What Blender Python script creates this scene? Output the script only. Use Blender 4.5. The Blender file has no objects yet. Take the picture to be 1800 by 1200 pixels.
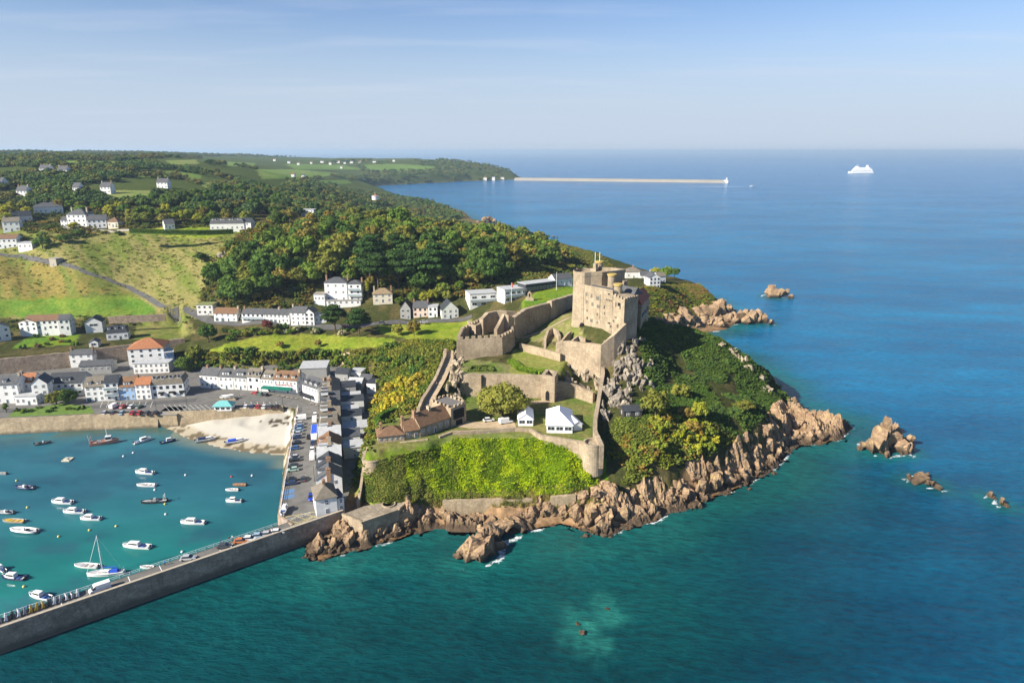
import bpy, bmesh, math, random
import numpy as np
from mathutils import Vector, Matrix
sc = bpy.context.scene
COL = sc.collection
R = math.radians
# ---------------------------------------------------------------- camera, sky, sun, exposure
CAMH, FPX, VY0 = 120.0, 1200.0, 266.0
TH = math.atan((600 - VY0) / FPX)
cam = bpy.data.cameras.new('camera'); camo = bpy.data.objects.new('camera', cam); COL.objects.link(camo)
cam.sensor_width = 36; cam.lens = 24.0; cam.clip_start = 1; cam.clip_end = 90000
camo.location = (0, 0, CAMH); camo.rotation_euler = (math.pi/2 - TH, 0, 0)
sc.camera = camo
SUN_EL = 32.0
SUN_AZ = 211.0          # direction towards the sun, degrees counter-clockwise from +X
sd_ = Vector((math.cos(R(SUN_AZ))*math.cos(R(SUN_EL)), math.sin(R(SUN_AZ))*math.cos(R(SUN_EL)), math.sin(R(SUN_EL))))
sl = bpy.data.lights.new('sun', 'SUN'); sl.energy = 5.0; sl.angle = R(0.5); sl.color = (1.0, 0.92, 0.79)
so = bpy.data.objects.new('sun', sl); COL.objects.link(so)
so.rotation_euler = (-sd_).to_track_quat('-Z', 'Y').to_euler(); so.location = (-200, -100, 300)
W = bpy.data.worlds.new('World'); sc.world = W; W.use_nodes = True
nt = W.node_tree; nt.nodes.clear()
wo = nt.nodes.new('ShaderNodeOutputWorld'); bg = nt.nodes.new('ShaderNodeBackground'); sky = nt.nodes.new('ShaderNodeTexSky')
sky.sky_type = 'NISHITA'; sky.sun_disc = False; sky.sun_elevation = R(SUN_EL); sky.sun_rotation = R(90 - SUN_AZ)
sky.altitude = 0; sky.air_density = 1.0; sky.dust_density = 0.15; sky.ozone_density = 4.0
bg.inputs['Strength'].default_value = 0.084
# thin high cloud streaks low in the sky
tc = nt.nodes.new('ShaderNodeTexCoord'); sep = nt.nodes.new('ShaderNodeSeparateXYZ')
nt.links.new(tc.outputs['Generated'], sep.inputs[0])
def wmath(op, a, b=None, c=None):
    n = nt.nodes.new('ShaderNodeMath'); n.operation = op
    for i, v in enumerate((a, b, c)):
        if v is None: continue
        if isinstance(v, (int, float)): n.inputs[i].default_value = v
        else: nt.links.new(v, n.inputs[i])
    return n.outputs[0]
zz = wmath('MAXIMUM', sep.outputs[2], 0.012)
cx_ = wmath('DIVIDE', sep.outputs[0], wmath('ADD', zz, 0.05)); cy_ = wmath('DIVIDE', sep.outputs[1], wmath('ADD', zz, 0.05))
cmb = nt.nodes.new('ShaderNodeCombineXYZ'); nt.links.new(wmath('MULTIPLY', cx_, 0.32), cmb.inputs[0]); nt.links.new(cy_, cmb.inputs[1])
nz = nt.nodes.new('ShaderNodeTexNoise'); nz.inputs['Scale'].default_value = 0.9; nz.inputs['Detail'].default_value = 7; nz.inputs['Roughness'].default_value = 0.58
nt.links.new(cmb.outputs[0], nz.inputs['Vector'])
mr = nt.nodes.new('ShaderNodeMapRange'); mr.inputs[1].default_value = 0.50; mr.inputs[2].default_value = 0.78; mr.inputs[3].default_value = 0; mr.inputs[4].default_value = 0.75
nt.links.new(nz.outputs[0], mr.inputs[0])
mxw = nt.nodes.new('ShaderNodeMix'); mxw.data_type = 'RGBA'
lp = wmath('MULTIPLY', mr.outputs[0], wmath('SUBTRACT', 1.0, wmath('MINIMUM', wmath('MULTIPLY', sep.outputs[2], 3.2), 1.0)))
nt.links.new(lp, mxw.inputs[0]); nt.links.new(sky.outputs[0], mxw.inputs[6]); mxw.inputs[7].default_value = (7.8, 7.6, 7.4, 1)
hzf = nt.nodes.new('ShaderNodeMapRange'); hzf.interpolation_type = 'SMOOTHERSTEP'; nt.links.new(sep.outputs[2], hzf.inputs[0])
for i_, v_ in ((1,0.0),(2,0.24),(3,0.92),(4,0.0)): hzf.inputs[i_].default_value = v_
mxh = nt.nodes.new('ShaderNodeMix'); mxh.data_type = 'RGBA'; nt.links.new(hzf.outputs[0], mxh.inputs[0]); nt.links.new(mxw.outputs[2], mxh.inputs[6]); mxh.inputs[7].default_value = (5.0,5.6,6.0,1)
mxt = nt.nodes.new('ShaderNodeMix'); mxt.data_type = 'RGBA'; mxt.blend_type = 'MULTIPLY'; mxt.inputs[0].default_value = 1; nt.links.new(mxh.outputs[2], mxt.inputs[6]); mxt.inputs[7].default_value = (0.64,0.665,0.755,1)
nt.links.new(mxt.outputs[2], bg.inputs['Color']); nt.links.new(bg.outputs[0], wo.inputs['Surface'])
sc.view_settings.view_transform = 'Standard'; sc.view_settings.look = 'None'; sc.view_settings.gamma = 1
sc.view_settings.use_curve_mapping = False; sc.view_settings.exposure = 1.08
cy = sc.cycles; cy.use_denoising = True; cy.max_bounces = 5; cy.diffuse_bounces = 2; cy.glossy_bounces = 2
cy.transmission_bounces = 2; cy.transparent_max_bounces = 4; cy.volume_bounces = 0; cy.use_adaptive_sampling = True
cy.sample_clamp_indirect = 4
# ---------------------------------------------------------------- projection helpers
CT, ST = math.cos(TH), math.sin(TH)
def P(px, py, z=0.0):                     # where the sight line of a photo pixel meets height z
    u = (px - 900) / FPX; v = (600 - py) / FPX
    dy = CT + v*ST; dz = -ST + v*CT
    t = (z - CAMH) / dz
    return Vector((u*t, dy*t, z))
def PX(x, y, z):                          # world -> photo pixel (arrays)
    dep = y*CT - (z - CAMH)*ST; up = y*ST + (z - CAMH)*CT
    return 900 + FPX*x/dep, 600 - FPX*up/dep
def ZAT(y, py):                           # height on the sight line row py at distance y
    v = (600 - py) / FPX
    return CAMH + y*(-ST + v*CT)/(CT + v*ST)
def XAT(px, y, z): return (px - 900)/FPX*(y*CT - (z - CAMH)*ST)
def MPP(p): return (p[1]*CT - (p[2]-CAMH)*ST)/FPX    # metres per photo pixel at a point
# ---------------------------------------------------------------- numpy noise
def _h(ix, iy, iz, seed):
    n = (ix.astype(np.int64)*374761393 + iy.astype(np.int64)*668265263 + iz.astype(np.int64)*2147483647 + seed*1274126177) & 0xFFFFFFFF
    n = ((n ^ (n >> 13)) * 1274126177) & 0xFFFFFFFF
    n = ((n ^ (n >> 16)) * 2246822519) & 0xFFFFFFFF
    return ((n ^ (n >> 15)) & 0xFFFFFF) / float(0xFFFFFF)
def vnoise(x, y, z=None, seed=0):
    x = np.asarray(x, float); y = np.asarray(y, float); z = np.zeros_like(x) if z is None else np.asarray(z, float)
    ix, iy, iz = np.floor(x), np.floor(y), np.floor(z)
    fx, fy, fz = x-ix, y-iy, z-iz
    fx, fy, fz = fx*fx*(3-2*fx), fy*fy*(3-2*fy), fz*fz*(3-2*fz)
    r = 0
    for a in (0, 1):
        for b in (0, 1):
            for c in (0, 1):
                w = (fx if a else 1-fx)*(fy if b else 1-fy)*(fz if c else 1-fz)
                r = r + w*_h(ix+a, iy+b, iz+c, seed)
    return r
def fbm(x, y, z=None, o=4, seed=0, g=0.5):
    r = 0; amp = 1; tot = 0; x = np.asarray(x, float); y = np.asarray(y, float)
    for i in range(o):
        r = r + amp*vnoise(x*2**i, y*2**i, None if z is None else np.asarray(z)*2**i, seed+i*17); tot += amp; amp *= g
    return r/tot
def sstep(a, b, x):
    t = np.clip((x-a)/(b-a), 0, 1); return t*t*(3-2*t)
def inpoly(x, y, poly):
    x = np.asarray(x, float); y = np.asarray(y, float); r = np.zeros(x.shape, bool); n = len(poly)
    for i in range(n):
        x1, y1 = poly[i][:2]; x2, y2 = poly[(i+1) % n][:2]
        if y1 == y2: continue
        c = ((y1 > y) != (y2 > y)) & (x < (x2-x1)*(y-y1)/(y2-y1) + x1)
        r ^= c
    return r
def sdist(x, y, poly):                    # signed distance, positive inside
    d = np.full(np.shape(x), 1e18); n = len(poly)
    for i in range(n):
        ax, ay = poly[i][:2]; bx, by = poly[(i+1) % n][:2]
        ex, ey = bx-ax, by-ay; L = ex*ex+ey*ey+1e-12
        t = np.clip(((x-ax)*ex + (y-ay)*ey)/L, 0, 1)
        dd = (x-ax-t*ex)**2 + (y-ay-t*ey)**2
        d = np.minimum(d, dd)
    d = np.sqrt(d)
    return np.where(inpoly(x, y, poly), d, -d)
def lin(h):
    c = [int(h[i:i+2], 16)/255 for i in (1, 3, 5)]
    return tuple(v/12.92 if v <= 0.04045 else ((v+0.055)/1.055)**2.4 for v in c)
# ---------------------------------------------------------------- object helpers
def tag(o, label=None, cat=None, group=None, kind=None):
    if label: o['label'] = label
    if cat: o['category'] = cat
    if group: o['group'] = group
    if kind: o['kind'] = kind
    return o
def link(name, me, parent=None):
    o = bpy.data.objects.new(name, me); COL.objects.link(o)
    if parent is not None: o.parent = parent
    return o
def empty(name, loc, rz=0.0):
    o = bpy.data.objects.new(name, None); COL.objects.link(o); o.location = loc; o.rotation_euler = (0, 0, rz)
    o.empty_display_size = 0.5
    return o
def copy_tree(o, parent=None):
    c = o.copy(); COL.objects.link(c); c.parent = parent
    for ch in KIDS.get(o.name, ()): 
        copy_tree(ch, c)
    return c
KIDS = {}
def proto_done(o):                        # remember children lists of a prototype
    for ch in o.children_recursive: KIDS.setdefault(ch.parent.name, []).append(ch)
    return o
def mesh(name, V, F, mats=(), mi=None, smooth=False):
    me = bpy.data.meshes.new(name); me.from_pydata([tuple(v) for v in V], [], F)
    for m in mats: me.materials.append(m)
    if mi is not None: me.polygons.foreach_set('material_index', mi)
    if smooth: me.polygons.foreach_set('use_smooth', [True]*len(me.polygons))
    me.update(); return me
def grid_mesh(name, V, F, mat, smooth=True):   # numpy arrays, quads
    me = bpy.data.meshes.new(name); me.vertices.add(len(V)); me.vertices.foreach_set('co', np.asarray(V, np.float32).ravel())
    n, k = F.shape
    me.loops.add(n*k); me.loops.foreach_set('vertex_index', F.astype(np.int32).ravel())
    me.polygons.add(n); me.polygons.foreach_set('loop_start', np.arange(0, n*k, k, dtype=np.int32))
    me.polygons.foreach_set('use_smooth', np.full(n, smooth))
    me.update(calc_edges=True); me.validate()
    if mat: me.materials.append(mat)
    return me
def vcol(me, name, rgb):
    a = me.attributes.new(name, 'FLOAT_COLOR', 'POINT')
    c = np.ones((len(me.vertices), 4), np.float32); c[:, :rgb.shape[1]] = rgb; a.data.foreach_set('color', c.ravel())
class MB:
    def __init__(s): s.V = []; s.F = []; s.M = []
    def add(s, V, F, m=0):
        b = len(s.V); s.V += [tuple(v) for v in V]; s.F += [tuple(i+b for i in f) for f in F]; s.M += [m]*len(F); return s
    def box(s, x0, x1, y0, y1, z0, z1, m=0, top=None):
        tx, ty = top or (0, 0)
        V = [(x0,y0,z0),(x1,y0,z0),(x1,y1,z0),(x0,y1,z0),(x0+tx,y0+ty,z1),(x1-tx,y0+ty,z1),(x1-tx,y1-ty,z1),(x0+tx,y1-ty,z1)]
        return s.add(V, [(0,3,2,1),(4,5,6,7),(0,1,5,4),(1,2,6,5),(2,3,7,6),(3,0,4,7)], m)
    def prism(s, poly, z0, z1, m=0, mtop=None):
        n = len(poly); V = [(p[0],p[1],z0) for p in poly] + [(p[0],p[1],z1) for p in poly]
        a = sum(poly[i][0]*poly[(i+1)%n][1]-poly[(i+1)%n][0]*poly[i][1] for i in range(n))
        o = range(n) if a > 0 else range(n-1, -1, -1); o = list(o)
        s.add(V, [tuple(o[::-1])] + [(o[i], o[(i+1)%n], o[(i+1)%n]+n, o[i]+n) for i in range(n)], m)
        s.add(V[n:], [tuple(o)], m if mtop is None else mtop); return s
    def lathe(s, prof, n=16, c=(0,0), m=0, a0=0.0, a1=2*math.pi, sx=1, sy=1):
        full = abs(a1-a0-2*math.pi) < 1e-6; k = n if full else n+1
        V = []
        for r, z in prof:
            for i in range(k):
                a = a0+(a1-a0)*i/n; V.append((c[0]+r*math.cos(a)*sx, c[1]+r*math.sin(a)*sy, z))
        F = []
        for j in range(len(prof)-1):
            for i in range(n):
                i2 = (i+1) % k; F.append((j*k+i, j*k+i2, (j+1)*k+i2, (j+1)*k+i))
        if full:
            F.append(tuple(range(k-1, -1, -1))); F.append(tuple((len(prof)-1)*k+i for i in range(k)))
        return s.add(V, F, m)
    def tube(s, pts, r, n=6, m=0):
        pts = [Vector(p) for p in pts]; V = []; F = []
        rs = r if isinstance(r, (list, tuple)) else [r]*len(pts)
        for j, p in enumerate(pts):
            d = (pts[min(j+1, len(pts)-1)] - pts[max(j-1, 0)]).normalized()
            a = d.cross(Vector((0,0,1)))
            a = a.normalized() if a.length > 1e-4 else Vector((1,0,0))
            b = d.cross(a).normalized()
            for i in range(n):
                t = 2*math.pi*i/n; V.append(p + a*math.cos(t)*rs[j] + b*math.sin(t)*rs[j])
        for j in range(len(pts)-1):
            for i in range(n): F.append((j*n+i, j*n+(i+1)%n, (j+1)*n+(i+1)%n, (j+1)*n+i))
        F.append(tuple(range(n-1,-1,-1))); F.append(tuple((len(pts)-1)*n+i for i in range(n)))
        return s.add(V, F, m)
    def build(s, name, mats, parent=None, smooth=False):
        if not isinstance(mats, (list, tuple)): mats = [mats]
        return link(name, mesh(name, s.V, s.F, mats, s.M, smooth), parent)
    def me(s, name, mats, smooth=False):
        if not isinstance(mats, (list, tuple)): mats = [mats]
        return mesh(name, s.V, s.F, mats, s.M, smooth)
# ---------------------------------------------------------------- materials
def nmat(name):
    m = bpy.data.materials.new(name); m.use_nodes = True; t = m.node_tree; b = t.nodes['Principled BSDF']; return m, t, b
def nd(t, typ, **kw):
    n = t.nodes.new(typ)
    for k, v in kw.items():
        if k.startswith('i'): n.inputs[int(k[1:])].default_value = v
        else: setattr(n, k, v)
    return n
def mixc(t, f, a, b, mode='MIX'):
    n = t.nodes.new('ShaderNodeMix'); n.data_type = 'RGBA'; n.blend_type = mode
    for i, v in ((0, f), (6, a), (7, b)):
        if hasattr(v, 'links'): t.links.new(v, n.inputs[i])
        elif isinstance(v, tuple): n.inputs[i].default_value = (*v[:3], 1)
        else: n.inputs[i].default_value = v
    return n.outputs[2]
def noise(t, scale, detail=4, coord='Object', rough=0.55, vec=None):
    n = nd(t, 'ShaderNodeTexNoise'); n.inputs['Scale'].default_value = scale; n.inputs['Detail'].default_value = detail; n.inputs['Roughness'].default_value = rough
    if vec is None:
        c = nd(t, 'ShaderNodeTexCoord') if coord != 'Pos' else nd(t, 'ShaderNodeNewGeometry')
        vec = c.outputs['Position'] if coord == 'Pos' else c.outputs[coord]
    t.links.new(vec, n.inputs['Vector']); return n.outputs[0]
def ramp(t, v, a, b, lo=0.0, hi=1.0):
    n = nd(t, 'ShaderNodeMapRange'); t.links.new(v, n.inputs[0])
    for i, x in ((1, a), (2, b), (3, lo), (4, hi)): n.inputs[i].default_value = x
    return n.outputs[0]
def bump(t, b, h, dist=0.1, strength=0.6):
    n = nd(t, 'ShaderNodeBump'); n.inputs['Distance'].default_value = dist; n.inputs['Strength'].default_value = strength
    t.links.new(h, n.inputs['Height']); t.links.new(n.outputs[0], b.inputs['Normal'])
MATS = {}
def plain(name, col, rough=0.7, var=0.25, scale=1.5, metal=0.0, spec=0.3, objcol=False, bmp=0.0):
    if name in MATS: return MATS[name]
    m, t, b = nmat(name); b.inputs['Roughness'].default_value = rough; b.inputs['Metallic'].default_value = metal
    b.inputs['Specular IOR Level'].default_value = spec
    n1 = noise(t, scale, 5, 'Pos')
    if objcol:
        oi = nd(t, 'ShaderNodeObjectInfo'); base = oi.outputs['Color']
    else: base = tuple(col)
    dark = mixc(t, 1.0, base, (1-var, 1-var, 1-var*1.1), 'MULTIPLY')
    c = mixc(t, ramp(t, n1, 0.35, 0.7), base, dark)
    t.links.new(c, b.inputs['Base Color'])
    if bmp: bump(t, b, noise(t, scale*4, 4, 'Pos'), bmp)
    MATS[name] = m; return m
def stone(name, col, col2, scale=1.2, bmp=0.12, lichen=None, zdark=None):
    m, t, b = nmat(name); b.inputs['Roughness'].default_value = 0.92; b.inputs['Specular IOR Level'].default_value = 0.15
    g = nd(t, 'ShaderNodeNewGeometry')
    mp = nd(t, 'ShaderNodeMapping'); mp.inputs['Scale'].default_value = (1, 1, 1.9); t.links.new(g.outputs['Position'], mp.inputs[0])
    v = nd(t, 'ShaderNodeTexVoronoi'); v.inputs['Scale'].default_value = scale; t.links.new(mp.outputs[0], v.inputs['Vector'])
    ve = nd(t, 'ShaderNodeTexVoronoi'); ve.feature = 'DISTANCE_TO_EDGE'; ve.inputs['Scale'].default_value = scale; t.links.new(mp.outputs[0], ve.inputs['Vector'])
    sepc = nd(t, 'ShaderNodeSeparateColor'); t.links.new(v.outputs['Color'], sepc.inputs[0])
    c = mixc(t, sepc.outputs[0], tuple(col), tuple(col2))
    big = noise(t, 0.13, 6, 'Pos', 0.65)
    c = mixc(t, ramp(t, big, 0.36, 0.66, 0, 0.75), c, tuple(x*0.52 for x in col))
    ms = nd(t, 'ShaderNodeMapping'); ms.inputs['Scale'].default_value = (1, 1, 0.13); t.links.new(g.outputs['Position'], ms.inputs[0])
    st_ = noise(t, 0.9, 5, vec=ms.outputs[0], rough=0.65)
    c = mixc(t, ramp(t, st_, 0.5, 0.72, 0, 0.6), c, tuple(x*0.42 for x in col))
    small = noise(t, 0.7, 5, 'Pos', 0.7)
    c = mixc(t, ramp(t, small, 0.5, 0.75, 0, 0.5), c, tuple(min(1, x*1.35) for x in col2))
    c = mixc(t, ramp(t, ve.outputs[0], 0.0, 0.07, 0.55, 0), c, tuple(x*0.4 for x in col))
    if lichen:
        c = mixc(t, ramp(t, noise(t, 0.35, 6, 'Pos', 0.7), 0.56, 0.68, 0, 0.8), c, lichen)
    if zdark:
        sp = nd(t, 'ShaderNodeSeparateXYZ'); t.links.new(g.outputs['Position'], sp.inputs[0])
        zz = nd(t, 'ShaderNodeMath', operation='ADD'); t.links.new(sp.outputs[2], zz.inputs[0])
        nn = nd(t, 'ShaderNodeMath', operation='MULTIPLY'); t.links.new(noise(t, 0.4, 4, 'Pos'), nn.inputs[0]); nn.inputs[1].default_value = 2.4
        t.links.new(nn.outputs[0], zz.inputs[1])
        c = mixc(t, ramp(t, zz.outputs[0], zdark[0], zdark[1], 0.9, 0), c, zdark[2])
    t.links.new(c, b.inputs['Base Color'])
    bump(t, b, ve.outputs[0], bmp, 0.8)
    MATS[name] = m; return m
# ---------------------------------------------------------------- land: coast outline, heights
coast = [P(x, y)[:2] for x, y in ((-80,768),(0,759),(100,757),(220,750),(272,746),(300,757),(330,772),(380,786),(430,795),(500,801),(498,880),(520,905),(556,930),(545,962),
   (560,985),(612,968),(660,955),(700,948),(728,936),(745,928),(770,927),(800,929),(850,931),(880,933),(900,934),(950,927),(985,920),(1010,926),(1040,936),(1075,936),(1110,922),(1150,915),
   (1175,900),(1210,892),(1250,874),(1290,860),(1330,838),(1350,828),(1375,806),(1385,792),(1400,778),(1440,781),(1470,772),(1495,752),(1480,741),(1440,735),(1418,724))]
coast += [(137,318),(141,345),(139,375),(128,402),(112,422),(112,440),(130,452),(150,462),(166,485),(168,520),(163,560),(152,610),(135,670),(105,760),(70,860),(30,960),(6,1060),(-30,1180),(-75,1280)]
coast += [P(x, y)[:2] for x, y in ((815,371),(790,364),(765,356),(740,351),(700,343),(672,338),(645,331),(660,327),(700,324.5),(760,321.5),(830,318),(880,317),(912,315.5))]
coast += [(40,3350),(-150,3600),(-700,4300),(-1800,4900),(-5500,5200),(-5500,300),(-420,300)]
CTRL = [(60,590,14),(160,585,14),(250,575,15.5),(320,580,16.5),(20,560,17.5),(160,555,19.5),(300,550,22),(100,540,22),(20,530,24),(230,530,24),
 (100,512,29),(20,505,31),(250,515,28),(40,470,38.5),(130,480,39),(200,460,43),(300,500,33),(330,470,42),(300,430,51),(200,425,53),(250,407,59),(330,405,59),(120,410,58),(60,430,52),(20,440,48),(420,404,58),
 (60,395,62),(145,394,62),(240,345,78),(180,335,82),(400,350,72),(100,310,92),(300,310,88),(300,290,98),(100,285,104),(450,300,85),(450,330,70),
 (350,555,21),(420,563,20),(500,566,20),(560,568,20),(650,550,24),(720,562,21.5),(800,562,22),(850,542,28),(900,532,33),(960,516,38),(1000,510,39),
 (600,532,28),(450,480,44),(400,450,50),(480,430,55),(550,470,46),(650,500,37),(600,430,54),(700,470,44),(800,480,42),(760,430,52),(700,405,57),(600,400,59),(500,407,60),(850,440,46),(880,470,42),(900,430,42),(960,460,36),(980,490,36),(1000,450,28),(1030,468,24),
 (400,615,14),(500,605,15),(600,602,16),(660,600,18),(450,590,17),(740,580,21),(800,578,22),(700,598,19),
 (400,640,8.5),(500,640,8.5),(590,645,9),(345,622,10),(640,652,10),
 (700,680,18),(720,640,20),(680,625,17),(660,690,13),(640,760,9),(700,735,20),(760,640,25),(620,800,7),(635,840,7),(672,720,17),(740,680,23),
 (700,880,7.5),(760,872,7.5),(830,868,7.5),(950,866,8.5),(1030,845,11),(790,778,20.5),(850,778,20),(920,778,20),(990,790,19),(700,806,18),(655,822,15),(650,872,8),(760,830,13),(880,825,13),(960,825,13.5),(1010,880,8),
 (1060,812,14),(1100,800,16),(1100,742,23),(1150,800,16),(1200,780,16),(1250,765,16.5),(1300,740,16),(1120,862,7),(1200,842,7),(1280,812,7),(1345,770,8),(1080,860,9),
 (940,582,32),(1000,558,39),(960,602,35),(1020,592,38.6),(1055,592,40.2),(1085,577,43.8),(1020,640,28.5),(1045,660,26),(1000,668,26),(1150,512,24),(1200,520,15),(1240,518,13),(1120,490,27),(1180,505,20),(1225,540,8)]
CP = [tuple(P(*c)) for c in CTRL]
CP += [(58,284,34),(74,297,27),(90,294,21.5),(102,322,30),(116,311,21),(128,303,8),(108,292,13),(72,272,23),(85,252,18),(102,262,15),(58,262,25),(80,330,35),(104,342,27),(124,345,10),(60,340,40),(70,370,33),(100,380,16),(90,420,12),(50,400,36),(55,440,34),(80,460,20),
 (120,600,14),(90,700,14),(40,900,9),(0,1000,7),(20,800,15),(60,640,22),(45,560,27),(90,540,22)]
for px, Y, z in ((520,1150,62),(600,1250,46),(650,1150,30),(560,850,56),(640,860,44),(700,850,32),(700,1050,20),(740,1300,9),(790,900,22),(780,1150,8),(680,1600,8),(600,1700,28),(560,2600,55),(500,2200,62),(620,2700,36),(620,3000,64),(700,2900,45),(700,3200,72),
   (780,3050,48),(780,3300,64),(850,3180,32),(870,3280,40),(903,3230,14),(450,3000,85),(300,3000,102),(100,3000,113),(0,2600,113),(0,2000,104),(200,2200,104),(400,2200,88),(560,2000,58),(-200,2000,108),(-200,600,72),(-200,400,16),(-200,3500,116),(300,4000,106),(600,3700,70)):
    CP.append((XAT(px, Y, z), Y, z))
CP = np.array(CP)
KS = 1.6
def warp(x, y): return KS*x/np.maximum(y, 60), np.log(np.maximum(y, 60))
cu, cv = warp(CP[:,0], CP[:,1])
def tps(r2): return np.where(r2 > 1e-12, 0.5*r2*np.log(r2+1e-18), 0)
n_ = len(CP); A = np.zeros((n_+3, n_+3)); D2 = (cu[:,None]-cu[None])**2 + (cv[:,None]-cv[None])**2
A[:n_,:n_] = tps(D2) + np.eye(n_)*2e-5; A[:n_,n_] = 1; A[:n_,n_+1] = cu; A[:n_,n_+2] = cv; A[n_:,:n_] = A[:n_,n_:].T
WT = np.linalg.solve(A, np.concatenate([CP[:,2], np.zeros(3)]))
def hrbf(x, y):
    u, v = warp(x, y); out = WT[n_] + WT[n_+1]*u + WT[n_+2]*v
    for i in range(n_): out = out + WT[i]*tps((u-cu[i])**2 + (v-cv[i])**2)
    return out
def pz(z, *pts): return [tuple(P(x, y, z)[:2]) for x, y in pts]
TOWN = pz(6,(-90,741),(0,735),(140,728),(280,723),(420,716),(497,712),(521,716),(489,905),(524,921),(600,897),(612,870),(628,820),(642,770),(660,720),(668,690),(660,665),(590,641),(520,640),(350,643),(330,626),(226,634),(122,646),(0,658),(-90,666))
PADS = [  # polygon, height, blend width
 (TOWN, 5.4, 3.0),
 (pz(22.2,(646,788),(664,745),(700,738),(740,715),(800,704),(830,692),(960,690),(1010,688),(1040,700),(1042,765),(1025,776),(950,768),(930,758),(780,762),(752,778)), 22.0, 3.5),
 (pz(30.6,(815,656),(955,659),(985,655),(1000,622),(900,618),(885,638),(815,638)), 30.6, 2.5),
 (pz(36,(806,598),(880,595),(902,583),(896,566),(850,562),(815,580)), 35.0, 2.5),
 (pz(38,(920,541),(965,530),(1006,515),(1008,506),(950,514),(920,530)), 38.0, 4),
 (pz(13.4,(-90,640),(0,631),(122,619.5),(226,606.5),(322,596),(316,568),(150,578),(-90,600)), 13.4, 2.2)]
BEACH = pz(1.5,(240,760),(262,738),(300,736),(420,718),(500,712),(540,716),(512,830),(380,810),(300,790))
def H(x, y, raw=False):
    x = np.asarray(x, float); y = np.asarray(y, float)
    sd = sdist(x, y, coast)
    h = np.maximum(hrbf(x, y), 3.0)
    h = h + (fbm(x/14, y/14, o=4, seed=5)-0.5)*3.0*sstep(900, 500, y) + (fbm(x/150, y/150, o=3, seed=6)-0.5)*14*sstep(500, 1100, y)*sstep(1, 30, sd)
    rocky = sstep(0, 1, (x+60)/20)*sstep(460, 430, y)*sstep(26, 4, sd)
    rn = np.abs(fbm(x/6.5, y/6.5, o=4, seed=9, g=.55)-0.5)*2
    h = h + rocky*(rn*6-1.6)
    w = np.where(y > 900, 40.0, np.where((x > -55) & (y < 460), 9.0, 14.0))
    beach = sstep(0, 30, sd)*4.2+0.05
    isb = inpoly(x, y, BEACH)
    k = sstep(0, 1, sd/w)
    h = np.where(isb, np.minimum(h, beach), h*(0.12*np.clip(sd/3,0,1)+0.88*k))
    for poly, z, bw in PADS:
        s = sdist(x, y, poly); t = sstep(-bw, 0.0, s); h = h*(1-t) + z*t
    dep = -np.minimum(-sd*0.28+0.25, 9.0) - (fbm(x/15, y/15, o=3, seed=3)-0.5)*1.6*np.clip(-sd/10, 0, 1)
    return np.where(sd > 0, h, dep)
# coarse cache of heights on the fan grid
NS, NQ = 560, 560
S0, S1, Q0, Q1 = -1.2, 0.80, math.log(168), math.log(5400)
ss = np.linspace(S0, S1, NS); qq = np.linspace(Q0, Q1, NQ)
SG, QG = np.meshgrid(ss, qq); YG = np.exp(QG); XG = SG*YG
ZG = H(XG.ravel(), YG.ravel()).reshape(XG.shape)
def HG(x, y):                             # bilinear lookup of the land surface
    x = np.asarray(x, float); y = np.asarray(y, float)
    fs = np.clip((x/y - S0)/(S1-S0)*(NS-1), 0, NS-1.001); fq = np.clip((np.log(y)-Q0)/(Q1-Q0)*(NQ-1), 0, NQ-1.001)
    i = fs.astype(int); j = fq.astype(int); a = fs-i; b = fq-j
    return (ZG[j,i]*(1-a)+ZG[j,i+1]*a)*(1-b) + (ZG[j+1,i]*(1-a)+ZG[j+1,i+1]*a)*b
_T = np.exp(np.linspace(math.log(120), math.log(6000), 1600))
def G(px, py):                            # first point of the land under a photo pixel
    u = (px-900)/FPX; v = (600-py)/FPX; d = np.array([u, CT+v*ST, -ST+v*CT])
    p = d[None]*_T[:,None]/d[1]; z = CAMH + p[:,2]
    below = np.nonzero(z < np.maximum(HG(p[:,0], p[:,1]), 0))[0]
    k = below[0] if len(below) else len(_T)-1
    return Vector((p[k,0], p[k,1], float(max(HG(p[k,0], p[k,1]), 0))))
# ---------------------------------------------------------------- land colours (what grows or lies there)
PXG, PYG = PX(XG, YG, ZG)
nA = fbm(XG/9, YG/9, o=4, seed=21); nB = fbm(XG/35, YG/35, o=4, seed=31); nC = fbm(XG/3, YG/3, o=3, seed=41)
def lerp(a, b, t): return a*(1-t[..., None]) + np.array(b)*t[..., None]
colG = np.zeros(XG.shape+(3,)) + np.array((0.055, 0.062, 0.022))
colG = lerp(colG, (0.12, 0.10, 0.045), sstep(.45,.65,nA)*.8)
colG = lerp(colG, (0.075, 0.105, 0.032), sstep(600, 800, YG)*.9)
nS = fbm((XG*.75+YG*.66)/4, (YG*.75-XG*.66)/45, o=3, seed=88)
def paint(poly, c, c2=None, ymin=0, ymax=1e9, soft=None, amt=1.0, stripe=False):
    m = inpoly(PXG, PYG, poly) & (YG > ymin) & (YG < ymax)
    t = m*amt
    global colG
    cc = np.zeros_like(colG) + np.array(c)
    if stripe: cc = lerp(cc, c2, sstep(.36,.62, nS*.7+nA*.3))
    elif c2 is not None: cc = lerp(cc, c2, sstep(.38,.62, nA*.5+nC*.25+nB*.25))
    colG = colG*(1-t[...,None]) + cc*t[...,None]
GRASS, GRASS2 = (0.18, 0.255, 0.025), (0.27, 0.30, 0.045)
DRY, DRY2 = (0.24, 0.22, 0.085), (0.14, 0.175, 0.04)
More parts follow.
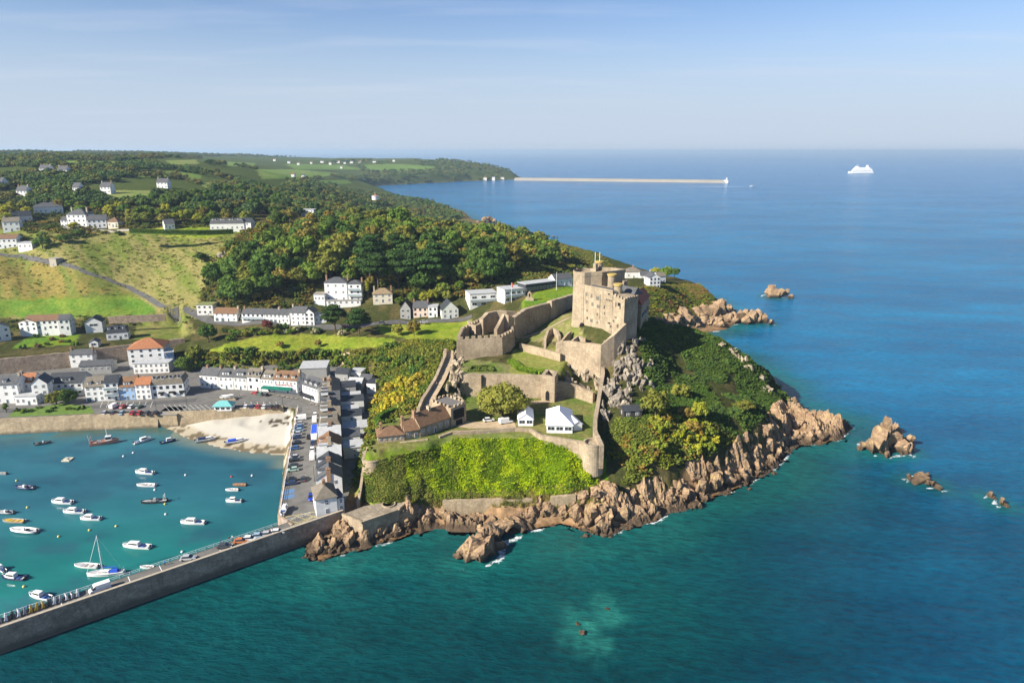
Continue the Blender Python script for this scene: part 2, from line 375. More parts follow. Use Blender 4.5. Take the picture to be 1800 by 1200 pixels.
# hillside fields at the left
paint([(-200,400),(130,405),(420,400),(395,450),(365,480),(348,560),(0,560),(-200,560)], DRY2, DRY, 380, 640, stripe=True)
paint([(-200,455),(0,448),(100,466),(180,492),(240,522),(0,528),(-200,535)], (0.14,0.17,0.042), (0.23,0.19,0.06), 380, 640, stripe=True)
paint([(-200,536),(0,529),(230,519),(262,535),(282,552),(180,556),(0,556),(-200,560)], (0.10,0.20,0.03), (0.17,0.24,0.04), 380, 640)
paint([(-200,532),(0,524),(230,513),(240,519),(0,530),(-200,537)], (0.24,0.20,0.04), (0.13,0.17,0.04), 380, 640)
paint([(250,402),(420,396),(430,408),(360,420),(250,412)], GRASS, GRASS2, 400, 700)
# lawns
paint([(352,622),(400,603),(470,588),(560,588),(620,592),(690,594),(700,606),(640,612),(560,616),(430,620)], GRASS, GRASS2, 300, 480)
paint([(660,572),(830,562),(835,590),(800,605),(740,600),(670,586)], GRASS, GRASS2, 300, 480)
paint([(920,545),(1010,516),(1010,502),(950,510),(915,530)], (0.11,0.22,0.03), GRASS, 335, 430)
paint([(20,612),(60,585),(140,588),(130,605)], (0.11,0.21,0.03), GRASS, 300, 480)
paint([(235,597),(240,572),(330,560),(345,585),(300,600)], DRY2, DRY, 300, 480)
paint([(1130,512),(1230,500),(1255,525),(1180,530)], GRASS, (0.16,0.14,0.05), 420, 640)
# castle wards
paint([(640,790),(664,740),(740,712),(830,688),(1045,685),(1050,780),(930,770),(760,790)], (0.12,0.17,0.04), (0.20,0.19,0.07), 205, 290)
paint([(895,660),(900,618),(1005,618),(1005,660)], (0.20,0.24,0.05), (0.26,0.26,0.08), 255, 312)
paint([(812,662),(812,630),(895,640),(895,662)], (0.13,0.19,0.04), (0.2,0.19,0.09), 255, 312)
paint([(905,600),(920,570),(1010,540),(1030,600)], (0.16,0.19,0.05), (0.32,0.25,0.15), 285, 350)
# sea bank in front of the castle
paint([(600,900),(630,800),(760,780),(1060,770),(1068,850),(1000,885),(700,890)], (0.125,0.22,0.015), (0.15,0.19,0.03), 190, 236)
paint([(700,890),(720,862),(1060,842),(1060,890)], (0.25,0.20,0.10), (0.13,0.14,0.05), 190, 225)
# far fields
FLD = [((20,300),(70,298),(80,304),(20,306)),((350,322),(410,318),(420,326),(360,330)),((560,318),(610,316),(620,322),(570,325)),((100,282),(205,284),(228,294),(110,292)),((292,282),(345,281),(350,288),(300,290)),((240,302),(300,300),(355,308),(350,316),(300,310),(240,312)),((400,284),(450,287),(450,294),(398,292)),
 ((178,352),(205,334),(270,335),(330,340),(270,352),(200,360)),((640,290),(690,288),(770,293),(740,300),(645,300)),((450,298),(520,298),(600,305),(560,312),(460,315)),((415,336),(450,336),(450,343),(420,342)),((500,288),(600,290),(640,298),(520,298))]
for i, f in enumerate(FLD):
    paint(f, [(0.13,0.23,0.05),(0.18,0.24,0.07),(0.12,0.21,0.045)][i % 3], [(0.2,0.25,0.08),(0.23,0.25,0.1),(0.15,0.22,0.06)][i % 3], 600)
# beach
sdG = sdist(XG.ravel(), YG.ravel(), coast).reshape(XG.shape)
isb = inpoly(XG, YG, BEACH) & (ZG < 4.6)
colG = np.where(isb[...,None], np.array((0.44,0.415,0.36))*(0.92+0.16*nA[...,None]), colG)
sw = isb & inpoly(PXG, PYG, [(455,742),(470,733),(510,730),(508,748),(480,750)]) & (nC > .44); colG = np.where(sw[...,None], np.array((0.075,0.055,0.035)), colG)
wr = isb & (sdG < 7.5); colG = np.where(wr[...,None], np.where((nC > .5)[...,None], np.array((0.15,0.12,0.075)), np.array((0.40,0.35,0.26))), colG)
gx = np.gradient(ZG, axis=1)/np.maximum(np.gradient(XG, axis=1), 1e-3); gy = np.gradient(ZG, axis=0)/np.maximum(np.gradient(YG, axis=0), 1e-3)
slope = np.sqrt(gx**2+gy**2)
LEFTB = (XG < -75)
rk = np.clip(sstep(7.5, 4.0, ZG + (nA-.5)*7) + sstep(1.25, 1.9, slope)*.0, 0, 1)*(~isb)*(YG < 640)*(XG > -75)
rk = np.maximum(rk, sstep(3, 1, ZG)*(~isb)*(YG >= 640)*.4)
colG = lerp(colG, (0.30,0.195,0.115), rk)
def land_material():
    m, t, b = nmat('land_cover'); b.inputs['Roughness'].default_value = 0.95; b.inputs['Specular IOR Level'].default_value = 0.0
    a = nd(t, 'ShaderNodeAttribute', attribute_name='cover')
    n1 = noise(t, 0.55, 6, 'Pos', 0.7); n2 = noise(t, 2.2, 4, 'Pos', 0.7)
    c = mixc(t, ramp(t, n1, 0.36, 0.68), mixc(t, 1.0, a.outputs['Color'], (0.62,0.66,0.6), 'MULTIPLY'), mixc(t, 1.0, a.outputs['Color'], (1.3,1.22,1.15), 'MULTIPLY'))
    c = mixc(t, ramp(t, n2, 0.4, 0.7, 0, 0.5), c, mixc(t, 1.0, c, (0.6,0.6,0.55), 'MULTIPLY'))
    g = nd(t, 'ShaderNodeNewGeometry'); sp = nd(t, 'ShaderNodeSeparateXYZ'); t.links.new(g.outputs['Position'], sp.inputs[0])
    wet = nd(t, 'ShaderNodeMath', operation='MULTIPLY_ADD'); t.links.new(noise(t, 0.3, 4, 'Pos'), wet.inputs[0]); wet.inputs[1].default_value = 2.0; t.links.new(sp.outputs[2], wet.inputs[2])
    c = mixc(t, ramp(t, wet.outputs[0], 0.9, 2.0, 0.8, 0), c, mixc(t, 1.0, c, (0.5,0.42,0.34), 'MULTIPLY'))
    c = mixc(t, a.outputs['Alpha'], a.outputs['Color'], c)
    t.links.new(c, b.inputs['Base Color']); bn = nd(t, 'ShaderNodeBump'); bn.inputs['Distance'].default_value = 0.5; t.links.new(n1, bn.inputs['Height']); t.links.new(ramp(t, a.outputs['Alpha'], 0, 1, 0.0, 0.7), bn.inputs['Strength']); t.links.new(bn.outputs[0], b.inputs['Normal']); return m
idx = np.arange(NS*NQ).reshape(NQ, NS)
Fq = np.stack([idx[:-1,:-1], idx[:-1,1:], idx[1:,1:], idx[1:,:-1]], -1).reshape(-1, 4)
zmx = np.maximum.reduce([ZG[:-1,:-1], ZG[:-1,1:], ZG[1:,1:], ZG[1:,:-1]]).ravel()
Fq = Fq[zmx > -2.5]
used = np.unique(Fq); remap = np.full(NS*NQ, -1); remap[used] = np.arange(len(used))
VG = np.stack([XG.ravel(), YG.ravel(), ZG.ravel()], 1)[used]
tme = grid_mesh('land', VG, remap[Fq], land_material()); vcol(tme, 'cover', np.concatenate([colG, np.where(isb, .12, 1.0)[...,None]], -1).reshape(-1,4)[used])
tag(link('terrain', tme), 'green and brown coastal hills, fields and shore under the town and castle', kind='structure')
# ---------------------------------------------------------------- sea
WS, WQ = 620, 620
ws = np.linspace(-1.35, 1.25, WS); wq = np.linspace(math.log(70), math.log(46000), WQ)
SW, QW = np.meshgrid(ws, wq); YW = np.exp(QW); XW = SW*YW
sdW = sdist(XW.ravel(), YW.ravel(), coast).reshape(XW.shape)
HARB = [P(-200,790)[:2], P(0,758)[:2], P(272,744)[:2], P(505,795)[:2], P(490,915)[:2], P(0,1090,6)[:2], P(-300,1190,6)[:2], (-420,250)]
hb = sstep(-6, 2, sdist(XW.ravel(), YW.ravel(), HARB).reshape(XW.shape))
REEFS = [P(1022,1113), P(1012,1092), P(1045,1125), P(1068,1072), P(1040,1138), P(585,998), P(560,1000)]
reef = np.zeros(XW.shape)
for i, p in enumerate(REEFS):
    rr = [6,5,4.4,5,4,5,5][i]; dd = np.hypot(XW-p.x, (YW-p.y)*0.8)
    reef = np.maximum(reef, sstep(rr*1.5, rr*.1, dd + (fbm(XW/3, YW/3, o=3, seed=77)-.5)*6)*[1,.8,.7,.8,.6,.45,.45][i])
SEAROCKS = [(832,990,72),(850,985,62),(815,990,40),(862,962,50),(885,945,56),(912,937,50),(1552,798,62),(1572,796,60),(1535,796,32),(1595,800,24),(1622,852,40),(1640,856,28),(1603,846,16),(1652,862,18),(1742,876,13),(1764,890,16),(1362,524,38),(1375,524,26),(1285,568,30),(1303,570,40),(1325,570,40),(1342,569,26),(1356,571,12)]
rkd = np.full(XW.shape, 1e9)
for px_, py_, w_ in SEAROCKS:
    p = P(px_, py_); w_ = w_*MPP(p)*.5; rkd = np.minimum(rkd, np.hypot(XW-p.x, YW-p.y-w_*.6)-w_*.95)
off = np.minimum(np.maximum(-sdW, 0), np.maximum(rkd, 0)*2+6)
nW = fbm(XW/60, YW/40, o=4, seed=51); nW2 = fbm(XW/14, YW/9, o=4, seed=61)
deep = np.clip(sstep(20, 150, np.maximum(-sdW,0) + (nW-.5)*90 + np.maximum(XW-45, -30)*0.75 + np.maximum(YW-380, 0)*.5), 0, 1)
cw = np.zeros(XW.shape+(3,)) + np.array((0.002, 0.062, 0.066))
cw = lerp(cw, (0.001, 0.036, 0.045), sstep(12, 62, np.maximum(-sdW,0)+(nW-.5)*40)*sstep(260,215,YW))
deep_refl_col = np.zeros_like(cw)+np.array((0.0015,0.055,0.11)); deep_refl_col = lerp(deep_refl_col, (0.003,0.115,0.245), sstep(180, 340, YW)); cw = cw*(1-deep[...,None]) + deep_refl_col*deep[...,None]  # deep water colour with sky reflection painted in: darker near, brighter far
cw = lerp(cw, (0.006, 0.095, 0.088), sstep(26, 3, off+(nW2-.5)*14)*(1-hb)*.75)
cw = lerp(cw, (0.001, 0.042, 0.052), sstep(.52,.72,nW2*.5+nW*.5)*(1-deep)*(1-hb)*.55)
hc = np.zeros_like(cw)+np.array((0.025,0.12,0.155)); hc = lerp(hc, (0.012,0.135,0.13), sstep(230,175,YW+(nW-.5)*60)); hc = lerp(hc, (0.025,0.085,0.12), sstep(.5,.68,nW2)*.6)
hc = lerp(hc, (0.085,0.10,0.035), sstep(14, 2, np.maximum(-sdW,0))*sstep(255,300,YW)*sstep(.35,.6,nW2)*.9)
hc = lerp(hc, (0.20,0.21,0.15), sstep(9, 0, np.maximum(-sdW,0))*(XW > -150)*(YW > 245)*.7)
cw = cw*(1-hb[...,None]) + hc*hb[...,None]
cw = lerp(cw, (0.02,0.17,0.14), reef*(.45+.5*sstep(.35,.6,nW2)))
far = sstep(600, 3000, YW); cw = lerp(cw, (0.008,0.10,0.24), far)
foam = np.clip(sstep(5.0, 0.2, np.maximum(-sdW,0))*(sdW < .8)*sstep(.40,.56,fbm(XW/8,YW/8,o=2,seed=16))*(XW > -75)*(YW < 700) + sstep(3.4, 0.0, np.abs(rkd-.5))*(fbm(XW/5,YW/5,o=2,seed=15) > .46)*.95, 0, 1)*(1-hb)
shade = np.stack([foam, np.clip(reef*sstep(.4,.7,nW2+.1),0,1)*0, hb], -1)
def water_material():
    m, t, b = nmat('sea_water'); b.inputs['Roughness'].default_value = 0.16; b.inputs['IOR'].default_value = 1.33
    b.inputs['Specular IOR Level'].default_value = 0.13
    a = nd(t, 'ShaderNodeAttribute', attribute_name='body'); f = nd(t, 'ShaderNodeAttribute', attribute_name='foam')
    sp = nd(t, 'ShaderNodeSeparateColor'); t.links.new(f.outputs['Color'], sp.inputs[0])
    g = nd(t, 'ShaderNodeNewGeometry')
    mp = nd(t, 'ShaderNodeMapping'); mp.inputs['Rotation'].default_value = (0,0,R(28)); mp.inputs['Scale'].default_value = (0.55, 1.25, 1); t.links.new(g.outputs['Position'], mp.inputs[0])
    n1 = noise(t, 0.42, 5, vec=mp.outputs[0], rough=0.6); n2 = noise(t, 0.035, 5, vec=mp.outputs[0], rough=0.6); n3 = noise(t, 0.006, 5, vec=mp.outputs[0], rough=0.62)
    fo = nd(t, 'ShaderNodeMath', operation='MULTIPLY_ADD'); t.links.new(sp.outputs[0], fo.inputs[0]); fo.inputs[1].default_value = 0.66
    fn = noise(t, 0.75, 7, 'Pos', 0.75); t.links.new(fn, fo.inputs[2])
    fm = ramp(t, fo.outputs[0], 0.98, 1.16)
    c = mixc(t, ramp(t, n2, 0.35, 0.65), mixc(t, 1.0, a.outputs['Color'], (0.8,0.82,0.85), 'MULTIPLY'), mixc(t, 1.0, a.outputs['Color'], (1.25,1.18,1.15), 'MULTIPLY'))
    c = mixc(t, ramp(t, n3, 0.38, 0.62), mixc(t, 1.0, c, (0.72,0.8,0.84), 'MULTIPLY'), mixc(t, 1.0, c, (1.3,1.2,1.14), 'MULTIPLY'))
    wv = mixc(t, ramp(t, n1, 0.36, 0.66), mixc(t, 1.0, c, (0.78,0.82,0.85), 'MULTIPLY'), mixc(t, 1.0, c, (1.32,1.24,1.18), 'MULTIPLY'))
    c = mixc(t, sp.outputs[2], wv, c)
    c = mixc(t, fm, c, (0.75,0.77,0.78)); t.links.new(c, b.inputs['Base Color'])
    rr = nd(t, 'ShaderNodeMath', operation='MULTIPLY_ADD'); t.links.new(fm, rr.inputs[0]); rr.inputs[1].default_value = 0.5
    t.links.new(ramp(t, n2, 0.3, 0.7, 0.10, 0.24), rr.inputs[2]); t.links.new(rr.outputs[0], b.inputs['Roughness'])
    hmul = nd(t, 'ShaderNodeMath', operation='MULTIPLY_ADD'); t.links.new(n2, hmul.inputs[0]); hmul.inputs[1].default_value = 2.2; t.links.new(n1, hmul.inputs[2])
    bn = nd(t, 'ShaderNodeBump'); bn.inputs['Distance'].default_value = 1.3
    t.links.new(hmul.outputs[0], bn.inputs['Height']); t.links.new(ramp(t, sp.outputs[2], 0, 1, 0.75, 0.05), bn.inputs['Strength']); t.links.new(bn.outputs[0], b.inputs['Normal'])
    return m
idx = np.arange(WS*WQ).reshape(WQ, WS)
Fw = np.stack([idx[:-1,:-1], idx[:-1,1:], idx[1:,1:], idx[1:,:-1]], -1).reshape(-1, 4)
sdm = np.maximum.reduce([sdW[:-1,:-1], sdW[:-1,1:], sdW[1:,1:], sdW[1:,:-1]]).ravel()
sdn = np.minimum.reduce([sdW[:-1,:-1], sdW[:-1,1:], sdW[1:,1:], sdW[1:,:-1]]).ravel()
Fw = Fw[sdn < 6]
used = np.unique(Fw); remap = np.full(WS*WQ, -1); remap[used] = np.arange(len(used))
VW = np.stack([XW.ravel(), YW.ravel(), np.zeros(XW.size)], 1)[used]
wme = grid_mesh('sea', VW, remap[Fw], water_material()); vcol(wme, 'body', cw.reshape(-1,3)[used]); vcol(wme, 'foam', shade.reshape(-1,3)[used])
tag(link('sea', wme), 'blue and teal sea and harbour water', kind='structure')
# ---------------------------------------------------------------- rocks
GRANITE = stone('granite_rock', (0.29,0.19,0.115), (0.40,0.285,0.175), 0.45, 0.45, lichen=(0.36,0.27,0.10), zdark=(2.4,4.6,(0.06,0.042,0.028)))
GREYROCK = stone('grey_rock', (0.25,0.215,0.17), (0.36,0.31,0.245), 0.35, 0.5)
CASTLE = stone('castle_stone', (0.36,0.28,0.19), (0.46,0.37,0.26), 1.1, 0.10, lichen=(0.36,0.31,0.20))
KEEPST = stone('keep_stone', (0.37,0.295,0.20), (0.45,0.37,0.26), 1.3, 0.10)
DARKST = stone('harbour_stone', (0.33,0.25,0.185), (0.46,0.36,0.27), 0.6, 0.14, zdark=(2.4,4.2,(0.10,0.085,0.065)))
SEAWALL = stone('sea_wall_stone', (0.36,0.28,0.18), (0.44,0.36,0.24), 0.9, 0.10, zdark=(1.5,2.6,(0.10,0.085,0.06)))
rng = random.Random(11)
def rock_mesh(seed, mat=None):
    """several angular slabs of jointed granite grown together"""
    r = random.Random(seed); bm = bmesh.new()
    for k in range(6):
        s = 1.0 if k == 0 else r.uniform(.35,.75); c0 = Vector((0,0,0)) if k == 0 else Vector((r.uniform(-.6,.6), r.uniform(-.6,.6), r.uniform(-.35,.35)))
        vs = []
        for q in range(13):
            d = Vector((r.gauss(0,1), r.gauss(0,1), r.gauss(0,1))).normalized(); m_ = max(abs(d.x), abs(d.y), abs(d.z)); d = d*(.55+.45/m_)*s*r.uniform(.72,.92)
            vs.append(bm.verts.new(c0+Vector((d.x*.8, d.y*.8, d.z))))
        h = bmesh.ops.convex_hull(bm, input=vs); bmesh.ops.delete(bm, geom=[g for g in h['geom_interior'] if isinstance(g, bmesh.types.BMVert)], context='VERTS')
    bmesh.ops.subdivide_edges(bm, edges=bm.edges[:], cuts=2, use_grid_fill=True)
    co = np.array([v.co[:] for v in bm.verts]); f = fbm(co[:,0]*5+seed, co[:,1]*5, co[:,2]*5, o=3, seed=seed)-.5; g = fbm(co[:,0]*2+seed, co[:,1]*2, co[:,2]*2, o=2, seed=seed+3)-.5
    co = co*(1+(.22*f+.2*g)[:,None])
    for v, p_ in zip(bm.verts, co): v.co = p_
    bmesh.ops.recalc_face_normals(bm, faces=bm.faces)
    me = bpy.data.meshes.new('rock'); bm.to_mesh(me); bm.free(); me.materials.append(mat or GRANITE); return me
RM = [rock_mesh(100+i) for i in range(12)]
BEIGER = stone('beige_rock', (0.36,0.29,0.205), (0.47,0.39,0.285), 0.4, 0.4)
RB = [rock_mesh(300+i, BEIGER) for i in range(5)]
RG = [rock_mesh(200+i, GREYROCK) for i in range(6)]
def put_rock(me, loc, size, parent=None, name='boulder', rz=None, tilt=.3):
    o = link(name, me, parent); o.location = loc; o.scale = size
    o.rotation_euler = (rng.uniform(-tilt,tilt), rng.uniform(-tilt,tilt)-.25, (rng.uniform(-.5,.5)+rng.choice((0,3.14))) if rz is None else rz); return o
def cluster(name, label, cat, items, mats=RM, kind=None, extra=0, hs=1.0):   # items: (px, py, width_px, height_px) of each rock, foot of the rock at sea level or on the land
    p0 = G(items[0][0], items[0][1]); e = empty(name, p0); tag(e, label, cat, kind=kind)
    for i, it in enumerate(items):
        p = G(it[0], it[1]); s = MPP(p); w = it[2]*s*.5; h = it[3]*s
        for k in range(extra):
            qx, qy = it[0]+rng.uniform(-.7,.7)*it[2], it[1]+rng.uniform(-.55,.25)*it[3]; pq = G(qx, qy); f = rng.uniform(.22,.55)
            put_rock(mats[rng.randrange(len(mats))], (pq.x-p0.x, pq.y-p0.y+w*f*.5, pq.z-p0.z+h*f*.22), (w*f*1.2, w*f*1.1, h*f*.8), e)
        o = put_rock(mats[rng.randrange(len(mats))], (p.x-p0.x, p.y-p0.y+w*.6, max(p.z-p0.z, -p0.z)+h*.30*hs), (w*rng.uniform(.85,1.25), w*rng.uniform(.8,1.2), h*rng.uniform(.5,.82)*hs), e)
    return e
cluster('rock_stack', 'pointed ochre rock stack standing in the sea off the castle point', 'rock', [(1550,800,56,50),(1572,796,50,44),(1562,790,34,62),(1535,798,32,24),(1595,800,24,22),(1583,784,26,34)], extra=3, hs=1.15)
cluster('rock_reef', 'low jagged brown reef awash beyond the pointed rock stack', 'rock', [(1622,852,40,14),(1640,856,28,12),(1603,846,16,12),(1652,862,18,8),(1630,842,16,10)])
cluster('sea_rock', 'small brown rock ringed with foam, left of the outermost pair', 'rock', [(1742,876,13,12),(1748,879,8,8)])
cluster('sea_rock', 'small upright brown rock, rightmost of the rocks off the point', 'rock', [(1764,890,16,17),(1772,893,12,8)])
cluster('rock_islet', 'dome shaped yellow topped islet in the open sea behind the castle', 'rock', [(1362,524,38,24),(1375,524,26,18),(1391,525,12,8)])
cluster('rock_ridge', 'long low sunlit rock ridge off the headland behind the castle', 'rock', [(1285,568,30,20),(1303,570,40,28),(1325,570,40,24),(1342,569,26,20),(1356,571,12,10),(1315,566,34,26)])
cluster('rock_islet', 'distant rocky islet in the bay beyond the wooded hill', 'rock', [(852,391,16,11),(862,391,18,14),(869,392,10,8),(841,392,14,4)])
cluster('rock_reef', 'tiny dark reef far out in the bay', 'rock', [(973,418,9,3),(980,418,6,2)])
cluster('rock_spur', 'blunt reddish rock spur jutting into the sea below the castle', 'rock', [(832,990,72,40),(850,985,62,44),(815,990,40,24),(862,962,50,42),(885,945,56,30),(912,937,50,24),(853,955,36,36),(838,960,30,16),(875,968,30,22)])
cluster('submerged_rock', 'brown rock just breaking the surface in the foreground sea', 'rock', [(1024,1117,17,6),(1016,1100,10,3.5),(1068,1074,12,3)])
cl = [(560,978,40,34),(585,968,44,46),(612,960,50,50),(640,950,54,56),(668,946,44,46),(695,940,44,40),(715,932,40,40),(735,915,44,46),(757,918,44,44),(778,912,40,36),(600,940,40,30),(545,965,30,20),(540,982,24,10),(590,950,40,30),(730,905,36,36),
  (795,912,40,16),(815,908,40,12),(835,914,60,16),(870,922,50,14),(905,922,44,20),(935,915,54,44),(962,912,56,52),(985,905,50,50),(950,898,46,40),(1015,918,50,60),(1042,928,56,76),(1068,928,54,70),(1095,920,54,60),(1122,912,52,50),(1080,895,56,56),(1050,885,56,50),(1025,888,44,44),
  (1150,908,44,40),(1178,893,46,50),(1207,885,46,62),(1232,874,46,70),(1258,865,44,66),(1285,856,46,62),(1312,846,40,46),(1335,833,44,44),(1358,820,40,40),(1190,868,40,46),(1222,850,40,56),(1250,838,40,56),(1278,828,40,50),(1305,815,40,50),(1140,884,44,40),(1165,870,40,36),(1110,885,46,44),(1330,805,44,50),(1352,795,44,44),(1372,805,36,36),(1378,785,40,44),(1345,770,40,40),(1365,765,36,36),
  (1402,776,40,34),(1425,779,44,36),(1448,776,48,38),(1470,766,44,32),(1488,753,28,18),(1410,752,40,30),(1440,752,44,26),(1465,750,30,18),(1420,735,30,20),(1360,835,16,10),(1318,862,14,8),(1062,945,30,14),(1030,945,20,10),(1110,930,24,12)]
def worley(x, y, s, seed):
    gx_, gy_ = np.floor(x/s), np.floor(y/s); f1 = np.full(x.shape, 1e9); f2 = f1.copy(); idv = np.zeros(x.shape); cxx = np.zeros(x.shape); cyy = np.zeros(x.shape); id2 = np.zeros(x.shape)
    for i in (-1,0,1):
        for k in (-1,0,1):
            a_, b_ = gx_+i, gy_+k; jx = (a_+_h(a_,b_,a_*0,seed))*s; jy = (b_+_h(a_,b_,a_*0,seed+7))*s; d = np.hypot(x-jx, y-jy); n1 = d < f1
            f2 = np.where(n1, f1, np.minimum(f2, d)); f1 = np.where(n1, d, f1); hv = _h(a_,b_,a_*0,seed+13); hw = _h(a_,b_,a_*0,seed+29)
            idv = np.where(n1, hv, idv); id2 = np.where(n1, hw, id2); cxx = np.where(n1, jx, cxx); cyy = np.where(n1, jy, cyy)
    return idv, id2, x-cxx, y-cyy, f2-f1
def cliff():
    st = .5; gx_ = np.arange(-78, 168, st); gy_ = np.arange(182, 332, st); X, Y = np.meshgrid(gx_, gy_); sh = X.shape
    Z = HG(X, Y); S = sdist(X.ravel(), Y.ravel(), coast).reshape(sh); px, py = PX(X, Y, np.maximum(Z, 0))
    zone = [(505,1000),(530,955),(600,915),(640,905),(700,890),(716,878),(768,882),(776,893),(938,889),(945,872),(975,866),(1010,866),(1030,848),(1050,836),(1080,848),(1110,850),(1150,828),(1190,810),(1240,796),(1275,786),(1300,764),(1325,746),(1345,722),(1365,700),(1390,700),(1420,715),(1530,730),(1530,785),(1400,805),(1330,880),(1200,930),(1050,970),(900,970),(740,960),(560,1015)]
    m = sstep(-2, 16, sdist(px.ravel(), py.ravel(), zone).reshape(sh))
    wx = X + (fbm(X/7,Y/7,o=3,seed=5)-.5)*5; wy = Y*.75 + X*.35 + (fbm(X/7,Y/7,o=3,seed=8)-.5)*5; off = 0
    for s, amp, tl, cr, sd2 in ((8.5,4.4,.5,1.9,3),(3.6,2.2,.6,1.2,4),(1.6,.9,.6,.5,5)):
        a_, b_, dx, dy, e_ = worley(wx, wy, s, sd2); ang = b_*6.28; off = off + amp*(a_-.42) + tl*(dx*np.cos(ang)+dy*np.sin(ang))*(.6+.6*a_) - cr*sstep(.16*s, 0, e_)
    Zc = Z + off*m*sstep(-3, 3, S)*np.clip((S+3)/6, .25, 1) - (1-m)*.8 + m*.5
    fs = sstep(0, 1, (X+32)/6)*sstep(0, 1, (8-X)/6)*sstep(-1, 3, S); Zc = np.maximum(Zc, (1.2+off*.15)*fs*m); Zc = np.where((fs > .5), np.minimum(Zc, 3.2+off*.15), Zc)
    Zc = np.where(S < -1, np.minimum(Zc, .25+off*.22-.4*(-S-1)), Zc)
    bat = sdist(X.ravel(), Y.ravel(), pz(7.2,(601,904),(637,919),(700,897),(716,882),(690,880),(640,889))).reshape(sh); Zc = np.where(bat > -.4, np.minimum(Zc, 5.8), Zc)
    keep_ = (S > -5) & (m > .01)
    idx = np.arange(X.size).reshape(sh); F = np.stack([idx[:-1,:-1], idx[:-1,1:], idx[1:,1:], idx[1:,:-1]], -1).reshape(-1,4); kk = keep_.ravel(); F = F[kk[F].all(1)]
    used = np.unique(F); rm = np.full(X.size, -1); rm[used] = np.arange(len(used))
    return grid_mesh('cliff_face', np.stack([X.ravel(), Y.ravel(), Zc.ravel()],1)[used], rm[F], GRANITE, False)
sc_ = cluster('sea_cliff', 'broken ochre granite cliff and boulders along the foot of the castle hill', None, [(a_, b_, w_*.62, h_*.55) for a_, b_, w_, h_ in cl], kind='structure', extra=4)
q_ = link('cliff_face', cliff(), sc_); q_.location = -sc_.location
cl = [(1190,572,36,14),(1215,570,36,16),(1240,572,40,18),(1262,575,30,16),(1205,560,36,18),(1235,560,40,24),(1258,562,34,30),(1265,545,30,26),(1175,565,30,14)]
cluster('shore_rocks', 'pale boulders round the cove behind the castle hill', None, cl, kind='structure', extra=7)
cl = [(1075,632,22,34),(1095,622,24,36),(1110,640,28,44),(1088,655,26,40),(1105,672,28,40),(1120,660,24,36),(1098,595,18,22),(1130,680,22,30),(1118,610,20,26),(1070,700,22,50),(1085,715,26,44),(1100,700,20,30),(1138,650,18,24),(1062,740,12,40),(1078,688,20,30)]
cluster('rock_crag', 'grey craggy rock face falling from the keep on the shaded side', 'rock', cl, RG, extra=6, hs=.58)
cl = [(1268,612,14,12),(1285,622,16,14),(1305,640,16,18),(1320,652,14,16),(1340,672,16,18),(1352,690,16,20),(1296,632,12,12)]
cluster('rock_crag', 'brown rocks breaking through the scrub along the right ridge of the hill', 'rock', cl, RB, extra=3, hs=.8)
cl = [(1012,655,26,30),(1030,668,26,40),(1005,640,22,22),(1040,655,22,30),(1022,690,26,26),(1035,640,16,20),(1048,682,14,30),(1000,675,18,18)]
cluster('rock_outcrop', 'sunlit beige outcrop between the castle lawn and the ridge wall', 'rock', cl, RB, extra=6, hs=.58)
cl = [(800,650,16,44),(806,672,18,46),(798,690,18,40),(810,640,14,34),(803,705,18,26),(795,668,14,36),(812,690,14,40)]
cluster('rock_buttress', 'steep pale rock face beside the winding rampart walk', 'rock', cl, RB, extra=6, hs=.58)
cluster('rock_outcrop', 'small grey outcrop among the scrub above the hillside field', 'rock', [(385,455,16,10),(395,450,14,10),(378,460,10,6)], RG)
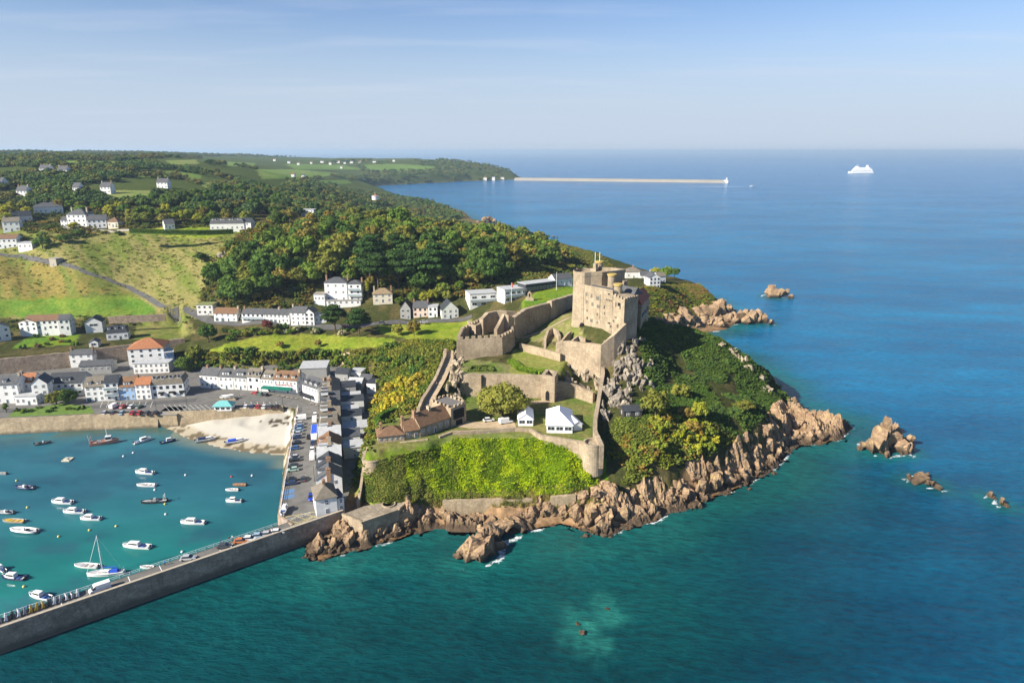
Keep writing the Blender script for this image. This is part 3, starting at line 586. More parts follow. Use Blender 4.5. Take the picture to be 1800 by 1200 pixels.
# ---------------------------------------------------------------- castle walls
def vwall(name, label, tops, zbot, th=1.2, mat=None, crenel=0, cat='wall', batter=0.0, closed=False, group=None):
    """a stone wall whose top edge runs through photo points (px, py, z)"""
    pts = [P(*t) for t in tops]; zb = zbot if isinstance(zbot, (list, tuple)) else [zbot]*len(pts)
    o0 = pts[0].copy(); o0.z = zb[0]; e = empty(name, o0); tag(e, label, cat, group)
    mb = MB(); n = len(pts); segs = n if closed else n-1
    nor = []
    for i in range(n):
        a = pts[(i-1) % n] if (closed or i > 0) else pts[i]; b = pts[(i+1) % n] if (closed or i < n-1) else pts[i]
        d = (b-a); d.z = 0; d.normalize(); nor.append(Vector((d.y, -d.x, 0)))
    # subdivide for an uneven top
    V = []; F = []
    ring = []
    for i in range(segs):
        j = (i+1) % n; L = (pts[j]-pts[i]).length; k = max(1, int(L/2.2))
        for q in range(k):
            t = q/k; p = pts[i].lerp(pts[j], t); nn = nor[i].lerp(nor[j], t).normalized(); ring.append((p, nn, zb[i]*(1-t)+zb[j]*t))
    if not closed: ring.append((pts[-1], nor[-1], zb[-1]))
    m = len(ring)
    for p, nn, z0 in ring:
        zt = p.z + (0 if crenel else rng.uniform(-.18,.12)); f = nn*(th/2); bt = nn*batter
        for q, z in ((p+f+bt, z0), (p+f, zt), (p-f, zt+rng.uniform(-.05,.05)), (p-f, z0)):
            V.append((q.x-o0.x, q.y-o0.y, z-o0.z))
    for i in range(m if closed else m-1):
        a = i*4; b = ((i+1) % m)*4
        for c in range(4): F.append((a+c, a+(c+1)%4, b+(c+1)%4, b+c))
    if not closed: F += [(3,2,1,0), tuple((m-1)*4+c for c in range(4))]
    mb.add(V, F); o = mb.build('wall_body', mat or CASTLE, e)
    bmf(o)
    if crenel:
        for i in range(segs):
            j = (i+1) % n; L = (pts[j]-pts[i]).length; k = max(1, int(L/crenel)); d = (pts[j]-pts[i]).normalized()
            for q in range(k):
                p = pts[i].lerp(pts[j], (q+.5)/k); nn = Vector((d.y,-d.x,0)).normalized()
                c = MB().box(-crenel*.29, crenel*.29, -th*.36, th*.36, -.05, 1.0+rng.uniform(-.15,.15)).build('merlon', mat or CASTLE, e)
                c.location = (p.x-o0.x, p.y-o0.y, p.z-o0.z); c.rotation_euler = (0,0,math.atan2(d.y,d.x))
    return e
def bmf(o):
    bm = bmesh.new(); bm.from_mesh(o.data); bmesh.ops.recalc_face_normals(bm, faces=bm.faces); bm.to_mesh(o.data); bm.free()
DARK = plain('dark_opening', (0.012,0.011,0.010), 0.9, 0.2)
GLASS = plain('window_glass', (0.035,0.045,0.06), 0.12, 0.3, 0.6, spec=0.6)
def hole(e, o0, pa, pb, t, z, w, h, off=.05, name='window', mat=None, arch=False):
    """a dark opening with a stone surround on the wall face running from pa to pb"""
    d = (pb-pa); d.z = 0; L = d.length; d.normalize(); nn = Vector((d.y,-d.x,0)); p = pa.lerp(pb, t); p = Vector((p.x, p.y, z)) + nn*off
    mb = MB()
    if arch:
        pr = [(-w/2,0),(w/2,0),(w/2,h*.6)] + [(w/2*math.cos(a), h*.6+h*.4*math.sin(a)) for a in (R(35),R(70),R(110),R(145))] + [(-w/2,h*.6)]
        V = [(x,-.03,y) for x,y in pr]+[(x,.3,y) for x,y in pr]; k = len(pr)
        mb.add(V, [tuple(range(k))]+[(i,i+k,(i+1)%k+k,(i+1)%k) for i in range(k)], 0)
    else: mb.box(-w/2, w/2, -.03, .3, 0, h, 0)
    mb.box(-w/2-.14, w/2+.14, -.07, .1, -.16, 0.0, 1)
    o = mb.build(name, [mat or DARK, KEEPST], e); o.location = (p.x-o0.x, p.y-o0.y, p.z-o0.z); o.rotation_euler = (0,0,math.atan2(d.y,d.x)); return o
vwall('bastion_wall', 'square crenellated bastion wall at the left of the middle ward', [(805,596,39.2),(881,592,39.2),(901,582,39.2),(897,566,39.2),(850,560,39.2),(813,578,39.2)], [28,28,29,32,33,30], 1.6, crenel=2.6, batter=.7, closed=True)
vwall('curtain_wall', 'tall brown curtain wall below the upper lawn left of the keep', [(901,558,43),(922,542.5,44),(963,531.5,44),(967,528.5,45),(1007,516.5,45)], 28, 2.2, batter=.6)
vwall('ruined_turret', 'broken sunlit turret wall above the square bastion', [(871,579,41),(876,570,42.5),(885,552,46),(892,553,46),(902,558,43.5)], 31, 1.6)
vwall('ruined_tower', 'curved stump of a ruined tower beside the green', [(824,563,40),(828,570,40),(836,572,40),(846,566,41),(858,556,42)], 28, 1.5)
vwall('ruined_vault', 'overgrown broken vault wall behind the square bastion', [(846,560,43),(856,549,45),(872,546,45),(890,546,45),(905,548,44)], 31, 2.0)
vwall('parapet_wall', 'low sunlit parapet wall along the top of the castle lawn', [(914,603,34.3),(950,611,34.3),(986,621,34.3)], 29, 1.0, crenel=0)
vwall('ruined_wall', 'sunlit broken arch of a ruined hall below the keep', [(958,596,37),(963,580,39.5),(972,575,40.3),(979,580,39.6),(984,590,38.6)], 32, 1.1)
vwall('ruined_wall', 'short sloping ruin wall between the arch and the keep foot', [(986,600,37.6),(997,586,40),(1003,581,40.6)], 32, 1.0)
vwall('ruined_wall', 'low ruin wall beside the bushy plot at the keep foot', [(1003,600,38.6),(1016,590,40),(1030,594,39.6)], 33, 1.0)
w4 = vwall('retaining_wall', 'broad retaining wall under the keep with one shaded flank', [(978,601,38.5),(996,598.5,39.5),(1030,602,40),(1057,605.5,40.3),(1078,588,44.2),(1099,568,48.4)], [27,24,22,20,22,26], 1.6, batter=1.0)
w5 = vwall('ward_wall', 'long straight wall between the lower ward and the parterre garden', [(811,656.5,31.6),(850,656.8,31.6),(900,658,31.6),(956,659.5,31.6)], 19, 1.4, batter=.5)
vwall('buttress', 'dark buttress on the long straight ward wall', [(841,658.5,31.4),(847,659,31.4)], 19, 2.2, cat='buttress')
gt = vwall('gate_tower', 'small shaded gate tower with an arched doorway at the end of the ward wall', [(955,658,33),(973,661,33),(978,652,33),(962,649,33)], 19, 1.5, closed=True, cat='tower')
a, b = P(955,658,33), P(973,661,33); hole(gt, gt.location, a, b, .5, 22.5, 1.6, 4.2, .8, 'doorway', arch=True)
vwall('ramp_wall', 'stepped sunlit wall climbing right from the gate tower', [(976,668,29.5),(995,672,28.5),(1014,676,27.6),(1044,690,26.6)], 20, 1.2)
vwall('ridge_wall', 'thin winding wall running down the castle ridge to the round bastion', [(1059,640,31),(1060,655,30),(1054,690,27.6),(1050,716,26),(1046,738,25),(1046,756,24.6),(1053,772,24.2),(1058,782,23.8)], [20,20,18,18,17,17,16,15], 1.5)
vwall('front_wall', 'low seaward wall enclosing the lower ward above the bright green bank', [(1030,776,23.4),(985,769,23.4),(951,764,23.4),(932,752.5,23.4),(905,751,23.4),(850,755,23.4),(795,757,23.4),(772,766,22.6)], 16.5, 1.1, batter=.4)
vwall('terrace_wall', 'straight grey wall in front of the brown roofed castle house', [(752,771,22.4),(700,777.5,22),(646,784.5,21.5),(640,796,20.5)], 14, 1.1, batter=.3)
vwall('path_wall', 'curved low wall and path edge below the castle house terrace', [(790,759,20.6),(775,776,20.2),(750,787,19.8),(715,795,19.4),(672,802,18.8)], 14, .7)
vwall('rampart', 'long winding rampart wall climbing from the gatehouse to the bastion', [(783,612,33.6),(782,624,33),(774,643,31.6),(766,662,30.2),(754,682,28.8),(743,699,27.6),(735,717,26.8)], [24,23,21,20,19,18,17], 1.2, crenel=0, batter=.3)
vwall('rampart_return', 'short wall linking the winding rampart to the gatehouse', [(731,722,26.5),(745,727,26.2),(761,731,26)], 17, 1.1)
vwall('slope_wall', 'dark thin wall running straight down the bank to the battery', [(641,806,17.5),(637,835,13),(633,862,9.6),(629,882,7.6)], [12,8,5,4], .9)
def ribbon(name, pts, w, mat, kind='structure', label=None, lift=.06, drape=True, sub=2.0):
    pts = [Vector(p) for p in pts]; out = []
    for i in range(len(pts)-1):
        L = (pts[i+1]-pts[i]).length; k = max(1, int(L/sub))
        for q in range(k): out.append(pts[i].lerp(pts[i+1], q/k))
    out.append(pts[-1]); V = []; ws = w if isinstance(w, (list, tuple)) else None
    for i, p in enumerate(out):
        d = out[min(i+1,len(out)-1)]-out[max(i-1,0)]; d.z = 0; d.normalize(); n = Vector((d.y,-d.x,0)); ww = w if ws is None else ws[0]+(ws[1]-ws[0])*i/len(out)
        for s in (-.5,-.17,.17,.5):
            q = p+n*ww*s; z = (max(float(HG(q.x,q.y)), p.z if not drape else -99)+lift) if drape else p.z
            V.append((q.x,q.y,z))
    F = [(i*4+c, i*4+c+1, i*4+c+5, i*4+c+4) for i in range(len(out)-1) for c in range(3)]
    me = mesh(name, V, F, [mat]); o = link(name, me); bmf(o); return tag(o, label, kind=kind)
SAND = plain('sandy_path', (0.44,0.34,0.22), 0.95, 0.25, 0.5); GRAVEL = plain('gravel', (0.36,0.32,0.27), 0.95, 0.3, 0.6)
ASPH = plain('asphalt', (0.10,0.098,0.096), 0.9, 0.25, 0.35); PAVE = plain('paving', (0.30,0.275,0.24), 0.9, 0.3, 0.5)
TARM = plain('old_tarmac', (0.155,0.148,0.138), 0.9, 0.3, 0.3)
ribbon('rampart_walk', [P(788,616,32.2),P(788,630,31.4),P(781,650,30),P(773,668,28.8),P(762,687,27.4),P(752,703,26.2),P(748,720,25)], 4.6, SAND, label='sandy walk behind the winding rampart', drape=False)
ribbon('ward_path', [P(795,742,22.1),P(830,747,22.1),P(870,746,22.1),P(905,744,22.1)], [6,7], SAND, label='sandy forecourt in the lower ward', lift=.1)
ribbon('castle_path', [P(925,708,22.1),P(965,705,22.1),P(985,700,22.1),P(1000,690,22.5)], 3.2, SAND, label='sandy path climbing from the tents', lift=.08)
ribbon('castle_path', [P(915,594,32),P(945,583,33.5),P(975,570,36.5),P(1000,557,39.5)], 4.0, SAND, label='path rising along the foot of the curtain wall', lift=.1)
# round bastions
def drum(name, label, px, py, z, rpx, zb, mat=CASTLE, cat='tower', flare=1.06, lip=.5):
    p = P(px, py, z); r = rpx*MPP(p); e = empty(name, (p.x, p.y, zb)); tag(e, label, cat)
    MB().lathe([(r*flare,0),(r,z-zb-lip),(r*1.04,z-zb-lip),(r*1.04,z-zb),(r*.84,z-zb),(r*.84,z-zb-.9),(.01,z-zb-.9)], 28).build('tower_drum', mat, e, False); return e, r
drum('round_bastion', 'round pale bastion tower at the seaward corner of the castle', 1043, 776, 23.6, 17.5, 12, KEEPST)
drum('gun_platform', 'small low round gun platform at the left end of the castle wall', 655, 803, 18.6, 18, 13.5, CASTLE)
# gatehouse
def gatehouse():
    a, b = P(759,705,29.5), P(783,714,29.5); d = (b-a); d.z = 0; L = d.length; rz = math.atan2(d.y, d.x)
    e = empty('gatehouse', (a.x, a.y, 21.5), rz); tag(e, 'square crenellated gatehouse at the foot of the winding rampart', 'gatehouse')
    D = 7.5; mb = MB().box(0, L+3, 0, D, -3, 8); mb.build('wall_body', CASTLE, e)
    for k in range(5):
        for y in (0, D): MB().box((L+3)*k/5+.1, (L+3)*k/5+1.1, y-.3, y+.3, 8, 8.9).build('merlon', CASTLE, e)
    for k in range(3): 
        for x in (0, L+3): MB().box(x-.3, x+.3, 1.6+k*1.9, 2.6+k*1.9, 8, 8.9).build('merlon', CASTLE, e)
    MB().box(L+1.4, L+3.35, 1.2, 6.2, 3.2, 6.8, 0).build('window_opening', DARK, e)
    MB().box(L+2, L+3.3, 2.4, 5.2, -.5, 2.6, 0).build('gate_arch', DARK, e)
    MB().box(.8, L+2.2, .8, D-.8, 8.0, 8.25).build('roof_deck', plain('lead_roof',(0.16,0.15,0.14),.8), e)
gatehouse()
# ---------------------------------------------------------------- the keep
def keep():
    A = P(1026.5,502,61); B = P(1098,524,59.2); dv = (B-A); dv.z = 0; L = dv.length; dv.normalize(); side = Vector((-dv.y, dv.x, 0))
    if side.y < 0: side = -side
    o0 = Vector((A.x, A.y, 34)); rz = math.atan2(dv.y, dv.x); e = empty('castle_keep', o0, rz)
    tag(e, 'tall sunlit castle keep with rounded bastion and turrets on the hilltop', 'castle')
    SL = plain('slate_roof', (0.085,0.088,0.095), 0.6, 0.35, 0.8); RED = plain('red_tile', (0.36,0.10,0.05), 0.8, 0.3, 1.0); CAP = plain('lichen_cap', (0.45,0.33,0.10), 0.9, 0.3)
    t = lambda z: z-34
    # front range: top falls from left to right (local x along the face, y into the building)
    def block(name, x0, x1, y0, y1, zl, zr, mat=KEEPST, z0=28):
        V = [(x0,y0,t(z0)),(x1,y0,t(z0)),(x1,y1,t(z0)),(x0,y1,t(z0)),(x0,y0,t(zl)),(x1,y0,t(zr)),(x1,y1,t(zr)),(x0,y1,t(zl))]
        return MB().add(V, [(0,3,2,1),(4,5,6,7),(0,1,5,4),(1,2,6,5),(2,3,7,6),(3,0,4,7)]).build(name, mat, e)
    fr = block('front_range', 0, L*.72, 0, 7, 61, 60.6)
    block('end_range', L*.72+.02, L, .15, 9, 59.6, 58.2)
    MB().box(.8, L*.7, 1.2, 6.4, t(60.2), t(61.3), top=(.0,2.3)).build('slate_roof', SL, e)
    MB().box(0, L*.72, -.12, .5, t(60.9), t(61.5)).build('parapet', KEEPST, e)
    for k in range(4): MB().box(L*.76+k*1.75, L*.76+k*1.75+.95, .0, .8, t(58.6), t(60.2-k*.35)).build('merlon', KEEPST, e)
    for k in range(5): MB().box(L-.45, L+.3, 1.4+k*1.6, 2.3+k*1.6, t(57.6), t(59.5)).build('merlon', KEEPST, e)
    # rounded bastion at the left rear
    r = 7.0; c = (-3.2, 6.0)
    pr = []
    for i in range(20):
        a = R(100)+R(200)*i/19; pr.append((c[0]+r*math.cos(a), c[1]+r*math.sin(a)))
    pr += [(c[0]+4.6, c[1]-3), (c[0]+7.5, c[1]+1), (c[0]+9, c[1]+15), (c[0]+3, c[1]+15), (c[0]-3.6, c[1]+11)]
    def ring(rr): return [(c[0]+(x-c[0])*rr, c[1]+(y-c[1])*rr) for x, y in pr]
    mb = MB(); prof = [(1.10,t(27)),(1.08,t(38)),(1.0,t(48)),(1.0,t(65.2)),(1.02,t(65.3)),(1.02,t(67.0)),(.86,t(67.0)),(.86,t(65.6))]
    V = [(x,y,z) for rr, z in prof for x, y in ring(rr)]; n = len(pr)
    F = [(j*n+i, j*n+(i+1)%n, (j+1)*n+(i+1)%n, (j+1)*n+i) for j in range(len(prof)-1) for i in range(n)] + [tuple((len(prof)-1)*n+i for i in range(n))]
    o = mb.add(V, F).build('bastion_drum', KEEPST, e); bmf(o)
    for i in (3,7,11,15):
        x, y = pr[i]; q = MB().box(-.5,.5,-1.3,1.3,0,1.6).build('embrasure', DARK, e); q.location = (c[0]+(x-c[0])*.93, c[1]+(y-c[1])*.93, t(65.7)); q.rotation_euler = (0,0,math.atan2(y-c[1], x-c[0]))
    def loc(px, Y, zt):   # local xy of a world point on pixel column px at distance Y
        w = Vector((XAT(px, Y, zt), Y, 0)) - Vector((o0.x, o0.y, 0)); return (w.dot(dv), w.dot(Vector((-dv.y, dv.x, 0))))
    def turret(px, Y, zt, zb, r, cap=None, sq=False, pole=0):
        x, y = loc(px, Y, zt)
        if sq: o = MB().box(x-r,x+r,y-r,y+r,t(zb),t(zt)).box(x-r*1.15,x+r*1.15,y-r*1.15,y+r*1.15,t(zt),t(zt)+.4).build('chimney', KEEPST, e)
        else: o = MB().lathe([(r,t(zb)),(r,t(zt)-.9),(r*1.16,t(zt)-.8),(r*1.16,t(zt)),(r*.8,t(zt)),(r*.8,t(zt)-.7),(.01,t(zt)-.7)], 18, (x,y)).build('turret', KEEPST, e)
        if cap: MB().lathe([(r*1.18,t(zt)-.75),(r*1.2,t(zt)-.02),(r*1.1,t(zt)+.06)], 18, (x,y)).build('turret_cap', CAP, e)
        if pole: MB().tube([(x,y,t(zt)-.5),(x,y,t(zt)+pole)], .12).build('flagpole', plain('white_paint',(0.8,0.8,0.78),.5,.1), e)
    turret(1054, 324, 69.6, 60, 1.75, True, pole=4.2); turret(1076, 307, 66.4, 56, 1.85, True); turret(1087, 297, 63.8, 54, 1.8, True)
    turret(1060, 311, 64.8, 56, 1.05, sq=True); turret(1047, 320, 68.6, 60, .8, sq=True); turret(1097, 315, 61.5, 54, 1.2, sq=True)
    turret(1046, 326, 68.5, 60, .35, pole=5.0)
    # ranges behind the front, running back at an angle to it
    SH = lambda x, y: (x-.62*max(0, y-9), y)
    def block(name, x0, x1, y0, y1, zl, zr, mat=KEEPST, z0=28):
        V = [(*SH(x0,y0),t(z0)),(*SH(x1,y0),t(z0)),(*SH(x1,y1),t(z0)),(*SH(x0,y1),t(z0)),(*SH(x0,y0),t(zl)),(*SH(x1,y0),t(zr)),(*SH(x1,y1),t(zr)),(*SH(x0,y1),t(zl))]
        return MB().add(V, [(0,3,2,1),(4,5,6,7),(0,1,5,4),(1,2,6,5),(2,3,7,6),(3,0,4,7)]).build(name, mat, e)
    def ridge(x0, x1, y0, y1, zl, zr, zt):
        xm = (x0+x1)/2; V = [(*SH(x0,y0),t(zl)),(*SH(x1,y0),t(zr)),(*SH(x1,y1),t(zr)),(*SH(x0,y1),t(zl)),(*SH(xm,y0+.5),t(zt)),(*SH(xm,y1-.5),t(zt))]
        MB().add(V, [(0,1,4),(1,2,5,4),(2,3,5),(3,0,4,5)]).build('red_roof', RED, e)
    block('rear_range', 6, L-1.5, 9.2, 15.8, 60.5, 58.5, CASTLE)
    MB().box(6.3, L-3, 9.4, 15.6, t(58.6), t(61.6), top=(.5,2.9)).build('slate_roof', SL, e)
    block('chapel_range', L-9, L+.6, 16, 27, 54.5, 53.4, CASTLE, 24); ridge(L-9.3, L+1.0, 15.9, 27.1, 54.6, 53.3, 58.4)
    block('outer_range', L-8, L+.2, 27.2, 40, 53, 52, CASTLE, 24); ridge(L-8.3, L+.6, 27.1, 40.1, 53.1, 51.9, 56)
    for y, z in ((18,47),(21,47),(24.5,47),(30,46),(35,46)):
        q = MB().box(-.1,.12,-.5,.5,0,1.7).build('window', GLASS, e); q.location = (*SH(L+(.6 if y < 27 else .2), y), t(z))
    # windows of the front: local x fraction, z, w, h
    win = plain('leaded_glass', (0.14,0.14,0.125), 0.3, 0.3, spec=.5)
    for fx, z, w, h in ((.07,56.6,.9,1.5),(.20,56.2,1.0,1.7),(.36,55.8,1.7,1.7),(.08,53.2,.9,1.4),(.23,52.6,1.1,1.6),(.385,52.2,1.9,1.5),(.10,49.4,.5,1.0),(.36,48.6,.6,1.2),(.22,45.0,1.5,1.4),(.11,45.8,.7,1.2),(.37,45.0,1.0,1.0),(.53,52.6,.7,1.4),(.54,50.0,.6,1.0),(.80,49.5,.9,.8),(.76,47.6,.6,.9),(.86,45.6,.6,1.4)):
        MB().box(fx*L-w/2-.16, fx*L+w/2+.16, -.10, .05, t(z)-.16, t(z)+h+.16, 1).box(fx*L-w/2, fx*L+w/2, -.13, .05, t(z), t(z)+h, 0).box(fx*L-.05, fx*L+.05, -.16, .0, t(z), t(z)+h, 1).build('window', [win if w > .75 else DARK, CASTLE], e)
    for k in range(4): MB().box(L*(.565+k*.038), L*(.565+k*.038)+.5, -.06, .2, t(56.6)-k*.06, t(57.2)-k*.06).build('gun_loop', DARK, e)
    for x, w, z, h in ((.80,.5,54.6,1.8),(.875,1.6,55.2,1.4),(.9,.5,54.0,1.3),(.70,.7,44.9,.7),(.66,1.6,46.2,.6),(.63,1.0,59.2,.6)): MB().box(L*x-w/2, L*x+w/2, -.1 if x < .72 else .05, .4, t(z), t(z)+h).build('ruined_opening', DARK, e)
    MB().tube([(L*.425,-.12,t(58.6)),(L*.425,-.12,t(47.5))], .09).build('drain_pipe', plain('lead_pipe',(0.2,0.19,0.18),.7), e)
    MB().tube([(.15,-.14,t(60)),(.1,-.14,t(40.5))], .10).build('drain_pipe', MATS['lead_pipe'], e)
    # lower apron under the right of the front, and the doorway at the foot of the bastion
    dw = Vector((-.42,-.91,0)); x, y = c[0]+1.045*r*dw.dot(dv), c[1]+1.045*r*dw.dot(Vector((-dv.y,dv.x,0))); q = MB().box(-1.0,1.0,-.6,.6,0,2.6).lathe([(1.0,2.4),(.9,3.0),(.5,3.4),(.05,3.5)],12).build('doorway', DARK, e); q.location = (x, y, t(40.2)); q.rotation_euler = (0,0,math.atan2(dw.dot(Vector((-dv.y,dv.x,0))), dw.dot(dv))+math.pi/2)
keep()
# chapel gable with bell opening near the upper lawn
def bellcote():
    p = P(931,531,37); e = empty('bell_gable', p, R(-12)); tag(e, 'small stone bell gable standing alone on the upper lawn', 'bell gable')
    w, h = 2.4, 4.4
    MB().add([(-w,-.5,-3),(w,-.5,-3),(w,-.5,2.6),(.5*w,-.5,3.2),(.45*w,-.5,h+1),(0,-.5,h+2.2),(-.45*w,-.5,h+1),(-.5*w,-.5,3.2),(-w,-.5,2.6)]+[(-w,.5,-3),(w,.5,-3),(w,.5,2.6),(.5*w,.5,3.2),(.45*w,.5,h+1),(0,.5,h+2.2),(-.45*w,.5,h+1),(-.5*w,.5,3.2),(-w,.5,2.6)],
      [tuple(range(9)), tuple(range(17,8,-1))]+[(i,i+9,(i+1)%9+9,(i+1)%9) for i in range(9)]).build('gable_wall', KEEPST, e)
    MB().box(-.45,.45,-.56,.56,3.2,5.2).build('bell_opening', DARK, e)
bellcote()
# ---------------------------------------------------------------- town platform, sea wall, pier
TZ = 6.0
def flat(name, poly, z, mat, label=None, thick=0.0, kind='structure'):
    mb = MB()
    if thick: mb.prism(poly, z-thick, z)
    else:
        n = len(poly); a = sum(poly[i][0]*poly[(i+1)%n][1]-poly[(i+1)%n][0]*poly[i][1] for i in range(n))
        mb.add([(x,y,z) for x,y in poly], [tuple(range(n)) if a > 0 else tuple(range(n-1,-1,-1))])
    return tag(mb.build(name, mat), label, kind=kind)
flat('quay_ground', TOWN, TZ, TARM, 'grey tarmac quay, car park and harbour street', 10.0)
WHITE = plain('white_render', (0.74,0.74,0.72), 0.75, 0.14, 0.6); CREAM = plain('cream_render', (0.66,0.60,0.48), 0.8, 0.15, 0.6); PINK = plain('pink_render', (0.66,0.50,0.42), 0.8, 0.15)
OFFW = plain('off_white_render', (0.62,0.61,0.58), 0.8, 0.18, 0.6); BLUEW = plain('pale_blue_render', (0.30,0.45,0.66), 0.8, 0.15); GREYW = plain('grey_render', (0.33,0.33,0.32), 0.8, 0.2)
SLATE = plain('slate', (0.095,0.098,0.105), 0.65, 0.35, 0.9); DSLATE = plain('dark_slate', (0.045,0.05,0.058), 0.6, 0.3, 0.9); LEAD = plain('grey_flat_roof', (0.42,0.43,0.44), 0.75, 0.2, 0.5)
BROWN = plain('brown_tile', (0.20,0.115,0.065), 0.85, 0.35, 1.1); ORANGE = plain('orange_tile', (0.36,0.15,0.07), 0.85, 0.3, 1.1); TAN = plain('tan_tile', (0.27,0.20,0.12), 0.85, 0.3, 1.1); OLDT = plain('weathered_tile', (0.19,0.165,0.13), 0.85, 0.35, 1.0)
FRAME = plain('window_frame_white', (0.78,0.78,0.76), 0.5, 0.08); BRICK = plain('chimney_brick', (0.33,0.20,0.12), 0.85, 0.3, 2.0); BEIGE = plain('beige_render', (0.45,0.38,0.28), 0.85, 0.2)
WFAB = plain('white_marquee_fabric', (0.80,0.81,0.82), 0.5, 0.05, 0.5); TEAL = plain('teal_roof', (0.15,0.42,0.42), 0.6, 0.2); GREENF = plain('green_awning', (0.02,0.25,0.19), 0.7, 0.15); BLACKP = plain('black_paint', (0.02,0.02,0.022), 0.5, 0.2)
vwall('sea_wall', 'long stone sea wall along the promenade at the head of the harbour', [(-60,741,6.6),(0,736,6.6),(140,729,6.6),(278,724,6.6)], -2, 1.0, SEAWALL, batter=2.6)
vwall('sea_wall', 'stone sea wall above the white beach, right of the slipway tower', [(296,724,6.6),(360,720.5,6.6),(420,717,6.6),(498,713,6.6)], 0, 1.0, SEAWALL, batter=1.5)
b0 = empty('slipway_tower', P(296,747,.5)); tag(b0, 'square stone block projecting from the sea wall onto the beach', 'tower')
MB().box(-4.5,5,-1,9,-2,5.2,top=(.5,.5)).build('tower_body', SEAWALL, b0); MB().box(-4.3,4.8,-.8,8.8,5.2,5.5).build('tower_cap', PAVE, b0)
vwall('street_wall', 'long stone retaining wall under the hillside gardens behind the town', [(-60,637,14.2),(0,630.5,14.2),(122,618.5,14.2),(226,605.5,14.6),(324,594,15.2)], 5, 1.2, DARKST, batter=.4)
O1 = P(603,896,7.0); O2 = P(-70,1125,7.0); dO = (O2-O1); dO.z = 0; LP = dO.length; dO.normalize(); nI = Vector((dO.y,-dO.x,0))
if nI.x > 0: nI = -nI
def pier():
    e = empty('harbour_pier', (O1.x, O1.y, 0)); tag(e, 'long straight stone pier arm closing the harbour', 'pier')
    def rel(p): return (p.x-O1.x, p.y-O1.y)
    a, b = O1, O1+dO*LP
    MB().prism([rel(p) for p in (a-nI*.0, b, b+nI*5.6, a+nI*5.6)], -5, 6.012).build('pier_deck', TARM, e)
    k = 18
    V = []; F = []
    for i in range(k+1):
        p = a+dO*LP*i/k; q = p-nI*1.2
        for s, z in ((q,-5),(p-nI*.25,6.95),(p+nI*.45,6.95),(p+nI*.45,5.9)): V.append((*rel(s), z))
    for i in range(k):
        for c in range(3): F.append((i*4+c, i*4+c+1, i*4+c+5, i*4+c+4))
    o = MB().add(V, F).build('outer_wall', DARKST, e); bmf(o)
    V = []
    for s, z in ((a-nI*.33,6.93),(a+nI*.55,6.93),(a+nI*.55,7.06),(a-nI*.33,7.06)):
        V.append((*rel(s), z)); 
    for s, z in ((b-nI*.33,6.93),(b+nI*.55,6.93),(b+nI*.55,7.06),(b-nI*.33,7.06)): V.append((*rel(s), z))
    MB().add(V, [(0,1,5,4),(1,2,6,5),(2,3,7,6),(3,0,4,7),(0,3,2,1),(4,5,6,7)]).build('coping', plain('coping_stone',(0.42,0.36,0.28),.9,.25), e)
    rail = MB()
    for zz in (1.05, .55): rail.tube([(*rel(a+dO*9+nI*5.45), 6+zz), (*rel(b+nI*5.45), 6+zz)], .05, 5)
    rl = rail.build('railing', FRAME, e)
    for i in range(int((LP-9)/2.5)):
        p = a+dO*(9+i*2.5)+nI*5.45; o = MB().box(-.05,.05,-.05,.05,0,1.1).build('rail_post', FRAME, rl); o.location = (*rel(p), 6)
    for i in range(8):
        p = a+dO*(22+i*8)
        o = MB().add([(*rel(p+nI*.8),6.024),(*rel(p+dO*.18+nI*.8),6.024),(*rel(p+dO*.18+nI*5.2),6.024),(*rel(p+nI*5.2),6.024)],[(3,2,1,0)]).build('bay_line', FRAME, e)
pier()
vwall('quay_wall', 'harbour wall under the row of cars parked along the pier street', [(522,716.5,6.25),(505,810,6.25),(490,905,6.25),(514,921,6.25)], -4, .8, DARKST, batter=.4)
S0p, S1p = P(524,717,6), P(492,903,6)
def street_rail():
    e = empty('harbour_railing', S0p); tag(e, 'white railing along the harbour edge of the pier street', 'railing')
    L = (S1p-S0p); mb = MB()
    for zz in (1.05,.6): mb.tube([(0,0,zz),(L.x,L.y,zz)], .05, 5)
    r = mb.build('rail', FRAME, e)
    for i in range(46): o = MB().box(-.06,.06,-.06,.06,0,1.15).build('rail_post', FRAME, e); o.location = (L.x*i/45, L.y*i/45, 0)
street_rail()
# painted markings
YEL = plain('yellow_paint', (0.55,0.45,0.16), .8, .2); WLINE = plain('white_line_paint', (0.6,0.6,0.58), .8, .25); BLUEP = plain('blue_bay_paint', (0.10,0.20,0.36), .8, .2)
def line(px0, py0, px1, py1, mat, w=.14, z=TZ+.024):
    a, b = P(px0,py0,z), P(px1,py1,z); d = (b-a); n = Vector((d.y,-d.x,0)).normalized()*w/2
    return ((a-n)[:], (b-n)[:], (b+n)[:], (a+n)[:])
def marks(name, label, segs, mat, w=.14):
    e = empty(name, (0,0,0)); tag(e, label, kind='structure'); 
    for s in segs: o = MB().add(line(*s, mat, w), [(0,1,2,3)]).build('painted_line', mat, e); bmf(o)
    return e
seg = [(501,908,554,899),(510,925,548,908),(505,917,530,902),(535,903,560,910),(515,904,545,916),(500,912,530,920),(530,919,560,903),(498,915,508,905),(496,911,502,899)]
marks('road_markings', 'yellow hatched no parking box at the pier root', seg, YEL, .2)
marks('road_markings', 'white parking bay lines across the promenade car park', [(288+i*9,711,298+i*9.5,722) for i in range(9)]+[(180+i*11,706,176+i*11,716) for i in range(9)]+[(430+i*11,706,432+i*11,716) for i in range(6)], WLINE, .18)
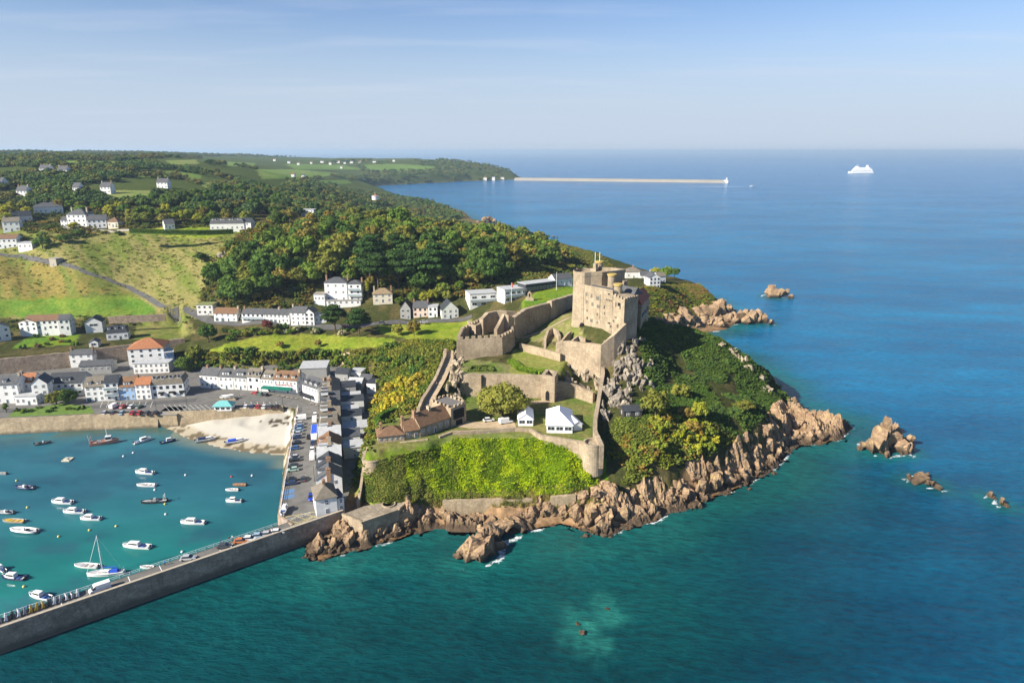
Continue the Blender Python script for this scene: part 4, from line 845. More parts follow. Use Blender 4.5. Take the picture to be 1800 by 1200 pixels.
for i, (y0, y1) in enumerate(((861,868),(870,877))):
    tag(MB().add([P(498-i,y1+1,TZ+.006)[:],P(517,y1-3,TZ+.006)[:],P(518,y0-3,TZ+.006)[:],P(499-i,y0+1,TZ+.006)[:]],[(0,1,2,3)]).build('parking_bay', BLUEP), 'pair of blue painted parking bays by the harbour railing', kind='structure')
ribbon('promenade_road', [P(-60,724,TZ),P(140,717,TZ),P(300,706,TZ),P(345,703,TZ)], 5.0, ASPH, label='road in front of the harbour terrace', lift=.006, drape=False).location.z = .012
LAWN = plain('lawn_turf', (0.12,0.20,0.03), .95, .35, .5)
flat('promenade_lawn', pz(TZ,(14,733),(166,726.5),(160,714),(110,709),(24,722)), TZ+.03, LAWN, 'green lawn of the promenade garden')
# ---------------------------------------------------------------- houses
def win_mesh(kind):
    mb = MB()
    if kind == 'sash': mb.box(-.5,.5,-.06,.04,0,1,1).box(-.40,.40,-.08,.0,.06,.94,0).box(-.04,.04,-.10,0,.06,.94,1).box(-.4,.4,-.095,0,.47,.53,1)
    elif kind == 'wide': mb.box(-.5,.5,-.06,.04,0,1,1).box(-.46,-.02,-.08,.0,.08,.92,0).box(.02,.46,-.08,.0,.08,.92,0)
    elif kind == 'door': mb.box(-.5,.5,-.06,.04,0,1,1).box(-.4,.4,-.09,.0,0.02,.95,0)
    return mb
WMESH = {k: win_mesh(k).me('window', [GLASS, FRAME]) for k in ('sash','wide','door')}
WMESH['dark'] = win_mesh('sash').me('window', [GLASS, plain('dark_frame',(0.06,0.06,0.065),.5)])
DOORM = win_mesh('door').me('door', [plain('door_paint',(0.10,0.14,0.16),.5), FRAME])
def win(e, x, y, z, w, h, rz=0, kind='sash', name='window'):
    o = link(name, DOORM if kind == 'doorp' else WMESH[kind], e); o.location = (x,y,z); o.scale = (w,1,h); o.rotation_euler = (0,0,rz); return o
def roof_gable(mb, x0, x1, y0, y1, z, rh, ov=.35, th=.16):
    ym = (y0+y1)/2; s = rh/(ym-y0)
    for ya, yb in ((y0-ov, ym), (y1+ov, ym)):
        za = z-ov*s; V = [(x0-ov*.6,ya,za),(x1+ov*.6,ya,za),(x1+ov*.6,yb,z+rh),(x0-ov*.6,yb,z+rh)]
        V += [(a,b,c+th) for a,b,c in V]
        mb.add(V, [(0,3,2,1),(4,5,6,7),(0,1,5,4),(1,2,6,5),(2,3,7,6),(3,0,4,7)])
def roof_hip(mb, x0, x1, y0, y1, z, rh, ov=.4):
    x0 -= ov; x1 += ov; y0 -= ov; y1 += ov; w = x1-x0; d = y1-y0; k = min(w, d)/2
    if w >= d: a, b = (x0+k, (y0+y1)/2), (x1-k-.01, (y0+y1)/2)
    else: a, b = ((x0+x1)/2, y0+k), ((x0+x1)/2, y1-k-.01)
    V = [(x0,y0,z-.1),(x1,y0,z-.1),(x1,y1,z-.1),(x0,y1,z-.1),(x0,y0,z+.08),(x1,y0,z+.08),(x1,y1,z+.08),(x0,y1,z+.08),(*a,z+rh),(*b,z+rh)]
    F = [(0,3,2,1),(0,1,5,4),(1,2,6,5),(2,3,7,6),(3,0,4,7)]
    F += [(4,5,9,8),(5,6,9),(6,7,8,9),(7,4,8)] if w >= d else [(4,5,8),(5,6,9,8),(6,7,9),(7,4,8,9)]
    mb.add(V, F)
def house(label, Lp, Rp, z, h, d, roof='gable', rh=2.6, wall=WHITE, rmat=SLATE, fl=2, nc=3, ns=2, chim=(), dorm=0, kind='sash', cat='house', name='house', door=True, group=None, ww=None, dormw=1.5, bay=False, balcony=0, garage=0, base=4):
    if z is None:
        z = min(G(*Lp).z, G(*Rp).z)+.2
    a, b = P(*Lp, z), P(*Rp, z); dv = b-a; w = dv.length; rz = math.atan2(dv.y, dv.x)
    e = empty(name, a, rz); tag(e, label, cat, group)
    mb = MB()
    if roof == 'gable':   # ridge along the front
        pr = [(0,-base),(d,-base),(d,h),(d/2,h+rh),(0,h)]
        V = [(0,y,q) for y,q in pr]+[(w,y,q) for y,q in pr]
        mb.add(V, [(0,1,2,3,4),(9,8,7,6,5)]+[(i,i+5,(i+1)%5+5,(i+1)%5) for i in range(5)])
    elif roof == 'front':  # gable end faces the camera
        pr = [(0,-base),(w,-base),(w,h),(w/2,h+rh),(0,h)]
        V = [(x,0,q) for x,q in pr]+[(x,d,q) for x,q in pr]
        mb.add(V, [(0,1,2,3,4),(9,8,7,6,5)]+[(i,i+5,(i+1)%5+5,(i+1)%5) for i in range(5)])
    else: mb.box(0,w,0,d,-base,h)
    o = mb.build('wall', wall, e); bmf(o)
    rb = MB()
    if roof == 'gable': roof_gable(rb, 0, w, 0, d, h+.02, rh)
    elif roof == 'front':
        t = MB(); roof_gable(t, 0, d, 0, w, h+.02, rh); rb.add([(y, x, q) for x, y, q in t.V], t.F)
    elif roof == 'hip': roof_hip(rb, 0, w, 0, d, h, rh)
    elif roof == 'flat':
        rb.box(-.25,w+.25,-.25,d+.25,h,h+.28)
    elif roof == 'mansard':
        rb.box(-.15,w+.15,-.15,d+.15,h,h+rh,top=(1.0,1.2))
    ro = rb.build('roof', rmat, e); bmf(ro)
    fh = h/max(fl,1); wh = min(1.5, fh*.55)
    wd = ww or min(1.3, w/nc*.45) if nc else 1
    for f in range(fl):
        for c in range(nc):
            x = w*(c+.5)/nc
            if f == 0 and door and c == nc//2: win(e, x, -.02, 0, 1.1, 2.1, 0, 'doorp', 'door')
            elif f == 0 and garage and c < garage: win(e, x, -.02, 0, min(2.4,w/nc*.85), 2.2, 0, 'doorp', 'garage_door')
            else: win(e, x, -.02, f*fh+fh*.32, wd, wh, 0, kind)
        for c in range(ns):
            y = d*(c+.5)/ns
            win(e, -.02, y, f*fh+fh*.32, min(1.0,d/ns*.4), wh*.9, -math.pi/2, kind); win(e, w+.02, y, f*fh+fh*.32, min(1.0,d/ns*.4), wh*.9, math.pi/2, kind)
    for c in chim:
        x = w*c; zt = h+(rh if roof in ('gable','hip') else .6)
        q = MB().box(x-.45,x+.45,d/2-.7,d/2+.7,h*.8,zt+1.0).box(x-.55,x+.55,d/2-.8,d/2+.8,zt+1.0,zt+1.18).build('chimney', BEIGE if rng.random() < .6 else BRICK, ro)
        pm = MB()
        for yy in (-.35,.35): 
            p_ = MB().lathe([(.16,zt+1.18),(.13,zt+1.7)],8,(x,d/2+yy)).build('chimney_pot', BRICK, ro)
    for k in range(dorm):
        x = w*(k+.5)/dorm; s = rh/(d/2) if roof == 'gable' else 3
        y0 = d*.08; zb = h+y0*s-.1; dw = dormw
        q = MB().box(x-dw/2,x+dw/2,y0,d*.42,zb,zb+1.55).build('dormer', wall, ro)
        MB().box(x-dw/2-.2,x+dw/2+.2,y0-.25,d*.46,zb+1.55,zb+1.72).build('dormer_roof', rmat, ro)
        win(q, x, y0-.02, zb+.3, dw*.75, 1.05, 0, kind)
    if bay:
        q = MB().box(w*.12,w*.42,-1.0,0,-1,h*.95).build('bay_window', wall, e)
        for f in range(fl): win(q, w*.27, -1.02, f*fh+fh*.3, w*.22, wh, 0, 'wide')
    for k in range(balcony):
        zb = fh*(k+1)-.15; q = MB().box(0,w,-1.5,0,zb-.2,zb).build('balcony', wall, e)
        MB().box(.05,w-.05,-1.5,-1.44,zb,zb+.95).build('balustrade', plain('balcony_glass',(0.25,0.33,0.36),.15,.1,spec=.6), q)
    return e
H_ = house
# harbour terrace, left of the car park
H_('white terraced house with grey roof at the left edge of the harbour front', (-8,710),(36,708), TZ, 9.5, 9, 'gable', 3, rmat=SLATE, fl=3, nc=3, chim=(.95,), dorm=1)
H_('white terrace house with orange tiled roof and two dormers, left part of the harbour front', (37,700),(64,699), TZ, 8, 8, 'gable', 3.4, rmat=ORANGE, fl=2, nc=3, dorm=2, chim=(.02,))
H_('tall white gabled house beside the dark glass fronted building', (60,707),(88,705), TZ, 9, 8, 'front', 3.0, rmat=SLATE, fl=3, nc=2)
H_('low white flat house in front of the white gabled house', (28,712),(66,711), TZ, 4.2, 5, 'flat', wall=WHITE, rmat=LEAD, fl=1, nc=4)
H_('modern house with dark slate gable and full width glass balconies', (89,697),(148,694), TZ, 6.6, 11, 'gable', 3.6, wall=OFFW, rmat=DSLATE, fl=2, nc=5, kind='wide', balcony=1, dorm=1, dormw=4)
H_('grey roofed terrace house with two small dormers beside the dark slate building', (152,706),(186,704), TZ, 7.4, 9, 'gable', 3.4, rmat=OLDT, fl=3, nc=3, dorm=2, garage=2)
H_('narrow white terrace house with stacked balconies', (187,705),(211,703), TZ, 9, 9, 'gable', 2.4, rmat=DSLATE, fl=3, nc=2, kind='wide', balcony=2)
H_('terrace house with brown tiled roof and pale blue ground floor', (212,703),(239,702), TZ, 6.6, 8.5, 'gable', 3.6, wall=BLUEW, rmat=BROWN, fl=2, nc=3, dorm=1, dormw=3)
H_('white terrace house with bright orange roof left of the corner pub', (240,702),(267,701), TZ, 7.4, 8.5, 'gable', 2.6, rmat=ORANGE, fl=3, nc=3, chim=(.02,))
pub = H_('white corner pub with grey mansard roof and black ground floor awnings', (268,700),(325,696), TZ, 6.6, 11, 'mansard', 2.8, rmat=OLDT, fl=2, nc=5, ns=3, kind='dark', dorm=4)
for k in range(3): MB().add([(3+k*4.6,-.05,3),(5.6+k*4.6,-.05,3),(5.6+k*4.6,-1.1,2.3),(3+k*4.6,-1.1,2.3)],[(0,1,2,3),(3,2,1,0)]).build('awning', BLACKP, pub)
H_('long dark roofed outbuilding behind the terrace', (140,655),(196,652), 7, 3.5, 9, 'gable', 1.8, wall=GREYW, rmat=SLATE, fl=1, nc=5, door=False)
H_('white cottage with slate roof against the long stone wall', (124,640),(164,638), 8, 5.4, 6, 'gable', 2.0, rmat=SLATE, fl=2, nc=3, chim=(.03,.97))
H_('large white house with orange hipped roof above the harbour terrace', (227,640),(290,636), 8.5, 8.2, 15, 'hip', 4.2, rmat=ORANGE, fl=3, nc=4, ns=3, kind='wide')
H_('low white range with pale flat roof below the orange hipped house', (236,657),(298,655), TZ, 5.5, 7, 'flat', rmat=LEAD, fl=2, nc=7, door=False)
H_('blue grey lean-to beside the orange hipped house', (291,636),(307,634), 9, 5, 8, 'flat', wall=BLUEW, rmat=LEAD, fl=2, nc=2, door=False)
# gardens and villas above the long wall
H_('white house cut by the left edge of the picture above the gardens', (-20,600),(20,594), 14.5, 7, 9, 'front', 2.8, rmat=SLATE, fl=2, nc=3, kind='wide')
H_('long white villa with brown roof above a bright garden', (46,581),(104,579), 17, 5.8, 9, 'gable', 2.6, rmat=BROWN, fl=2, nc=6, kind='wide')
H_('slate gabled wing at the right end of the long white villa', (105,580),(124,579), 17, 6.2, 8, 'gable', 2.4, rmat=SLATE, fl=2, nc=2, kind='wide')
H_('projecting white gable in front of the long white villa', (35,582),(66,582), 16.6, 5.4, 5, 'front', 1.8, rmat=BROWN, fl=2, nc=3, kind='wide')
H_('white garage house with black roof beside a dark yard', (150,577),(180,575), 16.5, 3.4, 9, 'front', 2.8, rmat=DSLATE, fl=1, nc=1, ww=4.5, kind='wide', door=False)
H_('white house with dark slate upper storey above the long wall', (188,598),(226,595), 13.6, 4.0, 8, 'mansard', 3.0, rmat=DSLATE, fl=1, nc=4, dorm=3, chim=(.98,))
H_('small white garage with grey gable beside the drive', (157,610),(173,609), 13.6, 2.6, 5, 'front', 1.4, rmat=SLATE, fl=1, nc=1, ww=2.4, kind='wide', door=False, cat='garage', name='garage')
# right harbour terrace
H_('white end house with slate roof at the left end of the right hand terrace', (353,681),(385,683), TZ, 6.8, 8, 'gable', 2.8, rmat=SLATE, fl=2, nc=4, chim=(.25,.98), dorm=0)
H_('white terrace house with wide dormer, second in the right hand terrace', (386,683),(411,684), TZ, 6.6, 8, 'gable', 3.0, rmat=SLATE, fl=2, nc=3, dorm=1, dormw=3.4, chim=(.97,))
H_('grey fronted terrace house with wide dormer, third in the right hand terrace', (412,684),(435,685.5), TZ, 6.6, 8, 'gable', 3.0, wall=OFFW, rmat=SLATE, fl=2, nc=3, dorm=1, dormw=3.4)
H_('white house with twin dark gables in the right hand terrace', (436,685.5),(459,687), TZ, 7.2, 8, 'gable', 3.2, rmat=OLDT, fl=2, nc=2, dorm=2, dormw=1.9, chim=(.95,), kind='dark')
cafe = H_('white hotel with grey bay dormer left of the long brown roof', (460,687),(482,689), TZ, 6.6, 8.5, 'gable', 3.0, rmat=OLDT, fl=2, nc=4, dorm=1, dormw=3.6, chim=(.98,))
hotel = H_('long hotel with brown roof, three dormers and red window boxes above a green awning', (483,689),(523,692), TZ, 6.8, 9, 'gable', 3.2, rmat=BROWN, fl=2, nc=6, dorm=3, chim=(.97,))
REDF = plain('red_flowers', (0.42,0.03,0.04), .9, .4, 6)
for k in range(6): MB().box(.6+k*1.62,1.6+k*1.62,-.4,-.1,4.0,4.35).build('window_box', REDF, hotel)
hl = hotel.location; 
o = MB().add([(-6,-.1,3.1),(9.6,-.1,3.1),(9.6,-3.0,2.3),(-6,-3.0,2.3)],[(0,1,2,3),(3,2,1,0)]).build('green_awning', GREENF, hotel)
H_('white building with slate dormers and a long grey awning at the corner of the quay', (533,699),(559,708), TZ, 7.0, 10, 'gable', 3.0, rmat=SLATE, fl=2, nc=5, dorm=3, chim=(.97,))
aw = [o for o in COL.objects if o.get('label','').startswith('white building with slate dormers')][0]
MB().add([(0,-.1,2.9),(8.6,-.1,2.9),(8.6,-2.6,2.2),(0,-2.6,2.2)],[(0,1,2,3),(3,2,1,0)]).build('grey_awning', DSLATE, aw)
H_('large pale flat roofed hall behind the terrace', (528,668),(575,666), 7.5, 6, 13, 'flat', wall=GREYW, rmat=LEAD, fl=1, nc=0, ns=0, door=False)
# pier street row: far to near, fronts face the harbour
PA, PB = P(567,695,6), P(558,872,6)
rows = [(0,.10,7.6,OFFW,OLDT,'gable','beige gabled house at the far end of the pier street'),(.10,.20,7.6,WHITE,OLDT,'gable','white house with pale roof, second from the far end of the pier street'),(.20,.29,8.0,WHITE,SLATE,'front','white house with black roof and balconies, third along the pier street'),
 (.29,.38,7.4,CREAM,SLATE,'gable','cream house with beige chimneys, fourth along the pier street'),(.38,.47,7.6,WHITE,OLDT,'front','tall white house, fifth along the pier street'),(.47,.56,6.8,WHITE,OLDT,'mansard','white house with mansard roof midway along the pier street'),
 (.56,.66,6.6,WHITE,LEAD,'front','white house with weathered roof, seventh along the pier street'),(.66,.75,6.6,OFFW,BROWN,'gable','off white house, eighth along the pier street'),(.75,.84,6.4,WHITE,LEAD,'front','white house with flat grey slopes, ninth along the pier street'),(.84,.92,6.4,WHITE,DSLATE,'gable','white house with dark blue slate, tenth along the pier street'),(.92,1.0,6.0,WHITE,SLATE,'gable','white house next to the hipped end house of the pier street')]
def pxl(v): 
    a, b = PX(v.x, v.y, v.z); return (float(a), float(b))
for t0, t1, h, wl, rm, rt, lab in rows:
    a, b = PA.lerp(PB, t0), PA.lerp(PB, t1-.002)
    H_(lab, pxl(a), pxl(b), TZ, h, 8.5, rt, 2.6, wall=wl, rmat=rm, fl=3 if h > 7 else 2, nc=3, ns=2, chim=(.98,), dorm=2 if h > 7 else 1, base=2)
annex = [(.02,.10,7.0,GREYW,DSLATE),(.11,.19,4.6,WHITE,LEAD),(.20,.27,6.2,WHITE,DSLATE),(.28,.36,4.4,OFFW,LEAD),(.37,.44,6.0,WHITE,DSLATE),(.46,.54,4.2,WHITE,LEAD),(.56,.64,5.2,WHITE,SLATE),(.66,.73,4.4,OFFW,LEAD)]
dn = (PB-PA).normalized(); up_ = Vector((-dn.y, dn.x, 0)); up_ = up_ if up_.x > 0 else -up_
for i, (t0, t1, h, wl, rm) in enumerate(annex):
    off = 8.8 + (i % 2)*.4; a, b = PA.lerp(PB, t0)+up_*off, PA.lerp(PB, t1)+up_*off
    H_('flat roofed rear annexe behind the pier street houses', pxl(a), pxl(b), TZ, h, 7+(i%3)*1.5, 'flat', wall=wl, rmat=rm, fl=2, nc=2, ns=1, door=False, group='rear annexes of the pier street', cat='annexe', name='annexe')
for i, (px, py, w, h) in enumerate(((590,672,22,5),(615,668,20,4.4),(632,680,20,4),(645,690,16,5),(612,690,24,5))):
    H_('low yard building between the hall and the castle bank', (px,py),(px+w,py+1), TZ+.5, h, 7, 'gable' if i % 2 == 0 else 'flat', 1.8, wall=[GREYW,WHITE][i%2], rmat=[DSLATE,LEAD,SLATE][i%3], fl=1, nc=2, ns=1, door=False, group='yard buildings', name='outbuilding', cat='outbuilding')
H_('white house with hipped slate roof at the pier root, gable to the sea', (557,909),(594,902), TZ, 6.2, 9, 'hip', 3.2, rmat=OLDT, fl=2, nc=1, ns=2, chim=(.5,), door=False, ww=1.0)
H_('narrow white lean-to behind the hipped house at the pier root', (595,901),(606,898), TZ, 5.2, 6, 'flat', rmat=SLATE, fl=2, nc=1, door=False)
# hillside row behind the green
H_('flat roofed grey villa at the left end of the hillside row', (347,553),(375,553), None, 6.2, 8, 'flat', wall=OFFW, rmat=plain('green_roof',(0.2,0.22,0.08),.9), fl=2, nc=3, kind='wide', door=False)
H_('white bungalow with brown tiled roof near the left end of the hillside row', (377,564),(417,565), None, 5.0, 8, 'gable', 2.6, rmat=BROWN, fl=2, nc=4, chim=(.97,), garage=2)
H_('long white house with grey roof, left half of the pair on the hillside row', (426,566),(466,567), None, 5.4, 8, 'gable', 2.4, rmat=SLATE, fl=2, nc=5, balcony=1, kind='wide', chim=(.03,))
H_('long white house with dark garages, right half of the pair on the hillside row', (467,567),(509,568), None, 5.4, 8, 'gable', 2.4, rmat=SLATE, fl=2, nc=6, chim=(.5,), garage=3)
H_('tall white gabled house in the hillside row left of the big pine', (512,570),(538,571), None, 7.4, 8, 'gable', 3.0, rmat=SLATE, fl=3, nc=3, chim=(.03,))
H_('white gabled front wing left of the big pine', (536,571),(553,571), None, 7.2, 9, 'front', 2.6, rmat=SLATE, fl=3, nc=2, kind='dark')
H_('white flat roofed extension right of the tall gabled house', (554,569),(574,568), None, 5, 7, 'flat', rmat=LEAD, fl=1, nc=3, door=False)
H_('grand white Georgian villa with slate hipped roof below the wood', (572,530),(611,530), None, 12.2, 11, 'hip', 2.6, rmat=SLATE, fl=3, nc=3, ns=3, chim=(.02,.98), ww=1.2)
H_('white wing with balconies right of the grand villa', (613,529),(636,529), None, 11.0, 9, 'hip', 1.8, rmat=SLATE, fl=3, nc=2, chim=(.98,), balcony=2, kind='wide')
H_('white terrace walls left of the grand villa', (552,530),(571,530), None, 4.5, 7, 'flat', rmat=PAVE, fl=1, nc=3, door=False)
H_('white terrace below the grand villa', (574,536),(634,535), None, 2.6, 2, 'flat', rmat=PAVE, fl=1, nc=6, door=False)
H_('cream house with tan hipped roof below the dark pines', (656,532),(690,531), None, 5.4, 9, 'hip', 3.0, wall=CREAM, rmat=TAN, fl=2, nc=3, chim=(.06,.94))
H_('dark slate gabled house right of the tan roofed house', (704,560),(722,560), None, 6.4, 9, 'front', 4.4, wall=GREYW, rmat=DSLATE, fl=2, nc=2, kind='wide')
H_('pink gabled house with slate roof on the castle road', (726,557),(752,557), None, 5.8, 9, 'gable', 3.2, wall=PINK, rmat=SLATE, fl=2, nc=3, chim=(.03,.97), kind='dark')
H_('white house with roof balcony right of the pink house', (753,557),(769,557), None, 6.2, 8, 'flat', rmat=LEAD, fl=2, nc=2, kind='dark')
H_('white gabled house with dark eaves left of the modern villa', (777,560),(806,558), None, 5.4, 9, 'front', 5.0, rmat=DSLATE, fl=2, nc=3)
H_('modern white villa with curved balconies left of the castle', (826,541),(874,538), None, 8.4, 12, 'flat', rmat=LEAD, fl=2, nc=3, kind='wide', balcony=1, ww=3, ns=2, door=False)
H_('modern white villa behind the bell gable', (887,533),(926,529), None, 8.0, 11, 'flat', rmat=LEAD, fl=2, nc=4, kind='wide', balcony=1, ww=2.4, door=False)
H_('long dark glazed pavilion with flat roof above the upper lawn', (924,516),(978,509), 37.5, 5.4, 9, 'flat', wall=DSLATE, rmat=LEAD, fl=1, nc=9, kind='wide', ww=1.8, door=False)
H_('white house with solar panelled slate roof behind the keep bastion', (975,504),(1006,501), 39, 4.6, 8, 'gable', 2.6, rmat=SLATE, fl=1, nc=4)
H_('house with grey brown hipped roofs behind the keep', (1100,489),(1128,489), None, 5, 10, 'hip', 3, wall=OFFW, rmat=OLDT, fl=1, nc=3, chim=(.5,))
H_('grey roofed annexe between the two houses on the headland', (1125,494),(1146,494), None, 4.4, 9, 'gable', 2.4, wall=OFFW, rmat=SLATE, fl=1, nc=3, chim=(.9,))
H_('white gabled house with arched terrace on the headland', (1141,508),(1160,507), None, 8.2, 9, 'front', 2.6, rmat=SLATE, fl=3, nc=3, kind='dark')
H_('low white wing right of the arched terrace on the headland', (1156,497),(1170,496), None, 5, 8, 'gable', 2.4, rmat=OLDT, fl=1, nc=2)
# villas on the ridge and plateau
H_('grand white house with slate roof and chimneys on the ridge above the field', (120,399),(153,399), None, 10, 12, 'hip', 4, rmat=SLATE, fl=3, nc=4, chim=(.1,.9), kind='wide')
H_('low white wing at the right of the grand ridge house', (154,400),(188,399), None, 6, 10, 'gable', 3.4, rmat=SLATE, fl=2, nc=4, kind='wide')
H_('white wing at the left of the grand ridge house', (108,399),(119,399), None, 5.5, 9, 'gable', 2.6, rmat=SLATE, fl=2, nc=2)
H_('white house with many round chimneys behind the grand ridge house', (60,377),(112,375), None, 6, 14, 'hip', 3.6, rmat=SLATE, fl=1, nc=6, chim=(.1,.45,.7,.95))
H_('dark roofed long house left of the many chimneyed house', (22,391),(58,389), None, 5, 10, 'gable', 3.6, wall=OFFW, rmat=DSLATE, fl=1, nc=4, chim=(.05,))
H_('white house with bay windows at the left end of the ridge', (6,407),(36,406), None, 7.6, 9, 'gable', 3, rmat=OLDT, fl=2, nc=3, chim=(.1,))
H_('white villa with brown roof and long terrace low on the left ridge', (-12,437),(31,436), None, 7.4, 10, 'gable', 2.6, rmat=BROWN, fl=2, nc=5, kind='wide')
H_('flat white annexe beside the brown roofed villa on the left ridge', (32,437),(57,437), None, 4.2, 8, 'flat', rmat=LEAD, fl=1, nc=3, door=False)
H_('long low white house with dormers on the ridge right of the field', (370,406),(430,405), None, 5.6, 10, 'mansard', 3.6, rmat=SLATE, fl=1, nc=7, dorm=4, dormw=3)
H_('white gable at the right end of the long low ridge house', (429,405),(442,405), None, 6.6, 9, 'gable', 3, rmat=DSLATE, fl=2, nc=1)
H_('brown roofed house beside the grand ridge house', (190,399),(208,399), None, 4.4, 9, 'hip', 3.2, wall=CREAM, rmat=BROWN, fl=1, nc=3)
H_('white cottage half hidden by trees left of the long low ridge house', (290,403),(308,402), None, 4.4, 9, 'gable', 3, rmat=SLATE, fl=1, nc=3)
for px, py, w, lab in ((129,341,11,'tiny white gabled cottage among the trees on the plateau'),(177,340,18,'white farmhouse with twin chimneys beside the far meadow'),(276,331,19,'white house with tall chimneys behind the far meadow'),(30,347,18,'white cottage at the far left among the trees'),(102,308,16,'pale house far off on the left plateau'),(70,306,18,'grey roofed farm far off on the left plateau'),(0,331,5,'white house at the left edge far behind'),(530,381,22,'white flat building hidden in the wood')):
    H_(lab, (px,py),(px+w,py), None, 6.5, 9, 'gable' if px != 530 else 'flat', 4, rmat=SLATE if px != 530 else LEAD, fl=2, nc=3, chim=(.05,.95) if w > 12 and px != 530 else ())
for i, (px, py, w) in enumerate(((505,287,8),(522,290,7),(545,288,6),(563,286,9),(578,289,7),(592,286,8),(604,288,6),(615,287,9),(630,286,7),(655,286,9),(598,296,6),(512,312,9),(530,313,8),(690,284,7),(850,315,9),(865,314,8),(880,315,10),(480,283,7))):
    H_('tiny white house on the far headland', (px,py),(px+w*.62,py), None, 6.5, 9, 'gable', 3.5, rmat=[SLATE,OLDT,BROWN][i%3], fl=1, nc=2, ns=0, door=False, group='houses on the far headland', base=12)
H_('small concrete lookout hut beside the hillside lane', (88,467),(100,468), None, 5.2, 5, 'flat', wall=plain('concrete',(0.34,0.31,0.26),.9,.25), rmat=plain('concrete',(0.34,0.31,0.26)), fl=1, nc=1, door=True, cat='hut', name='hut')
H_('small dark timber hut on the shaded side of the castle hill', (1096,735),(1128,733), None, 2.8, 5, 'gable', 1.4, wall=plain('dark_timber',(0.05,0.045,0.04),.9), rmat=DSLATE, fl=1, nc=2, ns=1, door=False, cat='hut', name='hut')
# castle houses
H_('tall brown roofed castle house with skylights and chimneys in the lower ward', (739,769),(791,751), 22, 4.2, 7.5, 'gable', 3.8, wall=CASTLE, rmat=BROWN, fl=1, nc=5, chim=(.02,.5))
ch = [o for o in COL.objects if o.get('label','').startswith('tall brown roofed castle')][0]
for x in (3.2,6.2,9.2): 
    q = MB().add([(x,1.5,5.86),(x+1.1,1.5,5.86),(x+1.1,2.6,6.97),(x,2.6,6.97)],[(0,1,2,3)]).build('skylight', plain('skylight_glass',(0.35,0.42,0.5),.1,.1,spec=.8), ch)
H_('middle castle house with red brown roof', (712,773),(738,769), 22, 3.4, 7, 'gable', 3.0, wall=CASTLE, rmat=BROWN, fl=1, nc=2, chim=(.02,.97))
H_('low castle house with hipped brown roof at the left end of the lower ward', (665,779),(711,774), 22, 2.4, 7, 'hip', 2.4, wall=CASTLE, rmat=BROWN, fl=1, nc=5, chim=(.15,), door=False)
# marquees
t1 = H_('large white marquee with pale roof panels in the lower ward', (961,760),(1006,761), 22.1, 3.0, 15, 'hip', 3.6, wall=WFAB, rmat=WFAB, fl=1, nc=3, ns=4, kind='wide', ww=2.6, door=False, cat='tent', name='marquee', base=.1)
H_('narrow white side tent attached to the right of the large marquee', (1008,757),(1023,755), 22.1, 2.4, 13, 'front', 1.0, wall=WFAB, rmat=WFAB, fl=1, nc=0, ns=0, door=False, cat='tent', name='marquee', base=.1)
H_('smaller white marquee left of the large one', (911,748),(937,748), 22.1, 2.6, 10, 'front', 2.0, wall=WFAB, rmat=WFAB, fl=1, nc=2, ns=3, kind='wide', ww=2.2, door=False, cat='tent', name='marquee', base=.1)
# battery platform by the rocks, sea wall on the foreshore
def poly_wall(name, label, pts, z, zb, mat, top, cat='wall'):
    q = [P(x,y,z) for x,y in pts]; e = empty(name, (q[0].x,q[0].y,zb)); tag(e, label, cat); pl = [(p.x-q[0].x, p.y-q[0].y) for p in q]
    MB().prism(pl, 0, z-zb, 0, 1).build('platform_body', [mat, top], e); return e
gb = poly_wall('gun_battery', 'low stone gun battery platform on the rocks beside the pier root', [(601,904),(637,919),(700,897),(716,882),(690,880),(640,889)], 7.2, -1, CASTLE, stone('battery_paving', (0.30,0.25,0.185), (0.38,0.32,0.24), .5, .08), 'platform')
q0 = P(601,904,7.2)
for (xa, ya), (xb, yb) in (((602,905),(637,920)),((638,919),(699,898)),((701,896),(715,883))):
    pa, pb = P(xa,ya,7.2), P(xb,yb,7.2); dd = pb-pa; o = MB().box(0, dd.length, -.35, .35, 0, .7).build('parapet', CASTLE, gb); o.location = (pa.x-q0.x, pa.y-q0.y, 8.2); o.rotation_euler = (0,0,math.atan2(dd.y,dd.x))
pe = P(683,886.5,7.2); o = MB().lathe([(2.3,0),(2.3,.45),(1.9,.45),(1.9,0)],20).build('gun_ring', CASTLE, gb); o.location = (pe.x-q0.x, pe.y-q0.y, 8.2)
vwall('foreshore_wall', 'weathered stone retaining wall on the foreshore below the castle bank', [(778,879,7.1),(815,878,7.2),(850,877,7.0),(895,876,7.2),(936,874.5,7.1)], -1, 1.4, SEAWALL, batter=.8)
vwall('foreshore_wall', 'short broken foreshore wall between the rock buttresses', [(968,872,8),(1012,869,8.4)], 0, 1.2, SEAWALL, batter=.4)
vwall('field_wall', 'low stone wall below the hillside lane', [(190,556,23.5),(240,554,23.5),(290,552,23.2)], 19, .6, DARKST)
# paths and lanes
def gl(*pts): return [G(x,y) for x,y in pts]
ribbon('hillside_lane', gl((-20,446),(40,452),(95,463),(150,480),(190,492),(230,508),(262,525),(290,543),(315,553)), 3.4, ASPH, label='narrow lane climbing across the hillside field', lift=.25)
ribbon('castle_road', gl((318,556),(370,566),(430,570),(500,573),(570,576),(640,573),(700,566),(770,565),(830,556)), 5.5, ASPH, label='road in front of the hillside houses', lift=.3)
ribbon('footpath', gl((560,648),(600,638),(640,628),(680,616),(700,603)), 2.6, SAND, label='footpath climbing from the quay to the green', lift=.2)
ribbon('hill_track', gl((120,402),(160,404),(210,406),(230,405)), 4, GRAVEL, label='gravel drive along the ridge', lift=.2)
